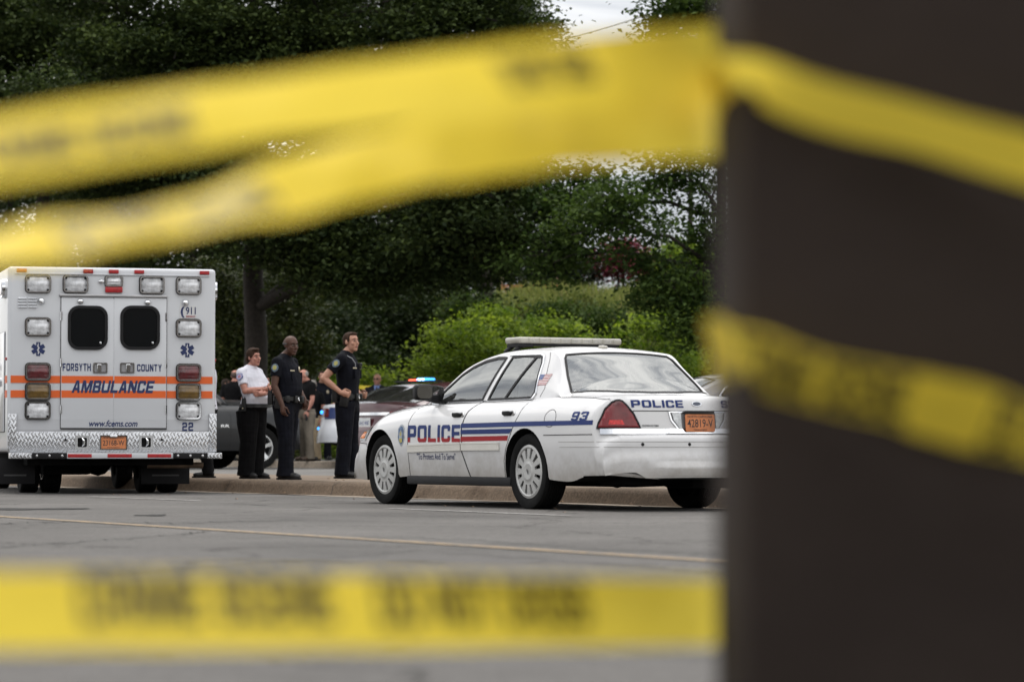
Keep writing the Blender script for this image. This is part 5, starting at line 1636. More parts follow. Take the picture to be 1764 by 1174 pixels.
mb = MB(); mb.prism([(0.052 * math.cos(t), 0.10 * math.sin(t)) for t in np.linspace(0, 2 * math.pi, 21)[:-1]], lambda u, v, w: cm_.rear(0.66 - u, 0.56 + v)[0] + Vector((-w, 0, 0)), 0.0, 0.02, 0.01)
mb.build('reversing_lamp', mat('white_lens', (0.72, 0.70, 0.70), 0.3, var=0.05), r_)

# white patrol car with its strobes lit
p, a = place(578, 56.5, Z_BACK, 40, -1.25)
r2 = empty('white_patrol_car', p, a); tag(r2, 'white patrol car with lit blue and red strobes on its roof, behind the maroon saloon', 'police car')
c2 = dict(fastback(m_white2))
c2.update(zt=[(-1.25, 0.36), (-1.245, 0.48), (-1.23, 0.56), (-1.20, 0.66), (-1.17, 0.74), (-1.15, 0.85), (-1.13, 0.98), (-1.125, 1.05), (-1.10, 1.085), (-1.0, 1.10), (-0.72, 1.11), (-0.6, 1.13), (-0.35, 1.25), (0.0, 1.39), (0.3, 1.46), (0.8, 1.485), (1.25, 1.465), (1.55, 1.40), (1.9, 1.25), (2.3, 1.06), (2.5, 1.02), (3.0, 0.98), (3.5, 0.88), (3.75, 0.78), (3.82, 0.5), (3.84, 0.34)],
    ze=[(-1.25, 0), (-0.65, 0.9), (-0.5, 1.06), (-0.25, 1.20), (0.05, 1.34), (0.35, 1.415), (0.8, 1.44), (1.2, 1.42), (1.55, 1.34), (1.9, 1.19), (2.2, 1.03), (2.4, 0.8), (3.84, 0)],
    yr=[(-1.25, 0.78), (-0.5, 0.74), (0.0, 0.64), (0.6, 0.58), (1.2, 0.59), (1.7, 0.65), (2.2, 0.77), (3.84, 0.78)],
    belt=[(-1.25, 1.06), (-1.0, 1.055), (-0.4, 1.05), (0.6, 1.01), (1.6, 0.98), (2.3, 0.97), (2.9, 0.93), (3.5, 0.83), (3.84, 0.72)],
    W=[(-1.25, 0.88), (-1.05, 0.92), (-0.5, 0.945), (0.5, 0.945), (2.0, 0.945), (3.0, 0.94), (3.5, 0.90), (3.84, 0.82)],
    bot=[(-1.25, 0.40), (-0.6, 0.30), (0, 0.24), (2.7, 0.22), (3.4, 0.22), (3.84, 0.24)], bow=(0.24, 0.36, (-0.45, -1.12), (2.8, 3.7)),
    arches=[(0.0, arch_poly(0.39, 0.36, 0.02, 0.02)), (3.05, arch_poly(0.39, 0.36, 0.02, 0.02))])
cw = Car(c2)
W2 = dict(f=[(2.0, 1.0), (1.16, 1.02), (1.12, 1.385), (1.4, 1.35), (1.65, 1.26), (1.88, 1.13)], r=[(1.08, 1.02), (0.25, 1.05), (0.12, 1.12), (0.22, 1.25), (0.42, 1.35), (0.7, 1.39), (1.05, 1.395)],
          w=[(2.42, 0), (2.38, 0.35), (2.25, 0.67), (1.9, 0.63), (1.52, 0.55), (1.55, 0.3), (1.56, 0)], b=[(-0.58, 0), (-0.56, 0.35), (-0.48, 0.50), (-0.32, 0.56), (0.0, 0.49), (0.14, 0.45), (0.16, 0.25), (0.16, 0)])
D2 = [[(2.3, 0.30), (2.3, 0.78), (2.2, 0.96), (1.1, 0.99), (1.12, 0.6), (1.1, 0.30)], [(1.08, 0.30), (1.1, 0.6), (1.08, 0.99), (0.05, 1.01), (0.20, 0.84), (0.38, 0.64), (0.44, 0.45), (0.46, 0.30)]]
build_car(r2, cw, W2, D2, (0.0, 3.05), 0.81, 0.36, g_dark, m_black, [(0.36, 0.84), (0.62, 0.84), (0.86, 0.86), (0.90, 0.95), (0.86, 1.03), (0.6, 1.01), (0.40, 1.0)], m_tail, style='cover', bump=[[(-1.4, 0.2), (-1.4, 0.78), (-0.7, 0.78), (-0.46, 0.62), (-0.46, 0.2)]], chrome=False)
cw.decal(poly2d([(0.56, 0.80), (-0.34, 0.80), (-0.38, 1.02), (0.36, 1.02)]), cw.rear, eps=0.006).build('blue_rear_panel', m_panelb, r2, fix=False)
q, n_ = cw.rear(0.72, 0.93)
MB().ell(q + n_ * 0.02, (0.03, 0.04, 0.035), 10).build('corner_strobe', m_lit_b, r2)
q, n_ = cw.rear(0.86, 0.62)
MB().ell(q + n_ * 0.01, (0.02, 0.03, 0.03), 10).build('corner_strobe', m_lit_b, r2)
lb2 = empty('roof_strobe_bar', (0.75, 0, 1.49)); lb2.parent = r2
MB().box((0, 0, 0.045), (0.28, 1.2, 0.03), 0.01).build('strobe_base', m_black, lb2)
MB().box((0, -0.22, 0.08), (0.24, 0.30, 0.055), 0.03).build('blue_strobe_lens', m_lit_b, lb2)
MB().box((-0.118, -0.22, 0.08), (0.03, 0.20, 0.028), 0.012).build('blue_strobe_core', m_lit_w, lb2)
MB().box((0, 0.10, 0.07), (0.22, 0.18, 0.035), 0.025).build('red_strobe_lens', m_lit_r, lb2)

# charcoal truck
p, a = place(462, 56.0, Z_LOT, 33, 3.4)
r3 = empty('charcoal_truck', p, a); tag(r3, 'charcoal sport utility truck with silver five-spoke wheels behind the woman', 'truck')
r3.location += Vector((math.sin(a), -math.cos(a), 0)) * -0.85
c3 = dict(FAST, paint=m_grey, arch_in=0.5,
    zt=[(-1.0, 0.5), (-0.99, 0.7), (-0.97, 0.9), (-0.94, 1.15), (-0.86, 1.5), (-0.78, 1.75), (-0.6, 1.83), (0.2, 1.87), (1.2, 1.86), (1.75, 1.80), (2.1, 1.60), (2.6, 1.34), (2.75, 1.31), (3.4, 1.29), (3.95, 1.24), (4.2, 1.15), (4.28, 0.9), (4.3, 0.5)],
    ze=[(-1.0, 0), (-0.92, 1.0), (-0.85, 1.35), (-0.76, 1.66), (-0.55, 1.77), (0.2, 1.80), (1.2, 1.79), (1.7, 1.73), (2.05, 1.55), (2.45, 1.30), (2.6, 1.1), (4.3, 0)],
    yr=[(-1.0, 0.82), (-0.7, 0.74), (0.2, 0.70), (1.2, 0.70), (1.8, 0.74), (2.5, 0.84), (4.3, 0.84)],
    belt=[(-1.0, 1.22), (0.5, 1.20), (2.0, 1.18), (2.7, 1.19), (3.6, 1.17), (4.1, 1.08), (4.3, 0.95)],
    W=[(-1.0, 0.93), (-0.6, 0.97), (1, 0.975), (3.0, 0.975), (3.8, 0.96), (4.3, 0.85)],
    bot=[(-1.0, 0.5), (-0.4, 0.36), (2.8, 0.34), (3.9, 0.32), (4.3, 0.36)], side=[(0, 0.95), (0.2, 0.985), (0.5, 1.0), (0.75, 0.985), (0.9, 0.955), (1, 0.88)], bow=(0.1, 0.30, (-0.5, -0.95), (3.3, 4.2)),
    arches=[(0.0, arch_poly(0.46, 0.42, 0.02, 0.02, 0.1)), (3.2, arch_poly(0.46, 0.42, 0.02, 0.02, 0.1))])
ct = Car(c3)
W3 = dict(f=[(2.25, 1.22), (1.30, 1.24), (1.26, 1.72), (1.65, 1.68), (1.95, 1.52)], r=[(1.2, 1.24), (0.35, 1.25), (0.28, 1.35), (0.3, 1.55), (0.36, 1.70), (0.6, 1.735), (1.18, 1.735)], q=[(0.2, 1.26), (-0.6, 1.28), (-0.55, 1.65), (0.2, 1.71)],
          w=[(2.58, 0), (2.55, 0.4), (2.42, 0.74), (2.1, 0.70), (1.82, 0.64), (1.85, 0.3), (1.86, 0)], b=[(-0.93, 0), (-0.92, 0.4), (-0.90, 0.68), (-0.83, 0.62), (-0.81, 0.3), (-0.80, 0)])
D3 = [[(2.55, 0.42), (2.55, 1.0), (2.40, 1.16), (1.24, 1.20), (1.26, 0.8), (1.24, 0.42)], [(1.22, 0.42), (1.24, 0.8), (1.22, 1.20), (0.32, 1.22), (0.36, 1.0), (0.5, 0.75), (0.55, 0.42)]]
b3, pn3 = build_car(r3, ct, W3, D3, (0.0, 3.2), 0.83, 0.395, g_dark, m_alloy, [(0.62, 0.85), (0.86, 0.85), (0.84, 1.15), (0.64, 1.15)], m_tail, bump=[[(3.6, 0.2), (3.6, 0.62), (4.5, 0.62), (4.5, 0.2)]], chrome=False, rim_r=0.255)
for s_ in (-1, 1):
    V, F = text2d('RR', 0.17, 0.05, 0.0)
    ct.decal((V, F), lambda u, v: ct.side(2.43 - u * s_, 0.80 + v, s_), mb=MB()).build('door_lettering', m_chrome, r3, fix=False)
    ct.ribbon([(4.0, 0.50), (3.75, 0.50)], lambda x, z: ct.side(x, z, s_), 0.1, 0.004, 0.02).build('side_marker', m_black, r3)
    for i in range(1): ct.ribbon([(2.9, 1.06), (0.6, 1.08)], lambda x, z: ct.side(x, z, s_), 0.015, 0.002, 0.004).build('body_crease', m_grey, r3)
pil = MB()
ct.ribbon([(2.40, 1.215), (2.05, 1.50), (1.72, 1.71)], lambda x, z: ct.side(x, z, -1), 0.05, 0.004, 0.006, mb=pil); pil.build('pillar_trim', m_silver, r3)

# grey saloon half behind the post
p, a = place(1272, 42.5, Z_LOT, HEAD, 0.9)
r4 = empty('grey_saloon', p, a); tag(r4, 'grey saloon with chrome window line, half hidden by the dark post', 'car')
c4 = fastback(m_silver); cs = Car(c4)
build_car(r4, cs, FB_WIN, DOORS, (0.0, 2.775), 0.80, 0.325, g_dark, m_alloy, [(0.40, 0.84), (0.62, 0.82), (0.82, 0.86), (0.86, 0.93), (0.80, 0.985), (0.55, 0.96), (0.42, 0.93)], m_tail, bump=[[(-1.3, 0.2), (-1.3, 0.74), (-0.6, 0.74), (-0.42, 0.6), (-0.42, 0.2)]])
# ---------------------------------------------------------------- the ambulance
AMB_YAW = R(15)
_p = at(193, 770, 35.9)
AMB = empty('ambulance', (_p.x, 35.9, 0), AMB_YAW)
tag(AMB, 'white box ambulance with orange stripes and chrome lamps, seen from behind', 'ambulance')
_fw = Vector((-math.sin(AMB_YAW), math.cos(AMB_YAW), 0)); _rt = Vector((math.cos(AMB_YAW), math.sin(AMB_YAW), 0))
_o = Vector((_p.x, 35.9, 0))
def am(px, py):
    """(x, z) on the rear face for a photo pixel"""
    c = Vector((0, 0, CAM_H)); d = at(px, py, 1.0) - c
    t = (_o - c).dot(_fw) / d.dot(_fw); q = c + d * t - _o
    return q.dot(_rt), q.z
def ambox(x0, y0, x1, y1):
    a = am(x0, y0); b = am(x1, y1); return (a[0] + b[0]) / 2, (a[1] + b[1]) / 2, abs(b[0] - a[0]), abs(a[1] - b[1])
af = lambda u, v, w: (u, -w, v)          # w grows out of the rear face, towards the camera
m_aw = mat('ambulance_white', (0.52, 0.535, 0.56), 0.3, var=0.02, scale=1.5, coat=0.5, dirt=((0.44, 0.435, 0.43), 1.6, 0.62))
m_agrey = mat('ambulance_band', (0.43, 0.44, 0.46), 0.4, var=0.02)
m_or = mat('orange_stripe', (0.62, 0.10, 0.010), 0.45, var=0.03)
m_ablue = mat('lettering_blue', (0.007, 0.018, 0.085), 0.5, var=0.05)
m_rub = mat('window_rubber', (0.010, 0.010, 0.011), 0.55, spec=0.2)
m_dglass = mat('black_glass', (0.004, 0.005, 0.006), 0.08, spec=0.35)
m_rlens = mat('dark_red_lens', (0.085, 0.006, 0.010), 0.15, var=0.5, scale=14, coat=0.8, bump=0.3, bscale=60)
m_alens = mat('dark_amber_lens', (0.11, 0.060, 0.006), 0.15, var=0.4, scale=14, coat=0.8, bump=0.3, bscale=60)
m_wlens = mat('scene_lens', (0.55, 0.56, 0.58), 0.15, var=0.35, scale=16, coat=0.8, bump=0.6, bscale=30)
m_mred = mat('marker_red', (0.33, 0.012, 0.015), 0.3, var=0.3, scale=30)
m_mor = mat('marker_orange', (0.5, 0.08, 0.02), 0.3, var=0.3, scale=30)
m_pipe = mat('exhaust_pipe', (0.16, 0.11, 0.075), 0.5, metal=0.6, var=0.4, scale=8)
# bright tread plate: raised lozenges in two directions
m_dia = bpy.data.materials.new('tread_plate'); m_dia.use_nodes = True
t = m_dia.node_tree; b_ = t.nodes['Principled BSDF']
b_.inputs['Metallic'].default_value = 1.0; b_.inputs['Roughness'].default_value = 0.27; b_.inputs['Base Color'].default_value = (0.52, 0.53, 0.55, 1)
tcd = t.nodes.new('ShaderNodeTexCoord')
def wave(rot):
    mp_ = t.nodes.new('ShaderNodeMapping'); mp_.inputs['Rotation'].default_value = (0, R(rot), 0)
    w_ = t.nodes.new('ShaderNodeTexWave'); w_.wave_type = 'BANDS'; w_.bands_direction = 'X'; w_.inputs['Scale'].default_value = 8.5
    t.links.new(tcd.outputs['Object'], mp_.inputs[0]); t.links.new(mp_.outputs[0], w_.inputs[0]); return w_.outputs['Fac']
mpc = t.nodes.new('ShaderNodeMapping'); mpc.inputs['Rotation'].default_value = (0, R(45), 0); mpc.inputs['Location'].default_value = (0, 0.51, 0)
ck = t.nodes.new('ShaderNodeTexChecker'); ck.inputs['Scale'].default_value = 25.0
t.links.new(tcd.outputs['Object'], mpc.inputs[0]); t.links.new(mpc.outputs[0], ck.inputs[0])
mxd = t.nodes.new('ShaderNodeMixRGB'); t.links.new(ck.outputs['Fac'], mxd.inputs[0]); t.links.new(wave(30), mxd.inputs[1]); t.links.new(wave(-30), mxd.inputs[2])
bpd = t.nodes.new('ShaderNodeBump'); bpd.inputs['Strength'].default_value = 0.5; bpd.inputs['Distance'].default_value = 0.006
t.links.new(mxd.outputs[0], bpd.inputs['Height']); t.links.new(bpd.outputs[0], b_.inputs['Normal'])

x0a, ztop = am(14, 458); x1a, _ = am(372, 461); zwb = am(193, 741)[1]; zb = am(193, 778)[1]
XC = (x0a + x1a) / 2; WA = x1a - x0a; LA = 4.3
mb = MB(); mb.box((XC, LA / 2, (ztop + zb) / 2), (WA, LA, ztop - zb), 0.055, None, 4); mb.build('box_body', m_aw, AMB, 40)
# roof drip rail and corner posts
mb = MB(); zdr = am(193, 473)[1]
mb.box((XC, -0.006, zdr), (WA - 0.16, 0.02, 0.018), 0.006); mb.build('drip_rail', m_aw, AMB)
# stripes run right round the rear and along both sides
for (ya_, yb_) in ((647.5, 660), (672.5, 685)):
    _, zc, _, hh = ambox(193, ya_, 200, yb_)
    mb = MB(); mb.box((XC, -0.002, zc), (WA - 0.075, 0.008, hh)); mb.box((x0a - 0.001, LA / 2, zc), (0.006, LA - 0.1, hh)); mb.box((x1a + 0.001, LA / 2, zc), (0.006, LA - 0.1, hh))
    mb.build('orange_stripe', m_or, AMB)
_, zc, _, hh = ambox(193, 721.6, 200, 741)
mb = MB(); mb.box((XC, -0.0015, zc), (WA - 0.08, 0.005, hh)); mb.build('grey_band', m_agrey, AMB)
_, zc, _, hh = ambox(193, 743, 200, 779)
mb = MB(); mb.box((XC, -0.008, zc), (WA - 0.02, 0.02, hh), 0.003); mb.build('tread_panel', m_dia, AMB)
for (a, b) in ((13.6, 28), (359.6, 372.5)):
    x, z, w, h = ambox(a, 712, b, 778)
    mb = MB(); mb.box((x, -0.006, z), (w, 0.045, h), 0.008); mb.build('corner_guard', m_dia, AMB)
# rear doors
dw = []
for i, (a, b) in enumerate(((105.4, 195.2), (196.2, 286))):
    x, z, w, h = ambox(a, 512.5, b, 737)
    d = MB().box((x, -0.006, z), (w, 0.022, h), 0.006).build('rear_door', m_aw, AMB, 40); dw.append(d)
    # a lighter strip of the orange stripes and band crosses the doors
    for (ya_, yb_, m) in ((647.5, 660, m_or), (672.5, 685, m_or), (721.6, 736.5, m_agrey)):
        _, zc, _, hh = ambox(193, ya_, 200, yb_)
        MB().box((x, -0.0175, zc), (w - 0.012, 0.003, hh)).build('door_stripe', m, d)
    a2, b2 = ((116.6, 185), (206.8, 274.8))[i]
    x, z, w, h = ambox(a2, 526, b2, 602.5)
    wd = empty('door_window', (x, -0.017, z)); wd.parent = d
    MB().ring(rr(0, 0, w, h, 0.13, 7), rr(0, 0, w - 0.07, h - 0.07, 0.10, 7), af, -0.002, 0.022).build('window_rubber', m_rub, wd, 40)
    MB().prism(rr(0, 0, w - 0.06, h - 0.06, 0.10, 7), af, -0.002, 0.006).build('pane', m_dglass, wd)
    MB().box((w * 0.32, -0.0075, -h * 0.34), (0.022, 0.003, 0.022), 0.001).build('window_latch', m_chrome, wd)
    a2, b2 = ((160, 184.6), (206.4, 231))[i]
    x, z, w, h = ambox(a2, 624.5, b2, 642.5)
    hd = empty('door_handle', (x, -0.017, z)); hd.parent = d
    MB().ring(rr(0, 0, w, h, 0.015), rr(0, 0, w - 0.03, h - 0.03, 0.01), af, -0.002, 0.012).build('handle_bezel', m_chrome, hd)
    MB().prism(rr(0, 0, w - 0.03, h - 0.03, 0.01), af, -0.004, 0.002).build('handle_recess', mat('handle_grey', (0.25, 0.25, 0.26), 0.4), hd)
    MB().prism(rr(-0.012 if i == 0 else 0.012, 0, 0.05, h - 0.035, 0.012), af, 0.002, 0.016, 0.005).build('paddle', m_chrome, hd)
    x, z, w, h = ambox(*((132, 514, 144, 523.5), (248, 516, 260, 525.5))[i])
    MB().ell((x, -0.022, z), (w / 2, 0.035, h / 2), 16).build('hold_open_lamp', m_chrome, d)
    for k in range(3):
        xx = am(105.4 if i == 0 else 286, 600)[0]; zz = am(193, 545 + k * 80)[1]
        MB().tube([(xx, -0.015, zz - 0.05), (xx, -0.015, zz + 0.05)], 0.012, 8).build('hinge', m_chrome, d)
x, z, w, h = ambox(102, 507.5, 288, 511.5)
MB().box((x, -0.015, z), (w, 0.04, 0.03), 0.006).build('door_rail', mat('brushed_rail', (0.42, 0.42, 0.43), 0.3, metal=0.8), AMB)
dg_ = MB()
for px in (104.7, 195.7, 286.7):
    xx = am(px, 600)[0]; zt_, zb_ = am(193, 512)[1], am(193, 738)[1]
    dg_.box((xx, -0.004, (zt_ + zb_) / 2), (0.008, 0.018, zt_ - zb_))
x, z, w, h = ambox(104.7, 737.3, 286.7, 739); dg_.box((x, -0.008, z), (w, 0.026, 0.012))
dg_.build('door_gap', m_seam, AMB)
# lamps
def lamp(a, b, c, d, lens, name, deep=0.03, r=0.045, screw=True):
    x, z, w, h = ambox(a, b, c, d)
    e = empty(name, (x, -0.008, z)); e.parent = AMB
    MB().prism(rr(0, 0, w + 0.012, h + 0.012, r + 0.006, 5), af, -0.004, 0.008).build('gasket', m_rub, e)
    MB().ring(rr(0, 0, w, h, r, 5), rr(0, 0, w - 0.036, h - 0.036, r * 0.7, 5), af, 0.0, deep).build('bezel', m_chrome, e, 40)
    mb = MB()
    lw, lh = w - 0.034, h - 0.034
    n = 9
    vs = []
    for j in range(n):
        for i in range(n):
            u, v = i / (n - 1) * 2 - 1, j / (n - 1) * 2 - 1
            q = 0.022 * (1 - u ** 4) * (1 - v ** 4) + 0.006 * math.cos(v * 7) * (1 - u ** 6)
            vs.append((u * lw / 2, -(0.01 + q), v * lh / 2))
    mb.add(vs, [(j * n + i, j * n + i + 1, (j + 1) * n + i + 1, (j + 1) * n + i) for j in range(n - 1) for i in range(n - 1)])
    mb.build('lens', lens, e, 60)
    if screw:
        for su in (-1, 1):
            for sv in (-1, 1):
                MB().ell((su * (lw / 2 - 0.018), -0.024, sv * (lh / 2 - 0.018)), (0.014, 0.008, 0.014), 8).build('screw', m_rub, e)
    return e
lamp(43.6, 473.5, 87, 504.4, m_wlens, 'scene_lamp'); lamp(303.4, 476.8, 346, 507.2, m_wlens, 'scene_lamp')
lamp(43.6, 546.8, 87, 578.6, m_wlens, 'scene_lamp'); lamp(303.4, 549.5, 346, 580.4, m_wlens, 'scene_lamp')
lamp(108.6, 473.5, 151.2, 504.4, m_wlens, 'flood_lamp', 0.05); lamp(240, 475.5, 282.5, 506.4, m_wlens, 'flood_lamp', 0.05)
lamp(43.6, 624.8, 86.4, 655.2, m_rlens, 'stop_lamp', screw=False); lamp(303.7, 626.5, 345.4, 656.6, m_rlens, 'stop_lamp', screw=False)
lamp(43.6, 658.8, 86.4, 688.8, m_alens, 'turn_lamp', screw=False); lamp(303.7, 660.2, 345.4, 689.6, m_alens, 'turn_lamp', screw=False)
lamp(43.2, 691, 86.2, 721.8, m_wlens, 'reversing_lamp'); lamp(303.4, 692.3, 345.4, 721.8, m_wlens, 'reversing_lamp')
lamp(180.8, 475, 211, 493.6, m_wlens, 'load_lamp', 0.03, 0.025, False)
x, z, w, h = ambox(180.8, 494, 210.6, 504); MB().box((x, -0.02, z), (w, 0.035, h), 0.008).build('high_stop_lamp', m_mred, AMB)
x, z, w, h = ambox(169.5, 482, 179, 487.5); MB().box((x, -0.015, z), (w, 0.03, h * 0.5), 0.004).box((x, -0.02, z), (w * 0.4, 0.03, h), 0.004).build('camera_bracket', m_chrome, AMB)
for k, (a, b, c, d) in enumerate(((28.6, 462.2, 46, 468.6), (143.2, 463.6, 160.2, 470.6), (187.2, 464.3, 204.2, 471), (231.2, 465, 248, 471.4), (343.8, 466.5, 360.2, 473))):
    x, z, w, h = ambox(a, b, c, d); MB().box((x, -0.012, z), (w, 0.03, h), 0.006).build('marker_lamp', m_mor if k == 0 else m_mred, AMB)
for (px, py) in ((70.8, 518.3), (319, 521.3)):
    x, z = am(px, py); MB().lathe([(0.043, 0), (0.043, 0.008), (0.03, 0.03), (0.0, 0.036)], (x, 0, z), (0, -1, 0), 20).build('breather_knob', m_chrome, AMB)
for cc in range(2):
    for k in range(4):
        x, z, w, h = ambox(30.6 + cc * 17.4, 511 + k * 5, 46.4 + cc * 17.4, 514.4 + k * 5)
        mb = MB(); mb.prism([(-w / 2, -h * .5), (w / 2, -h * .5), (w / 2 - 0.012, h * .6), (-w / 2 + 0.012, h * .6)], lambda u, v, q: (x + u, -q * (0.5 - v / h * 0.9), z + v), 0.0, 0.022); mb.build('vent_louvre', m_aw, AMB)
# lettering
def word(s, a, b, c, d, m, bold=0.0, shear=0.0, w0=0.0195, name='lettering', space=1.0):
    x, z, w, h = ambox(a, b, c, d)
    V, F = text2d(s, w, h, bold, shear, space)
    MB().add([(x + u, -w0, z + v) for u, v in V], F).build(name, m, AMB, fix=False)
def bword(s, a, b, c, d, m, slant=0.0, w0=0.0195, gap=0.2):
    x, z, w, h = ambox(a, b, c, d)
    V, F = block2d(s, w, h, gap, slant)
    MB().add([(x + u, -w0, z + v) for u, v in V], F).build('lettering', m, AMB, fix=False)
bword('FORSYTH', 107.6, 625.4, 156.2, 638.8, m_ablue); bword('COUNTY', 235.8, 627.0, 278.2, 639.6, m_ablue)
bword('AMBULANCE', 122.8, 654.8, 266.4, 676.8, m_ablue, 0.3, 0.0215, 0.14)
bword('22', 313.8, 727, 332.7, 742, m_ablue, 0, 0.0065, 0.25)
word('www.fcems.com', 153, 723.2, 236.5, 734.6, m_ablue, 0.022, 0.25, 0.0215)
x, z, w, h = ambox(309.5, 526.6, 338, 548.2)
st = MB(); st.prism(rr(0, 0, w, h, 0.012), lambda u, v, q: (x + u, -q, z + v), 0.0, 0.004); st.build('emergency_sticker', m_white, AMB)
word('911', 320, 528.6, 337, 541.6, m_ablue, 0.02, 0, 0.0055); word('EMERGENCY', 320.5, 543.4, 336.5, 546.6, m_red, 0.03, 0, 0.0055)
V, F = text2d('(', 0.05, 0.135, 0.06); a_ = am(314.5, 537.5)
MB().add([(a_[0] + u, -0.0055, a_[1] + v) for u, v in V], F).build('handset_mark', m_ablue, AMB, fix=False)
# star of life
for (px, py) in ((65.8, 600.8), (322.6, 602.8)):
    x, z = am(px, py); r_s = abs(am(px + 12, py)[0] - x)
    pts = []
    wb_ = r_s * 0.29
    for k in range(6):
        a0 = R(90 + 60 * k)
        rad, tan = Vector((math.cos(a0), math.sin(a0))), Vector((-math.sin(a0), math.cos(a0)))
        pin = wb_ / math.tan(R(30))
        pts += [tuple(rad * pin - tan * wb_), tuple(rad * r_s - tan * wb_), tuple(rad * r_s + tan * wb_)]
    MB().prism(pts, lambda u, v, q: (x + u, -q, z + v), 0.0, 0.0045).build('star_of_life', m_ablue, AMB)
    sn = MB(); sn.tube([(x, -0.006, z - r_s * .8), (x, -0.006, z + r_s * .85)], r_s * .05, 5)
    sn.tube([(x + r_s * .17 * math.sin(k * 1.15), -0.0065, z - r_s * .6 + r_s * 1.2 * k / 11) for k in range(12)], r_s * .045, 5)
    sn.build('snake_and_rod', mat('emblem_white', (0.6, 0.6, 0.62), 0.5), AMB)
# towing eyes, plate, bumper
for (a, b) in ((129, 153.5), (239, 263.5)):
    x, z, w, h = ambox(a, 749.5, b, 773.5)
    e = empty('towing_eye', (x, -0.018, z)); e.parent = AMB
    MB().ring(rr(0, 0, w, h, 0.01), rr(0, 0, w - 0.06, h - 0.055, 0.015), af, -0.002, 0.012).build('frame', m_alloy, e)
    MB().prism(rr(0, 0, w - 0.055, h - 0.05, 0.015), af, -0.004, 0.002).build('recess', m_under, e)
    MB().tube([(0.0, -0.006, -0.045), (0.018, -0.03, -0.02), (0.018, -0.03, 0.02), (0.0, -0.006, 0.05)], [0.01, 0.013, 0.013, 0.01], 8).build('hook', m_chrome, e)
x, z, w, h = ambox(171.5, 749, 219, 774.5)
e = empty('licence_plate', (x, -0.018, z)); e.parent = AMB
MB().ring(rr(0, 0, w, h, 0.01), rr(0, 0, w - 0.03, h - 0.03, 0.008), af, -0.002, 0.016).build('plate_frame', m_chrome, e)
MB().prism(rr(0, 0, w - 0.028, h - 0.028, 0.008), af, -0.003, 0.004).build('plate_sheet', m_plate, e)
mb = MB()
for s, cx, cy, ww, hh, bo in (('NORTH CAROLINA', 0, h * .33, w * .78, h * .11, 0.012), ('23168-W', 0, -0.004, w * .78, h * .36, 0.008), ('PERMANENT', 0, -h * .33, w * .45, h * .07, 0.012)):
    V, F = text2d(s, ww, hh, bo); mb.add([(u + cx, -0.0055, v + cy) for u, v in V], F)
mb.build('lettering', m_ink, e, fix=False)
x, z, w, h = ambox(188, 749, 202, 753); MB().box((x, -0.035, z), (0.09, 0.03, 0.03), 0.008).build('plate_lamp', m_chrome, AMB)
for px in (112.6, 278.4):
    x, z = am(px, 757); MB().lathe([(0.016, 0), (0.016, 0.004), (0, 0.006)], (x, -0.018, z), (0, -1, 0), 12).build('rubber_plug', m_rub, AMB)
segs = [(15, 51, m_dia, 'tread'), (51, 112.5, m_rub, 'bump_stop'), (112.5, 376, m_aw, None)]
bp_ = empty('rear_bumper', (0, -0.1, 0)); bp_.parent = AMB
x, z, w, h = ambox(15, 779.5, 377, 789)
MB().box((x, 0.0, z), (w, 0.26, h), 0.008).build('step_plate', m_aw, bp_)
for (a, b, m, nm) in ((15, 51, m_dia, 'tread_end'), (352.5, 377, m_dia, 'tread_end'), (51.5, 111.5, m_rub, 'bump_stop'), (293.4, 352, m_rub, 'bump_stop'), (113, 154, m_mred, 'red_reflector'), (181, 222.6, m_mred, 'red_reflector'), (249.4, 290, m_mred, 'red_reflector')):
    x, z, w, h = ambox(a, 780, b, 788.6)
    MB().box((x, -0.128, z), (w, 0.03 if m is m_rub else 0.012, h * (1.1 if m is not m_mred else 0.72)), 0.003).build(nm, m, bp_)
    if m is m_rub:
        for q in (-0.36, 0, 0.36): MB().ell((x + w * q, -0.145, z), (0.016, 0.008, 0.016), 8).build('bolt', m_alloy, bp_)
# chassis, flaps, pipe, wheels
mb = MB()
mb.box((XC, 2.4, 0.44), (0.9, 4.6, 0.14)); mb.box((XC, 0.35, 0.40), (2.0, 0.5, 0.10)); mb.tube([(XC - 0.95, 1.35, 0.40), (XC + 0.95, 1.35, 0.40)], 0.07, 10); mb.ell((XC, 1.35, 0.38), (0.17, 0.2, 0.17))
mb.box((XC - 0.45, 1.0, 0.33), (0.6, 0.5, 0.2), 0.05); mb.box((XC + 0.3, 0.9, 0.36), (0.25, 0.3, 0.1), 0.03); mb.ell((am(230, 810)[0], 0.4, 0.33), (0.05, 0.05, 0.09)); mb.box((XC, 2.8, 0.42), (2.1, 2.0, 0.14), 0.03)
mb.build('chassis', m_under, AMB)
x0p, zp = am(258, 801); x1p, _ = am(354, 801)
MB().tube([(x0p, 0.2, zp), (x1p - 0.05, 0.2, zp), (x1p, 0.2, zp - 0.005)], 0.038, 12).build('exhaust_pipe', m_pipe, AMB)
for (a, b) in ((0, 69.5), (256, 340)):
    x, z, w, h = ambox(a, 790, b, 834)
    MB().box((x, 0.62, z), (w, 0.012, h), 0.002).build('mud_flap', m_rub, AMB)
    V, F = text2d('FORD', w * 0.5, h * 0.2, 0.02) if False else poly2d([(-w * .28, -0.02), (w * .28, -0.02), (w * .28, 0.0), (-w * .28, 0.0)])
    MB().add([(x + u, 0.612, z - h * 0.12 + v) for u, v in V], F).build('flap_bar', mat('flap_grey', (0.05, 0.05, 0.05), 0.5), AMB, fix=False)
xr_ = am(294, 840)[0]
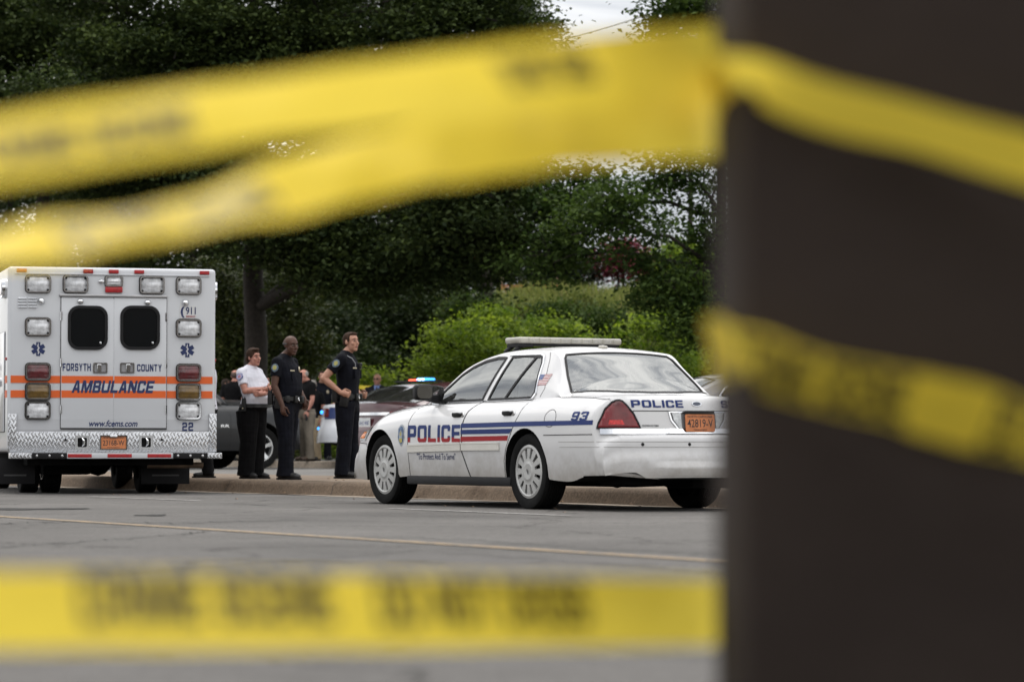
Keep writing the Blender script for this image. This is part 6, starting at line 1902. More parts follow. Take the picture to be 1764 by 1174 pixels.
for sg, cx in ((1, xr_ + 0.02), (-1, XC - (xr_ - XC) - 0.02)):
    for off in (-0.135, 0.135):
        w_ = wheel(AMB, 0, 0, 0.385, sg, 0.225, 'alloy', 0.22, m_alloy); w_.rotation_euler = (0, 0, R(-90)); w_.location = (cx + off, 1.35, 0.385)
    w_ = wheel(AMB, 0, 0, 0.385, sg, 0.225, 'alloy', 0.22, m_alloy); w_.rotation_euler = (0, 0, R(-90)); w_.location = (XC + sg * 0.83, 5.36, 0.385)
# left and right sides: compartment doors, side lamps
for sg, sx in ((-1, x0a), (1, x1a)):
    sf = lambda u, v, q: (sx + sg * q, u, v)
    for (a, b, c, d) in ((0.30, 0.75, 1.15, 1.95), (1.35, 0.95, 2.3, 2.2), (2.4, 0.75, 3.2, 2.3), (3.3, 0.75, 4.1, 2.3)):
        e = MB().prism(rr((a + c) / 2, (b + d) / 2, c - a, d - b, 0.03), sf, -0.002, 0.012, 0.006).build('compartment_door', m_aw, AMB, 40)
        MB().ring(rr((a + c) / 2, (b + d) / 2, c - a + .012, d - b + .012, 0.035), rr((a + c) / 2, (b + d) / 2, c - a - .004, d - b - .004, 0.03), sf, -0.002, 0.006).build('door_gap', m_seam, e)
        MB().prism(rr((a + c) / 2, (b + d) / 2, 0.12, 0.10, 0.01), sf, 0.012, 0.03, 0.006).build('door_handle', m_chrome, e)
    for yy, zz, lm in ((0.35, 2.47, m_wlens), (2.0, 2.5, m_rlens), (3.9, 2.47, m_wlens)):
        e = empty('side_lamp', (sx, yy, zz)); e.parent = AMB
        MB().ring(rr(0, 0, 0.30, 0.22, 0.04), rr(0, 0, 0.24, 0.16, 0.03), lambda u, v, q: (sg * q, u, v), 0, 0.05).build('bezel', m_chrome, e)
        MB().prism(rr(0, 0, 0.25, 0.17, 0.03), lambda u, v, q: (sg * q, u, v), 0, 0.045, 0.02).build('lens', lm, e)
    MB().prism(rr(0.12, 1.62, 0.05, 0.035, 0.008), sf, 0, 0.02).build('side_marker', m_mred, AMB)
# cab
prof = [(4.28, 0.45), (6.75, 0.45), (6.85, 0.6), (6.85, 0.95), (6.75, 1.08), (6.0, 1.22), (5.35, 1.95), (5.1, 2.05), (4.28, 2.08)]
mb = MB(); mb.prism(prof, lambda u, v, q: (XC + q, u, v), -1.0, 1.0); mb.build('cab', m_aw, AMB, 30)
for sg in (-1, 1):
    MB().prism([(5.15, 1.3), (5.95, 1.25), (5.4, 1.85), (5.15, 1.92)], lambda u, v, q: (XC + sg * (1.0 + q), u, v), 0.0, 0.006).build('cab_window', m_dglass, AMB)
    MB().prism(rr(6.3, 0.95, 0.02, 0.02, 0.005), lambda u, v, q: (XC + sg * (1.0 + q), u, v), 0.0, 0.006).build('cab_marker', m_mor, AMB)
    mb = MB(); mb.box((XC + sg * 1.2, 5.75, 1.45), (0.2, 0.1, 0.36), 0.03); mb.tube([(XC + sg * 0.98, 5.75, 1.4), (XC + sg * 1.15, 5.75, 1.4)], 0.02, 6); mb.build('wing_mirror', m_black, AMB)
MB().prism([(-0.85, 0), (0.85, 0), (0.78, 0.85), (-0.78, 0.85)], lambda u, v, q: (XC + u, 5.98 - v * 0.72 + q * 0.7, 1.25 + v * 0.80 + q * 0.7), 0.0, 0.008).build('windscreen', m_dglass, AMB)
mb = MB(); mb.box((XC, 4.9, 2.2), (1.4, 0.3, 0.14), 0.05); mb.build('roof_strobe_bar', m_rlens, AMB)
# ---------------------------------------------------------------- people
from mathutils import noise as mnoise
def skin_mat(n, c): return mat(n, c, 0.55, var=0.10, scale=18, spec=0.3)
SK_FAIR = skin_mat('fair_skin', (0.40, 0.215, 0.15)); SK_PINK = skin_mat('ruddy_skin', (0.42, 0.20, 0.15)); SK_DARK = skin_mat('dark_skin', (0.075, 0.036, 0.024)); SK_TAN = skin_mat('tan_skin', (0.33, 0.17, 0.115))
CL_NAVY = mat('navy_uniform', (0.0040, 0.0046, 0.0080), 0.9, var=0.3, scale=9, bump=0.3, bscale=30, spec=0.15)
CL_BLACK = mat('black_cloth', (0.0042, 0.0042, 0.0048), 0.92, var=0.3, scale=9, bump=0.3, bscale=30, spec=0.12)
CL_WHITE = mat('white_shirt', (0.60, 0.60, 0.66), 0.85, var=0.04, scale=6, bump=0.3, bscale=25, spec=0.2)
CL_KHAKI = mat('khaki_cloth', (0.20, 0.175, 0.14), 0.9, var=0.15, scale=8, bump=0.3, bscale=25, spec=0.15)
CL_KHAKI2 = mat('sand_cloth', (0.30, 0.24, 0.16), 0.9, var=0.15, scale=8, bump=0.3, bscale=25, spec=0.15)
CL_SUIT = mat('dark_suit', (0.012, 0.012, 0.016), 0.85, var=0.2, scale=9, spec=0.15)
CL_BLUE = mat('blue_shirt', (0.16, 0.24, 0.46), 0.85, var=0.06)
M_LEATHER = mat('black_leather', (0.010, 0.010, 0.010), 0.4, var=0.3, spec=0.4)
M_BROWN_H = mat('brown_hair', (0.034, 0.018, 0.011), 0.8, var=0.5, scale=45, bump=0.5, bscale=90, spec=0.15)
M_DARK_H = mat('dark_hair', (0.025, 0.017, 0.013), 0.65, var=0.5, scale=45, bump=0.5, bscale=90, spec=0.15)
M_STUB = mat('grey_stubble', (0.10, 0.075, 0.065), 0.9, var=0.2, scale=60, spec=0.1)
M_GREY_H = mat('grey_hair', (0.22, 0.20, 0.18), 0.7, var=0.3, scale=60, bump=0.6, bscale=120)
M_EYE = mat('eye_dark', (0.012, 0.009, 0.008), 0.2); M_SCL = mat('eye_white', (0.30, 0.27, 0.25), 0.4); M_LIP = mat('lip_pink', (0.28, 0.10, 0.085), 0.5); M_LIPD = mat('lip_dark', (0.075, 0.03, 0.026), 0.5)
M_PATCH_B = mat('patch_blue', (0.13, 0.18, 0.23), 0.7, var=0.2, scale=80); M_PATCH_G = mat('patch_gold', (0.32, 0.29, 0.09), 0.7, var=0.35, scale=90); M_BRASS = mat('pale_badge', (0.52, 0.46, 0.33), 0.35, metal=0.4, var=0.1)

def fuse(mb, voxel, smooth=4, fold=0.0, seed=0):
    """melt overlapping shapes into one continuous skin"""
    o = mb.build('fuse', m_black, None)
    md = o.modifiers.new('r', 'REMESH'); md.mode = 'VOXEL'; md.voxel_size = voxel; md.adaptivity = 0.0
    if smooth:
        sm_ = o.modifiers.new('s', 'SMOOTH'); sm_.iterations = smooth; sm_.factor = 0.5
    me = bake(o)
    me.materials.clear()
    if fold:
        n = len(me.vertices)
        co = np.empty(n * 3, np.float32); no = np.empty(n * 3, np.float32)
        me.vertices.foreach_get('co', co); me.vertices.foreach_get('normal', no)
        co = co.reshape(-1, 3); no = no.reshape(-1, 3)
        k = np.array([mnoise.noise((x * 9 + seed, y * 9, z * 5)) + 0.45 * mnoise.noise((x * 22, y * 22 + seed, z * 13)) + 0.35 * mnoise.noise((x * 6, y * 6 + seed, z * 26)) for x, y, z in co.tolist()], np.float32)
        me.vertices.foreach_set('co', (co + no * (k * fold)[:, None]).ravel())
    return me

def put(name, me, m, parent):
    me.name = name; me.materials.append(m); shade(me, 180)
    return link(name, me, parent)

def arm_tube(mb, a, b, c, r, n=12):
    """upper arm and forearm as one bent limb"""
    a, b, c = Vector(a), Vector(b), Vector(c)
    P, Q = [], []
    for i in range(6):
        t = i / 5; P.append(a.lerp(b, t)); Q.append(r[0] + (r[1] - r[0]) * t + 0.004 * math.sin(math.pi * t))
    for i in range(1, 7):
        t = i / 6; P.append(b.lerp(c, t)); Q.append(r[1] + (r[2] - r[1]) * t + 0.006 * math.sin(math.pi * min(1, t * 1.5)))
    mb.tube(P, Q, n)
    mb.ell(a, (r[0],) * 3, 10); mb.ell(b, (r[1] * 1.03,) * 3, 10)

def hand(mb, w, d, nrm, side, curl=0.35, s=1.0):
    """palm, four unequal bent fingers and a thumb leaving the side of the palm"""
    w, d, nrm = Vector(w), Vector(d).normalized(), Vector(nrm)
    nrm = (nrm - d * nrm.dot(d)).normalized(); x = d.cross(nrm) * side
    mb.tube([w - d * 0.02, w + d * 0.03, w + d * 0.075, w + d * 0.095], [0.026 * s, 0.032 * s, 0.036 * s, 0.026 * s], 10)
    rot = Matrix((x, d, nrm)).transposed()
    mb.ell(w + d * 0.05, (0.043 * s, 0.052 * s, 0.020 * s), 12, rot)
    for k, (off, L) in enumerate(((0.033, 0.070), (0.011, 0.080), (-0.011, 0.074), (-0.032, 0.058))):
        p = w + d * 0.085 + x * off * s; pts = [p]; a = 0.0
        for q in (0.45, 0.32, 0.23):
            a += curl * (1.0 + 0.12 * k); p = p + (d * math.cos(a) + nrm * math.sin(a) + x * off * 0.8) * L * q * s; pts.append(p)
        mb.tube(pts, [0.0098 * s, 0.0092 * s, 0.0085 * s, 0.0068 * s], 7)
    p = w + d * 0.02 + x * 0.034 * s
    mb.tube([p, p + (x * 0.7 + d * 0.6 + nrm * 0.3) * 0.036 * s, p + (x * 0.55 + d * 1.5 + nrm * 0.75) * 0.042 * s, p + (x * 0.45 + d * 2.0 + nrm * 1.1) * 0.046 * s], [0.013 * s, 0.0118 * s, 0.0105 * s, 0.008 * s], 7)

TORSO = [(0.86, 0.115, 0.165, 0.00), (0.93, 0.125, 0.172, -0.005), (1.00, 0.118, 0.160, 0.0), (1.10, 0.112, 0.152, 0.008), (1.20, 0.120, 0.165, 0.012), (1.30, 0.126, 0.180, 0.010), (1.38, 0.118, 0.185, 0.0), (1.44, 0.096, 0.165, -0.012), (1.49, 0.072, 0.115, -0.018), (1.53, 0.058, 0.064, -0.012)]
def torso(mb, grow=0.0, z0=0.0, z1=9.0, belly=0.0, n=20, wide=1.0):
    rows = [r for r in TORSO if z0 <= r[0] <= z1]
    vs, fs = [], []
    for z, dp, wd, ox in rows:
        bl = belly * math.exp(-((z - 1.10) / 0.14) ** 2)
        for k in range(n):
            a = 2 * math.pi * k / n
            cx, cy = math.cos(a), math.sin(a)
            e = 0.82
            vs.append((ox + bl * 0.5 + math.copysign(abs(cx) ** e, cx) * (dp + grow + bl * 0.5 * (1 if cx > 0 else 0.25)), math.copysign(abs(cy) ** e, cy) * (wd * wide + grow + bl * 0.3), z))
    for i in range(len(rows) - 1):
        for k in range(n):
            a = i * n + k; b = i * n + (k + 1) % n; fs.append((a, b, b + n, a + n))
    fs.append(tuple(range(n - 1, -1, -1))); fs.append(tuple((len(rows) - 1) * n + k for k in range(n)))
    mb.add(vs, fs)

def person(label, px, D, z, H, face, pose, skin, shirt, legs, hair=None, look=0.0, tilt=0.0, voxel=0.006, belly=0.0, wide=1.0, group=None,
           sleeve=0.62, kit=None, loc=None, jaw=1.0, lips=M_LIP, long_sleeve=False, brows=M_DARK_H, shoes=M_LEATHER, leg_w=1.0, nod=0.0):
    p = at(px, 770, D)
    root = empty('person', loc or (p.x, D, z), R(face)); tag(root, label, 'person', group)
    s = H / 1.775
    root.scale = (s, s, s)
    J = dict(hipR=(0.0, -0.095, 0.92), kneeR=(0.02, -0.105, 0.50), ankR=(-0.01, -0.11, 0.085), hipL=(0.0, 0.095, 0.92), kneeL=(0.02, 0.105, 0.50), ankL=(-0.01, 0.11, 0.085), footR=(1, -0.12), footL=(1, 0.12),
             shR=(-0.01, -0.19 * wide, 1.435), elR=(-0.03, -0.25, 1.15), wrR=(0.06, -0.25, 0.91), shL=(-0.01, 0.19 * wide, 1.435), elL=(-0.03, 0.25, 1.15), wrL=(0.06, 0.25, 0.91),
             hdR=(0.15, 0.02, -1), hnR=(0, 1, 0), hdL=(0.15, -0.02, -1), hnL=(0, -1, 0), neck=(0.02, 0, 1.56), curlR=0.35, curlL=0.35)
    J.update(pose)
    hc = Vector((0.040, 0, 1.648)) + Vector(J.get('headoff', (0, 0, 0)))
    HR = Matrix.Rotation(R(look), 3, 'Z') @ Matrix.Rotation(R(nod), 3, 'Y') @ Matrix.Rotation(R(tilt), 3, 'X')
    hp = lambda x, y, z_: hc + HR @ Vector((x, y, z_))
    # body: one continuous surface
    mb = MB()
    torso(mb, -0.012, wide=wide)
    for k in (1, -1): mb.tube([(-0.02, 0.03 * k, 1.53), (-0.02, 0.09 * k, 1.482), (-0.015, 0.17 * wide * k, 1.44)], [0.040, 0.045, 0.045], 10)
    mb.tube([(-0.015, 0, 1.46), (0.0, 0, 1.53), tuple(hc + HR @ Vector((-0.02, 0, -0.07)))], [0.066, 0.060, 0.056], 14)
    for sd, k in (('R', 1), ('L', -1)):
        arm_tube(mb, J['sh' + sd], J['el' + sd], J['wr' + sd], (0.054, 0.042, 0.029))
        hand(mb, J['wr' + sd], J['hd' + sd], J['hn' + sd], k if sd == 'R' else -1, J['curl' + sd])
        mb.tube([J['hip' + sd], J['knee' + sd], J['ank' + sd]], [0.080, 0.055, 0.042], 10)
        a = Vector(J['ank' + sd]); f = Vector((*J['foot' + sd], 0)).normalized()
        mb.tube([a + Vector((0, 0, 0.02)), a - f * 0.02 - Vector((0, 0, 0.03)), a + f * 0.10 - Vector((0, 0, 0.045))], [0.04, 0.04, 0.03], 8)
    mb.ell(hp(-0.012, 0, 0.035), (0.098, 0.078, 0.088), 20, HR); mb.ell(hp(0.022, 0, -0.035), (0.068, 0.060 * jaw, 0.080), 18, HR); mb.ell(hp(0.058, 0, -0.092), (0.028, 0.031 * jaw, 0.023), 12, HR)
    mb.ell(hp(0.010, 0, -0.07), (0.060, 0.057 * jaw, 0.045), 14, HR)
    mb.ell(hp(0.068, 0, 0.040), (0.022, 0.056, 0.013), 12, HR); mb.tube([hp(0.082, 0, 0.022), hp(0.099, 0, -0.008), hp(0.108, 0, -0.024)], [0.010, 0.013, 0.015], 8)
    mb.ell(hp(0.096, 0, -0.030), (0.013, 0.019, 0.009), 10, HR)
    for k in (1, -1):
        mb.ell(hp(0.060, 0.040 * k, -0.018), (0.026, 0.024, 0.024), 10, HR); mb.ell(hp(-0.008, 0.079 * k, -0.002), (0.021, 0.010, 0.031), 10, HR)
    mb.ell(hp(0.082, 0, -0.055), (0.013, 0.026, 0.014), 10, HR)
    put('body', fuse(mb, voxel, 3), skin, root)
    # face details
    ef = MB()
    for k in (1, -1): ef.ell(hp(0.080, 0.031 * k, 0.013), (0.009, 0.0125, 0.0060), 10, HR)
    if kit != 'suit':
        ef.build('eyes', M_SCL, root)
        ir = MB()
        for k in (1, -1): ir.ell(hp(0.0865, 0.031 * k, 0.013), (0.0050, 0.0075, 0.0060), 8, HR)
        ir.build('irises', M_EYE, root)
    eb = MB()
    for k in (1, -1): eb.tube([hp(0.0895, 0.014 * k, 0.036), hp(0.0885, 0.032 * k, 0.042), hp(0.078, 0.048 * k, 0.036)], [0.0030, 0.0038, 0.002], 6)
    eb.build('eyebrows', brows, root)
    lp = MB(); lp.tube([hp(0.083, 0.024, -0.058), hp(0.0945, 0.0, -0.0545), hp(0.083, -0.024, -0.058)], [0.003, 0.006, 0.003], 6); lp.tube([hp(0.082, 0.021, -0.0605), hp(0.0925, 0.0, -0.0645), hp(0.082, -0.021, -0.0605)], [0.003, 0.0065, 0.003], 6)
    lp.build('lips', lips, root)
    # clothes
    mb = MB(); torso(mb, 0.013, {'suit': 0.85, 'officer': 0.99, 'medic': 0.99}.get(kit, 0.9), belly=belly, wide=wide)
    fr_ = 1.0 if long_sleeve else sleeve
    for k in (1, -1): mb.tube([(-0.02, 0.045 * k, 1.520), (-0.02, 0.10 * k, 1.480), (-0.015, 0.18 * wide * k, 1.44)], [0.046, 0.056, 0.062], 10)
    for sd in 'RL':
        a, b, c = Vector(J['sh' + sd]), Vector(J['el' + sd]), Vector(J['wr' + sd])
        e = a.lerp(b, min(1, fr_))
        mb.ell(a + Vector((0, 0.0, 0.0)), (0.074, 0.070, 0.074), 12)
        mb.tube([a, a.lerp(e, 0.5), e], [0.072, 0.070, 0.066 if not long_sleeve else 0.058], 12)
        if long_sleeve: mb.ell(b, (0.057,) * 3, 10); mb.tube([b, b.lerp(c, 0.95)], [0.056, 0.040], 12)
    put('shirt' if kit != 'suit' else 'jacket', fuse(mb, voxel * 1.1, 4, 0.006, px), shirt, root)
    cm = MB()
    vs, fs = [], []
    n = 20
    for i, (zz, rr_, ox) in enumerate(((1.505, 0.074, -0.012), (1.55, 0.070, -0.008), (1.548, 0.062, -0.006), (1.50, 0.064, -0.012))):
        for k in range(n):
            a = 2 * math.pi * k / n; dip = 0.028 * max(0, math.cos(a)) ** 2
            vs.append((ox + rr_ * math.cos(a), rr_ * 0.98 * math.sin(a), zz - dip * (1.0 if i in (1, 2) else 1.4)))
    for i in range(3):
        for k in range(n): fs.append((i * n + k, i * n + (k + 1) % n, (i + 1) * n + (k + 1) % n, (i + 1) * n + k))
    cm.add(vs, fs).build('collar', shirt if kit != 'suit' else CL_BLUE, root, 60)
    mb = MB(); torso(mb, 0.014, 0.86, 1.01, belly, wide=wide)
    mb.ell((0, 0, 0.86), (0.135, 0.165, 0.10), 16)
    for sd in 'RL':
        h_, k_, a_ = Vector(J['hip' + sd]), Vector(J['knee' + sd]), Vector(J['ank' + sd])
        f = Vector((*J['foot' + sd], 0)).normalized()
        P = [h_, h_.lerp(k_, 0.5), k_, k_.lerp(a_, 0.5), a_ + Vector((0, 0, 0.0)), a_ - Vector((0, 0, 0.045))]
        mb.tube([tuple(q) for q in P], [0.112 * leg_w, 0.098 * leg_w, 0.080 * leg_w, 0.078 * leg_w, 0.082 * leg_w, 0.086 * leg_w], 14)
    put('trousers', fuse(mb, voxel * 1.1, 4, 0.007, px + 3), legs, root)
    for sd in 'RL':
        a = Vector(J['ank' + sd]); f = Vector((*J['foot' + sd], 0)).normalized(); g = Vector((-f.y, f.x, 0)); a.z = 0
        mb = MB(); Z = Vector((0, 0, 1))
        mb.tube([a - f * 0.085 + Z * 0.042, a - f * 0.02 + Z * 0.052, a + f * 0.08 + Z * 0.05, a + f * 0.15 + Z * 0.038, a + f * 0.20 + Z * 0.032], [0.036, 0.047, 0.046, 0.044, 0.026], 12)
        mb.tube([a + Z * 0.05, a - f * 0.01 + Z * 0.14], [0.045, 0.046], 10)
        me = fuse(mb, voxel, 3)
        for v in me.vertices: v.co.z = max(v.co.z, 0.0)
        o = put('shoe', me, shoes, root)
        sole = MB(); sole.prism([tuple((a + f * u + g * w).xy) for u, w in ((-0.11, 0), (-0.09, 0.034), (0, 0.04), (0.10, 0.047), (0.17, 0.04), (0.215, 0.012), (0.215, -0.012), (0.17, -0.04), (0.10, -0.047), (0, -0.04), (-0.09, -0.034))], lambda u, v, w: (u, v, w), 0.0, 0.022)
        sole.build('sole', m_rub, o)
    # hair
    if hair:
        kind, hm = hair
        mb = MB()
        if kind == 'short':
            mb.ell(hp(-0.022, 0, 0.046), (0.0965, 0.0802, 0.085), 20, HR); mb.ell(hp(0.036, 0, 0.098), (0.046, 0.058, 0.024), 12, HR); mb.ell(hp(-0.055, 0, 0.0), (0.058, 0.074, 0.06), 14, HR)
            for k in (1, -1): mb.ell(hp(0.012, 0.073 * k, 0.030), (0.026, 0.008, 0.034), 8, HR)
        elif kind == 'stubble':
            mb.ell(hp(-0.030, 0, 0.030), (0.085, 0.0795, 0.075), 20, HR)
        else:
            mb.ell(hp(-0.022, 0, 0.046), (0.105, 0.086, 0.092), 20, HR); mb.ell(hp(-0.060, 0, 0.0), (0.056, 0.074, 0.062), 14, HR); mb.ell(hp(0.040, 0, 0.108), (0.045, 0.060, 0.024), 12, HR)
            for k in (1, -1): mb.ell(hp(0.006, 0.074 * k, 0.035), (0.030, 0.011, 0.040), 10, HR)
            mb.ell(hp(-0.118, 0.0, -0.02), (0.045, 0.045, 0.045), 12, HR)
            mb.tube([hp(-0.07, -0.070, 0.0), hp(-0.06, -0.078, -0.05), hp(-0.05, -0.078, -0.09)], [0.012, 0.010, 0.003], 6)
        put('hair', fuse(mb, voxel, 2, 0.003, 5), hm, root)
    root['_hc'] = 0
    del root['_hc']
    # side frame for patches and tags: the near (right) flank
    def onside(x, z_, y0=-0.6, out=0.004):
        return None
    kits(root, kit, J, hp, HR, voxel, belly, wide)
    return root

def patch_disc(root, name, c, nrm, up, w, h, mats, shape='shield'):
    c, nrm = Vector(c), Vector(nrm).normalized(); up = (Vector(up) - nrm * Vector(up).dot(nrm)).normalized(); sd = up.cross(nrm)
    pts = shield(w, h) if shape == 'crest' else [(w / 2 * math.cos(a) * (1 - 0.25 * max(0, -math.sin(a)) ** 2), h / 2 * math.sin(a)) for a in np.linspace(0, 2 * math.pi, 21)[:-1]] if shape == 'shield' else [(-w / 2, -h / 2), (w / 2, -h / 2), (w / 2, h / 2), (-w / 2, h / 2)]
    mb = MB()
    for i, (m, k) in enumerate(mats):
        mb.cur = i
        mb.prism([(u * k, v * k) for u, v in pts], lambda u, v, q: c + sd * u + up * v + nrm * q, -0.012 + 0.0 * i, 0.002 + 0.0025 * i)
    return mb.build(name, [m for m, k in mats], root)

def kits(root, kit, J, hp, HR, voxel, belly, wide):
    if kit in ('officer', 'medic'):
        mb = MB(); n = 28
        vs, fs = [], []
        for z_, g in ((0.965, 0.0), (0.965, 0.012), (1.015, 0.012), (1.015, 0.0)):
            for k in range(n):
                a = 2 * math.pi * k / n; cx, cy = math.cos(a), math.sin(a)
                vs.append((math.copysign(abs(cx) ** .82, cx) * (0.136 + g + belly * .20) + belly * .41, math.copysign(abs(cy) ** .82, cy) * (0.162 * wide + 0.016 + g + belly * .18), z_))
        for i in range(4):
            for k in range(n): fs.append((i * n + k, i * n + (k + 1) % n, ((i + 1) % 4) * n + (k + 1) % n, ((i + 1) % 4) * n + k))
        mb.add(vs, fs)
        belt = mb.build('duty_belt', M_LEATHER, root, 50)
        # radio on the near hip, its aerial leaning back over the shirt
        rx = 0.055 if kit == 'medic' else -0.10
        r_ = MB(); r_.box((rx, -0.212 * wide, 0.99), (0.062, 0.038, 0.15), 0.008); r_.box((rx, -0.212 * wide, 1.075), (0.05, 0.034, 0.03), 0.006)
        r_.tube([(rx - 0.015, -0.212 * wide, 1.08), (rx - 0.035, -0.218 * wide, 1.15), (rx - 0.085, -0.222 * wide, 1.27 if kit == 'medic' else 1.13)], [0.006, 0.005, 0.004], 6)
        r_.tube([(rx + 0.016, -0.212 * wide, 1.085), (rx + 0.016, -0.212 * wide, 1.105)], 0.007, 6)
        r_.build('radio', M_LEATHER, belt)
        if kit == 'officer':
            MB().box((0.02, -0.205 * wide, 0.94), (0.11, 0.05, 0.15), 0.015, Matrix.Rotation(R(10), 3, 'Y')).box((0.03, -0.215 * wide, 1.02), (0.05, 0.045, 0.10), 0.012, Matrix.Rotation(R(-25), 3, 'Y')).build('holster', M_LEATHER, belt)
            for q in (-60, -28, 8, 34, 60, 110, 200):
                a = R(q); MB().box((math.cos(a) * (0.160 + belly * .25) + belly * .41, math.sin(a) * 0.19 * wide, 0.985), (0.05, 0.05, 0.085), 0.010, Matrix.Rotation(a, 3, 'Z')).build('belt_pouch', M_LEATHER, belt)
            b = MB(); b.tube([(0.165 + belly * .7, -0.06, 0.985), (0.175 + belly * .7, -0.075, 0.96), (0.165 + belly * .7, -0.09, 0.985), (0.17 + belly * .7, -0.075, 1.005)], 0.005, 6); b.build('key_ring', m_chrome, belt)
        else:
            MB().ell((0.055, -0.236 * wide, 0.955), (0.010, 0.006, 0.010), 10).build('belt_stud', M_BRASS, belt)
    if kit in ('officer', 'medic', 'plain_officer'):
        sh, el = Vector(J['shR']), Vector(J['elR'])
        d = (el - sh).normalized(); c = sh.lerp(el, 0.30)
        nr = Vector((0.15, -1, 0.12)); nr = nr - d * nr.dot(d); nr.normalize()
        mats = [(M_PATCH_B, 1.0), (CL_NAVY, 0.86), (M_PATCH_B, 0.80), (M_PATCH_G, 0.58)] if kit != 'medic' else [(mat('patch_indigo', (0.08, 0.09, 0.28), 0.7), 1.0), (mat('patch_lilac', (0.42, 0.42, 0.58), 0.7), 0.86), (mat('patch_rose', (0.45, 0.20, 0.25), 0.7, var=0.4, scale=60), 0.45)]
        patch_disc(root, 'sleeve_patch', c + nr * 0.079, nr, -d, 0.085 if kit != 'medic' else 0.105, 0.105 if kit != 'medic' else 0.095, mats, 'shield' if kit != 'medic' else 'crest')
        if kit != 'medic':
            x_ = 0.138 + belly * .25
            patch_disc(root, 'name_tag', (x_ - 0.012, -0.115, 1.335), (1, -0.62, 0.05), (0, 0, 1), 0.062, 0.014, [(M_BRASS, 1.0)], 'rect')
            patch_disc(root, 'chest_badge', (x_ - 0.004, 0.085, 1.35), (1, 0.45, 0.05), (0, 0, 1), 0.055, 0.07, [(M_BRASS, 1.0), (mat('badge_centre', (0.3, 0.2, 0.12), 0.5), 0.4)], 'shield')
            for y in (-0.10, 0.09):
                mb = MB(); mb.prism(rr(0, 0, 0.10, 0.11, 0.012), lambda u, v, q, y=y: (0.118 + belly * .3 + q * 0.9 - abs(y) * 0.05 - u * (0.35 if y < 0 else -0.35), y + u, 1.265 + v), 0.0, 0.012)
                mb.build('breast_pocket', CL_NAVY, root)
    if kit == 'medic':
        MB().tube([(-0.045, -0.155, 1.475), (0.02, -0.165, 1.462), (0.05, -0.14, 1.452)], [0.008, 0.011, 0.008], 6).build('epaulette', mat('epaulette_blue', (0.05, 0.06, 0.2), 0.7), root)
    if kit == 'suit':
        mb = MB(); mb.prism([(-0.055, 1.53), (0.055, 1.53), (0.012, 1.20), (-0.012, 1.20)], lambda u, v, q: (0.112 + 0.02 * (1.5 - v) + q, u, v), -0.03, 0.022); mb.build('shirt_front', CL_BLUE, root)
        mb = MB(); mb.prism([(-0.018, 1.50), (0.018, 1.50), (0.03, 1.28), (0, 1.22), (-0.03, 1.28)], lambda u, v, q: (0.135 + 0.02 * (1.5 - v) + q, u, v), 0.0, 0.008); mb.build('necktie', mat('dark_tie', (0.03, 0.015, 0.03), 0.6), root)
        mb = MB()
        for k in (1, -1): mb.ell(hp(0.086, 0.031 * k, 0.015), (0.010, 0.026, 0.018), 12, HR); mb.tube([hp(0.075, 0.055 * k, 0.02), hp(-0.005, 0.083 * k, 0.018)], 0.003, 5)
        mb.tube([hp(0.09, 0.02, 0.018), hp(0.09, -0.02, 0.018)], 0.003, 5)
        mb.build('sunglasses', M_LEATHER, root)

def stand(z=Z_WALK): return z
Zp = Z_WALK + 0.001
# the three on the pavement
person('woman in white uniform shirt and black trousers with folded arms beside the ambulance', 433, 39.0, Zp, 1.70, -30,
       dict(shR=(-0.02, -0.215, 1.43), elR=(0.09, -0.285, 1.185), wrR=(0.262, -0.02, 1.225), hdR=(0.05, 1.0, 0.08), hnR=(-0.6, 0.5, 0.2), shL=(-0.02, 0.19, 1.43), elL=(0.12, 0.27, 1.17), wrL=(0.275, -0.10, 1.155), hdL=(-0.45, -0.9, -0.05), hnL=(-1, 0.2, 0), curlR=0.3, curlL=0.25,
            footR=(1, -0.15), footL=(1, 0.25), kneeR=(0.02, -0.10, 0.5), ankR=(-0.02, -0.105, 0.085)),
       SK_PINK, CL_WHITE, CL_BLACK, ('bun', M_BROWN_H), look=-14, tilt=6, nod=2, belly=0.14, wide=1.22, kit='medic', leg_w=1.45, sleeve=0.66, jaw=1.12, group='people standing on the pavement', brows=M_BROWN_H)
b2_ = person('bald black officer in dark navy uniform standing with one foot forward', 492, 37.9, Zp, 1.83, -20,
       dict(shR=(-0.02, -0.205, 1.435), elR=(-0.03, -0.275, 1.145), wrR=(0.075, -0.265, 0.905), hdR=(0.10, 0.10, -1), hnR=(0.3, 1, 0), curlR=0.42, footR=(1, -0.05), kneeR=(0.05, -0.105, 0.5), ankR=(0.05, -0.11, 0.085), ankL=(-0.06, 0.11, 0.085), kneeL=(-0.01, 0.105, 0.5),
            hipR=(0.01, -0.10, 0.92), headoff=(0.03, 0, -0.005), elL=(0.02, 0.27, 1.16), wrL=(0.16, 0.20, 0.99)),
       SK_DARK, CL_NAVY, CL_NAVY, ('stubble', M_STUB), look=-28, nod=6, belly=0.06, wide=1.12, kit='officer', leg_w=1.22, jaw=1.15, lips=M_LIPD, group='people standing on the pavement')
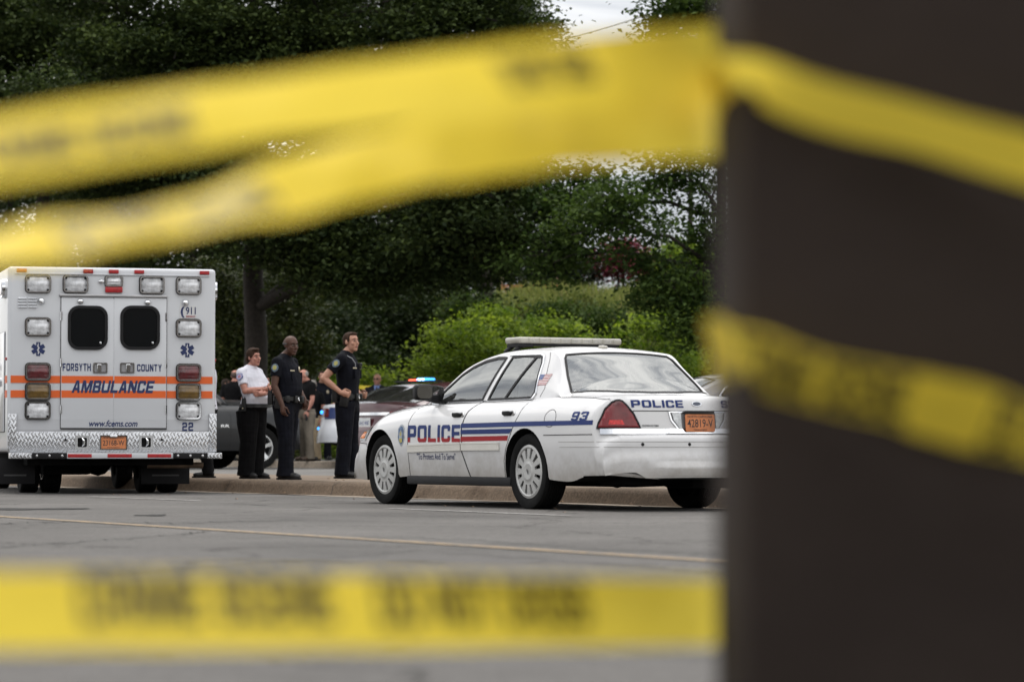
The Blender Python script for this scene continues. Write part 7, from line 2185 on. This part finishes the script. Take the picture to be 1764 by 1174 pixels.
# dark glasses pushed back over his ear
_hc = Vector((0.070, 0, 1.643)); _HR = Matrix.Rotation(R(-28), 3, 'Z')
mb = MB(); mb.tube([_hc + _HR @ Vector((0.03, -0.086, 0.02)), _hc + _HR @ Vector((-0.05, -0.085, 0.025)), _hc + _HR @ Vector((-0.10, -0.04, 0.02))], [0.006, 0.010, 0.008], 8); mb.build('dark_glasses', M_LEATHER, b2_)
y3 = person('young officer with short brown hair and a hand on his belt, nearest the police sedan', 598, 39.2, Zp, 1.92, -12,
       dict(shR=(-0.02, -0.20, 1.44), elR=(-0.215, -0.30, 1.205), wrR=(-0.01, -0.255, 1.035), hdR=(0.95, 0.15, -0.22), hnR=(0.1, 1, -0.3), curlR=0.75, elL=(-0.06, 0.30, 1.19), wrL=(0.10, 0.22, 1.02), hdL=(0.9, -0.3, -0.1), curlL=0.6, headoff=(0.01, 0, 0.0),
            footR=(1, -0.1), ankR=(-0.03, -0.12, 0.085), kneeR=(0.0, -0.11, 0.5), ankL=(0.04, 0.12, 0.085)),
       SK_FAIR, CL_NAVY, CL_NAVY, ('short', M_BROWN_H), look=-28, nod=-4, kit='officer', leg_w=1.15, sleeve=0.60, group='people standing on the pavement', brows=M_BROWN_H)
MB().tube([(0.02, -0.13, 1.49), (0.10, -0.15, 1.45), (0.135, -0.125, 1.39), (0.13, -0.10, 1.33)], 0.006, 6).build('microphone_cord', mat('cord_grey', (0.25, 0.26, 0.28), 0.5), y3)
mb = MB(); mb.box((0.155, 0.02, 1.365), (0.035, 0.055, 0.075), 0.008); mb.ell((0.175, 0.02, 1.38), (0.012, 0.016, 0.016), 8); mb.build('shoulder_microphone', M_LEATHER, y3)
person('person in black trousers and white shirt, mostly hidden by the ambulance', 357, 40.2, Zp, 1.74, 185,
       dict(elR=(-0.05, 0.0, 1.15) if False else (-0.02, -0.25, 1.15), wrR=(0.10, -0.24, 0.95)), SK_PINK, CL_WHITE, CL_BLACK, ('short', M_DARK_H), look=0, voxel=0.009, wide=0.95, group='people standing on the pavement')
# the group beyond the truck
V2 = 0.010
person('bald man in a black shirt seen from behind, above the bonnet of the charcoal truck', 403, 58.5, Z_BACK, 1.78, 60, {}, SK_PINK, CL_BLACK, CL_KHAKI, ('stubble', M_STUB), look=20, voxel=V2, wide=1.12, group='group behind the parked cars', sleeve=0.7)
person('dark-haired man in black behind the windscreen of the charcoal truck', 386, 61.0, Z_BACK, 1.66, 10, {}, SK_TAN, CL_BLACK, CL_BLACK, ('short', M_DARK_H), look=-10, nod=15, voxel=V2, group='group behind the parked cars')
person('man whose face shows between the woman and the bald officer', 457, 60.0, Z_BACK, 1.70, -80, {}, SK_PINK, CL_BLACK, CL_BLACK, ('short', M_DARK_H), voxel=V2, group='group behind the parked cars')
k1 = person('balding man in a black polo and khaki trousers holding a black phone', 529, 57.2, Z_BACK, 1.78, -150,
       dict(shR=(-0.01, -0.2, 1.43), elL=(0.02, 0.26, 1.16), wrL=(0.10, 0.22, 0.94), headoff=(0.04, 0, -0.03)), SK_PINK, CL_BLACK, CL_KHAKI, ('stubble', M_GREY_H), look=-10, nod=22, voxel=V2, belly=0.06, wide=1.1, leg_w=1.15, group='group behind the parked cars', sleeve=0.7, shoes=mat('brown_shoe', (0.06, 0.035, 0.02), 0.6))
MB().box((0.13, 0.235, 0.83), (0.05, 0.02, 0.12), 0.006).build('black_phone', M_LEATHER, k1)
mb = MB(); mb.lathe([(0.034, -0.012), (0.037, 0), (0.034, 0.012)], (0.095, 0.222, 0.955), (0.3, -0.15, -1), 14); mb.ell((0.10, 0.258, 0.955), (0.018, 0.010, 0.018), 10); mb.build('wristwatch', M_LEATHER, k1)
person('man in a black shirt and sand trousers half hidden behind the balding man', 540, 58.6, Z_BACK, 1.58, -120, dict(elR=(0.05, -0.25, 1.17), wrR=(0.16, -0.22, 0.98)), SK_PINK, CL_BLACK, CL_KHAKI2, ('short', M_GREY_H), nod=15, voxel=V2, wide=1.0, group='group behind the parked cars', sleeve=0.7)
person('officer with a chest badge facing the camera behind the white patrol car', 555, 61.0, Z_BACK, 1.83, -75,
       dict(elR=(0.10, -0.27, 1.20), wrR=(0.30, -0.10, 1.07), elL=(0.10, 0.27, 1.20), wrL=(0.32, 0.16, 1.06), hdR=(1, 0.3, -0.1), hdL=(1, -0.3, -0.1), footR=(1, -0.2)), SK_FAIR, CL_NAVY, CL_NAVY, ('short', M_DARK_H), look=0, voxel=V2, wide=1.08, kit='plain_officer', group='group behind the parked cars')
person('man in dark suit, blue shirt and sunglasses behind the maroon saloon', 650, 62.5, Z_BACK, 1.80, -95, {}, SK_TAN, CL_SUIT, CL_SUIT, None, look=-12, voxel=V2, wide=1.08, kit='suit', long_sleeve=True, group='group behind the parked cars')
# ---------------------------------------------------------------- foreground: post and barrier tape
m_post = mat('dark_brown_paint', (0.037, 0.029, 0.0255), 0.9, var=0.15, scale=3, bump=0.3, bscale=30, spec=0.06)
post = empty('porch_post', (0.233 + 0.225, 2.99 + 0.22, 0)); tag(post, 'square dark brown post close to the camera at the right', 'post')
MB().box((0, 0, 1.35), (0.45, 0.44, 2.5), 0.014).build('shaft', m_post, post)
MB().box((0, 0, 0.08), (0.52, 0.51, 0.17), 0.012).build('plinth', m_post, post)
MB().box((0, 0, 2.66), (0.54, 0.53, 0.14), 0.012).build('capital', m_post, post)
# yellow tape: thin plastic film, light passes through it
m_tape = bpy.data.materials.new('yellow_tape'); m_tape.use_nodes = True
t = m_tape.node_tree; b_ = t.nodes['Principled BSDF']; o_ = t.nodes['Material Output']
b_.inputs['Base Color'].default_value = (0.98, 0.74, 0.06, 1); b_.inputs['Roughness'].default_value = 0.5; b_.inputs['Specular IOR Level'].default_value = 0.35
tl_ = t.nodes.new('ShaderNodeBsdfTranslucent'); tl_.inputs[0].default_value = (1.0, 0.80, 0.10, 1)
mx_ = t.nodes.new('ShaderNodeMixShader'); mx_.inputs[0].default_value = 0.45
nz_ = t.nodes.new('ShaderNodeTexNoise'); nz_.inputs['Scale'].default_value = 9; tc_ = t.nodes.new('ShaderNodeTexCoord'); bp_ = t.nodes.new('ShaderNodeBump'); bp_.inputs['Strength'].default_value = 0.4; bp_.inputs['Distance'].default_value = 0.01
t.links.new(tc_.outputs['Object'], nz_.inputs['Vector']); t.links.new(nz_.outputs['Fac'], bp_.inputs['Height']); t.links.new(bp_.outputs[0], b_.inputs['Normal'])
t.links.new(b_.outputs[0], mx_.inputs[1]); t.links.new(tl_.outputs[0], mx_.inputs[2]); t.links.new(mx_.outputs[0], o_.inputs[0])
m_tink = mat('tape_ink', (0.02, 0.018, 0.008), 0.5)
TW = 0.0762
def tape(label, ctrl, words=(), steps=160, crumple=0.0, seed=0, ink=0.62):
    """ctrl: (point, twist in degrees about the run of the tape); 0 faces the camera"""
    P = [Vector(c[0]) for c in ctrl]; tw = [c[1] for c in ctrl]
    ln = [0]
    for i in range(1, len(P)): ln.append(ln[-1] + (P[i] - P[i - 1]).length)
    fx = [pchip([(l, p[k]) for l, p in zip(ln, P)]) for k in range(3)]; ft = pchip(list(zip(ln, tw)))
    rng = np.random.default_rng(seed)
    fr = []
    for i in range(steps + 1):
        l = ln[-1] * i / steps
        c = Vector([float(f(l)) for f in fx]); a = R(float(ft(l)))
        d = Vector([float(f(min(ln[-1], l + 0.004))) - float(f(max(0, l - 0.004))) for f in fx]).normalized()
        up_ = Vector((0, 0, 1)); up_ = (up_ - d * up_.dot(d)).normalized(); sd = d.cross(up_)
        w = up_ * math.cos(a) + sd * math.sin(a)
        nn = d.cross(w)
        if nn.y > 0 and abs(float(ft(l))) < 90: nn = -nn
        fr.append((l, c, d, w, nn))
    K = 9
    def surf(l, v):
        i = min(steps - 1, max(0, int(l / ln[-1] * steps))); u = l / ln[-1] * steps - i
        A, B = fr[i], fr[i + 1]
        c = A[1].lerp(B[1], u); w = A[3].lerp(B[3], u); n_ = A[4].lerp(B[4], u)
        r = crumple * (math.sin(l * 23 + v * 40 + seed) + 0.6 * math.sin(l * 51 - v * 60)) + 0.003 * math.cos(v / TW * 3.0)
        return c + w * v + n_ * r, n_
    root = MB(); vs, fs = [], []
    for i in range(steps + 1):
        for k in range(K): vs.append(surf(fr[i][0], (k / (K - 1) - 0.5) * TW)[0])
    for i in range(steps):
        for k in range(K - 1):
            a = i * K + k; fs.append((a, a + K, a + K + 1, a + 1))
    o = root.add(vs, fs).build('barrier_tape', m_tape, None, 80, fix=False)
    tag(o, label, 'tape', 'yellow barrier tapes in the foreground')
    if words:
        for s, l0, l1, v0 in words:
            tx = MB()
            V, F = block2d(s, abs(l1 - l0), TW * ink, 0.09)
            V2_, F2_ = grid2d(V, F, 0.02)
            pts = []
            for u, v in V2_:
                l = min(ln[-1], max(0, (l0 + l1) / 2 + u)); p, n_ = surf(l, v + v0); pts.append(p + n_ * 0.0006)
            tx.add(pts, F2_)
            tx.build('printed_words', m_tink, o, fix=False)
    return o, ln[-1]
XL, YF, YB = 0.233, 2.99, 3.43      # left face of the post, its front and back
tape('wide yellow barrier tape slanting up across the trees to the top of the post', [(at(-260, 306, 2.50), -36), (at(0, 258, 2.56), -36), (at(400, 196, 2.60), -38), (at(800, 146, 2.72), -36), (at(1100, 113, 3.12), -18), (at(1254, 98, 3.46), 0)],
     [('CRIME SCENE', 0.12, 0.30, -0.004), ('DO NOT CROSS', 0.64, 0.86, 0.004)], seed=1, crumple=0.0012, ink=0.5)
tape('lower twisted strand of yellow barrier tape under the wide one', [(at(-260, 484, 2.66), -68), (at(0, 428, 2.72), -67), (at(150, 404, 2.76), -63), (at(330, 372, 2.80), -62), (at(600, 296, 2.92), -44), (at(850, 246, 3.10), -28), (at(1080, 222, 3.30), -15), (at(1254, 214, 3.47), 0)], [('DO NOT CROSS', 0.20, 0.42, 0.0)], seed=2, crumple=0.003, ink=0.5)
tape('yellow barrier tape wrapped over the front of the post and sagging to the right edge', [(Vector((XL + 0.03, YB + 0.006, 0.955)), 0), (Vector((XL - 0.006, YB - 0.01, 0.955)), 10), (Vector((XL - 0.006, YF + 0.06, 0.938)), 30), (Vector((XL + 0.008, YF - 0.022, 0.930)), 54), (at(1400, 176, 2.955), 58), (at(1600, 226, 2.95), 56), (at(1764, 272, 2.94), 52), (at(2050, 345, 2.9), 40)], seed=3, crumple=0.001)
tape('crumpled yellow barrier tape with black letters across the middle of the post', [(Vector((XL + 0.03, YB + 0.008, 0.672)), 0), (Vector((XL - 0.008, YB - 0.01, 0.672)), 10), (Vector((XL - 0.008, YF + 0.05, 0.66)), 20), (Vector((XL + 0.010, YF - 0.022, 0.650)), 42), (at(1380, 648, 2.955), 46), (at(1450, 664, 2.95), 46), (at(1530, 682, 2.945), 42), (at(1590, 697, 2.94), 32), (at(1660, 712, 2.94), 32), (at(1720, 730, 2.94), 44), (at(1800, 758, 2.93), 48), (at(2050, 838, 2.9), 30)],
     [('CRIME SCENE', 0.478, 0.652, 0.0), ('DO NOT CROSS', 0.735, 0.93, 0.0)], seed=4, crumple=0.003, steps=220, ink=0.86)
tape('yellow barrier tape with black lettering stretched level low across the road', [(at(-260, 1050, 2.72), -22), (at(0, 1051, 2.76), -20), (at(500, 1053, 2.92), -18), (at(900, 1054, 3.14), -14), (at(1254, 1054, 3.47), 0)],
     [('CRIME SCENE', 0.213, 0.490, 0.011), ('DO NOT CROSS', 0.545, 0.868, 0.009)], seed=5, crumple=0.0012, ink=0.66)
# far tape between the trees
o, _ = tape('thin far yellow tape strung behind the suited man', [(at(560, 660, 66), 0), (at(610, 666, 64.8), 0), (at(640, 667, 64.0), 0), (at(652, 667, 63.6), 0)], seed=6, steps=60)
o['group'] = 'far tape'
del o['group']
# unseen brick building added behind the camera so glass and chrome reflect something dark
m_brick = bpy.data.materials.new('brick_wall'); m_brick.use_nodes = True
t = m_brick.node_tree; bk = t.nodes.new('ShaderNodeTexBrick'); bk.inputs['Scale'].default_value = 2.2
bk.inputs['Color1'].default_value = (0.115, 0.095, 0.085, 1); bk.inputs['Color2'].default_value = (0.085, 0.07, 0.06, 1); bk.inputs['Mortar'].default_value = (0.15, 0.14, 0.13, 1)
tcb = t.nodes.new('ShaderNodeTexCoord'); mpb = t.nodes.new('ShaderNodeMapping'); mpb.inputs['Rotation'].default_value = (R(90), 0, 0)
t.links.new(tcb.outputs['Object'], mpb.inputs[0]); t.links.new(mpb.outputs[0], bk.inputs[0]); t.links.new(bk.outputs[0], t.nodes['Principled BSDF'].inputs['Base Color'])
bld = empty('added_brick_backdrop', (6, -34, 0)); tag(bld, 'long brick backdrop added behind the camera for dark reflections, never in view', 'building')
MB().box((0, -4, 4.0), (70, 8, 8.0), 0.02).build('wall', m_brick, bld)
MB().box((0, -4, 8.1), (70.6, 8.6, 0.25), 0.02).build('roof', m_post, bld)
for i in range(12):
    MB().box((-31 + i * 5.6, 0.0, 1.9), (3.6, 0.12, 2.6), 0.02).build('window', m_dglass, bld)

bpy.data.scenes.remove(BENCH)
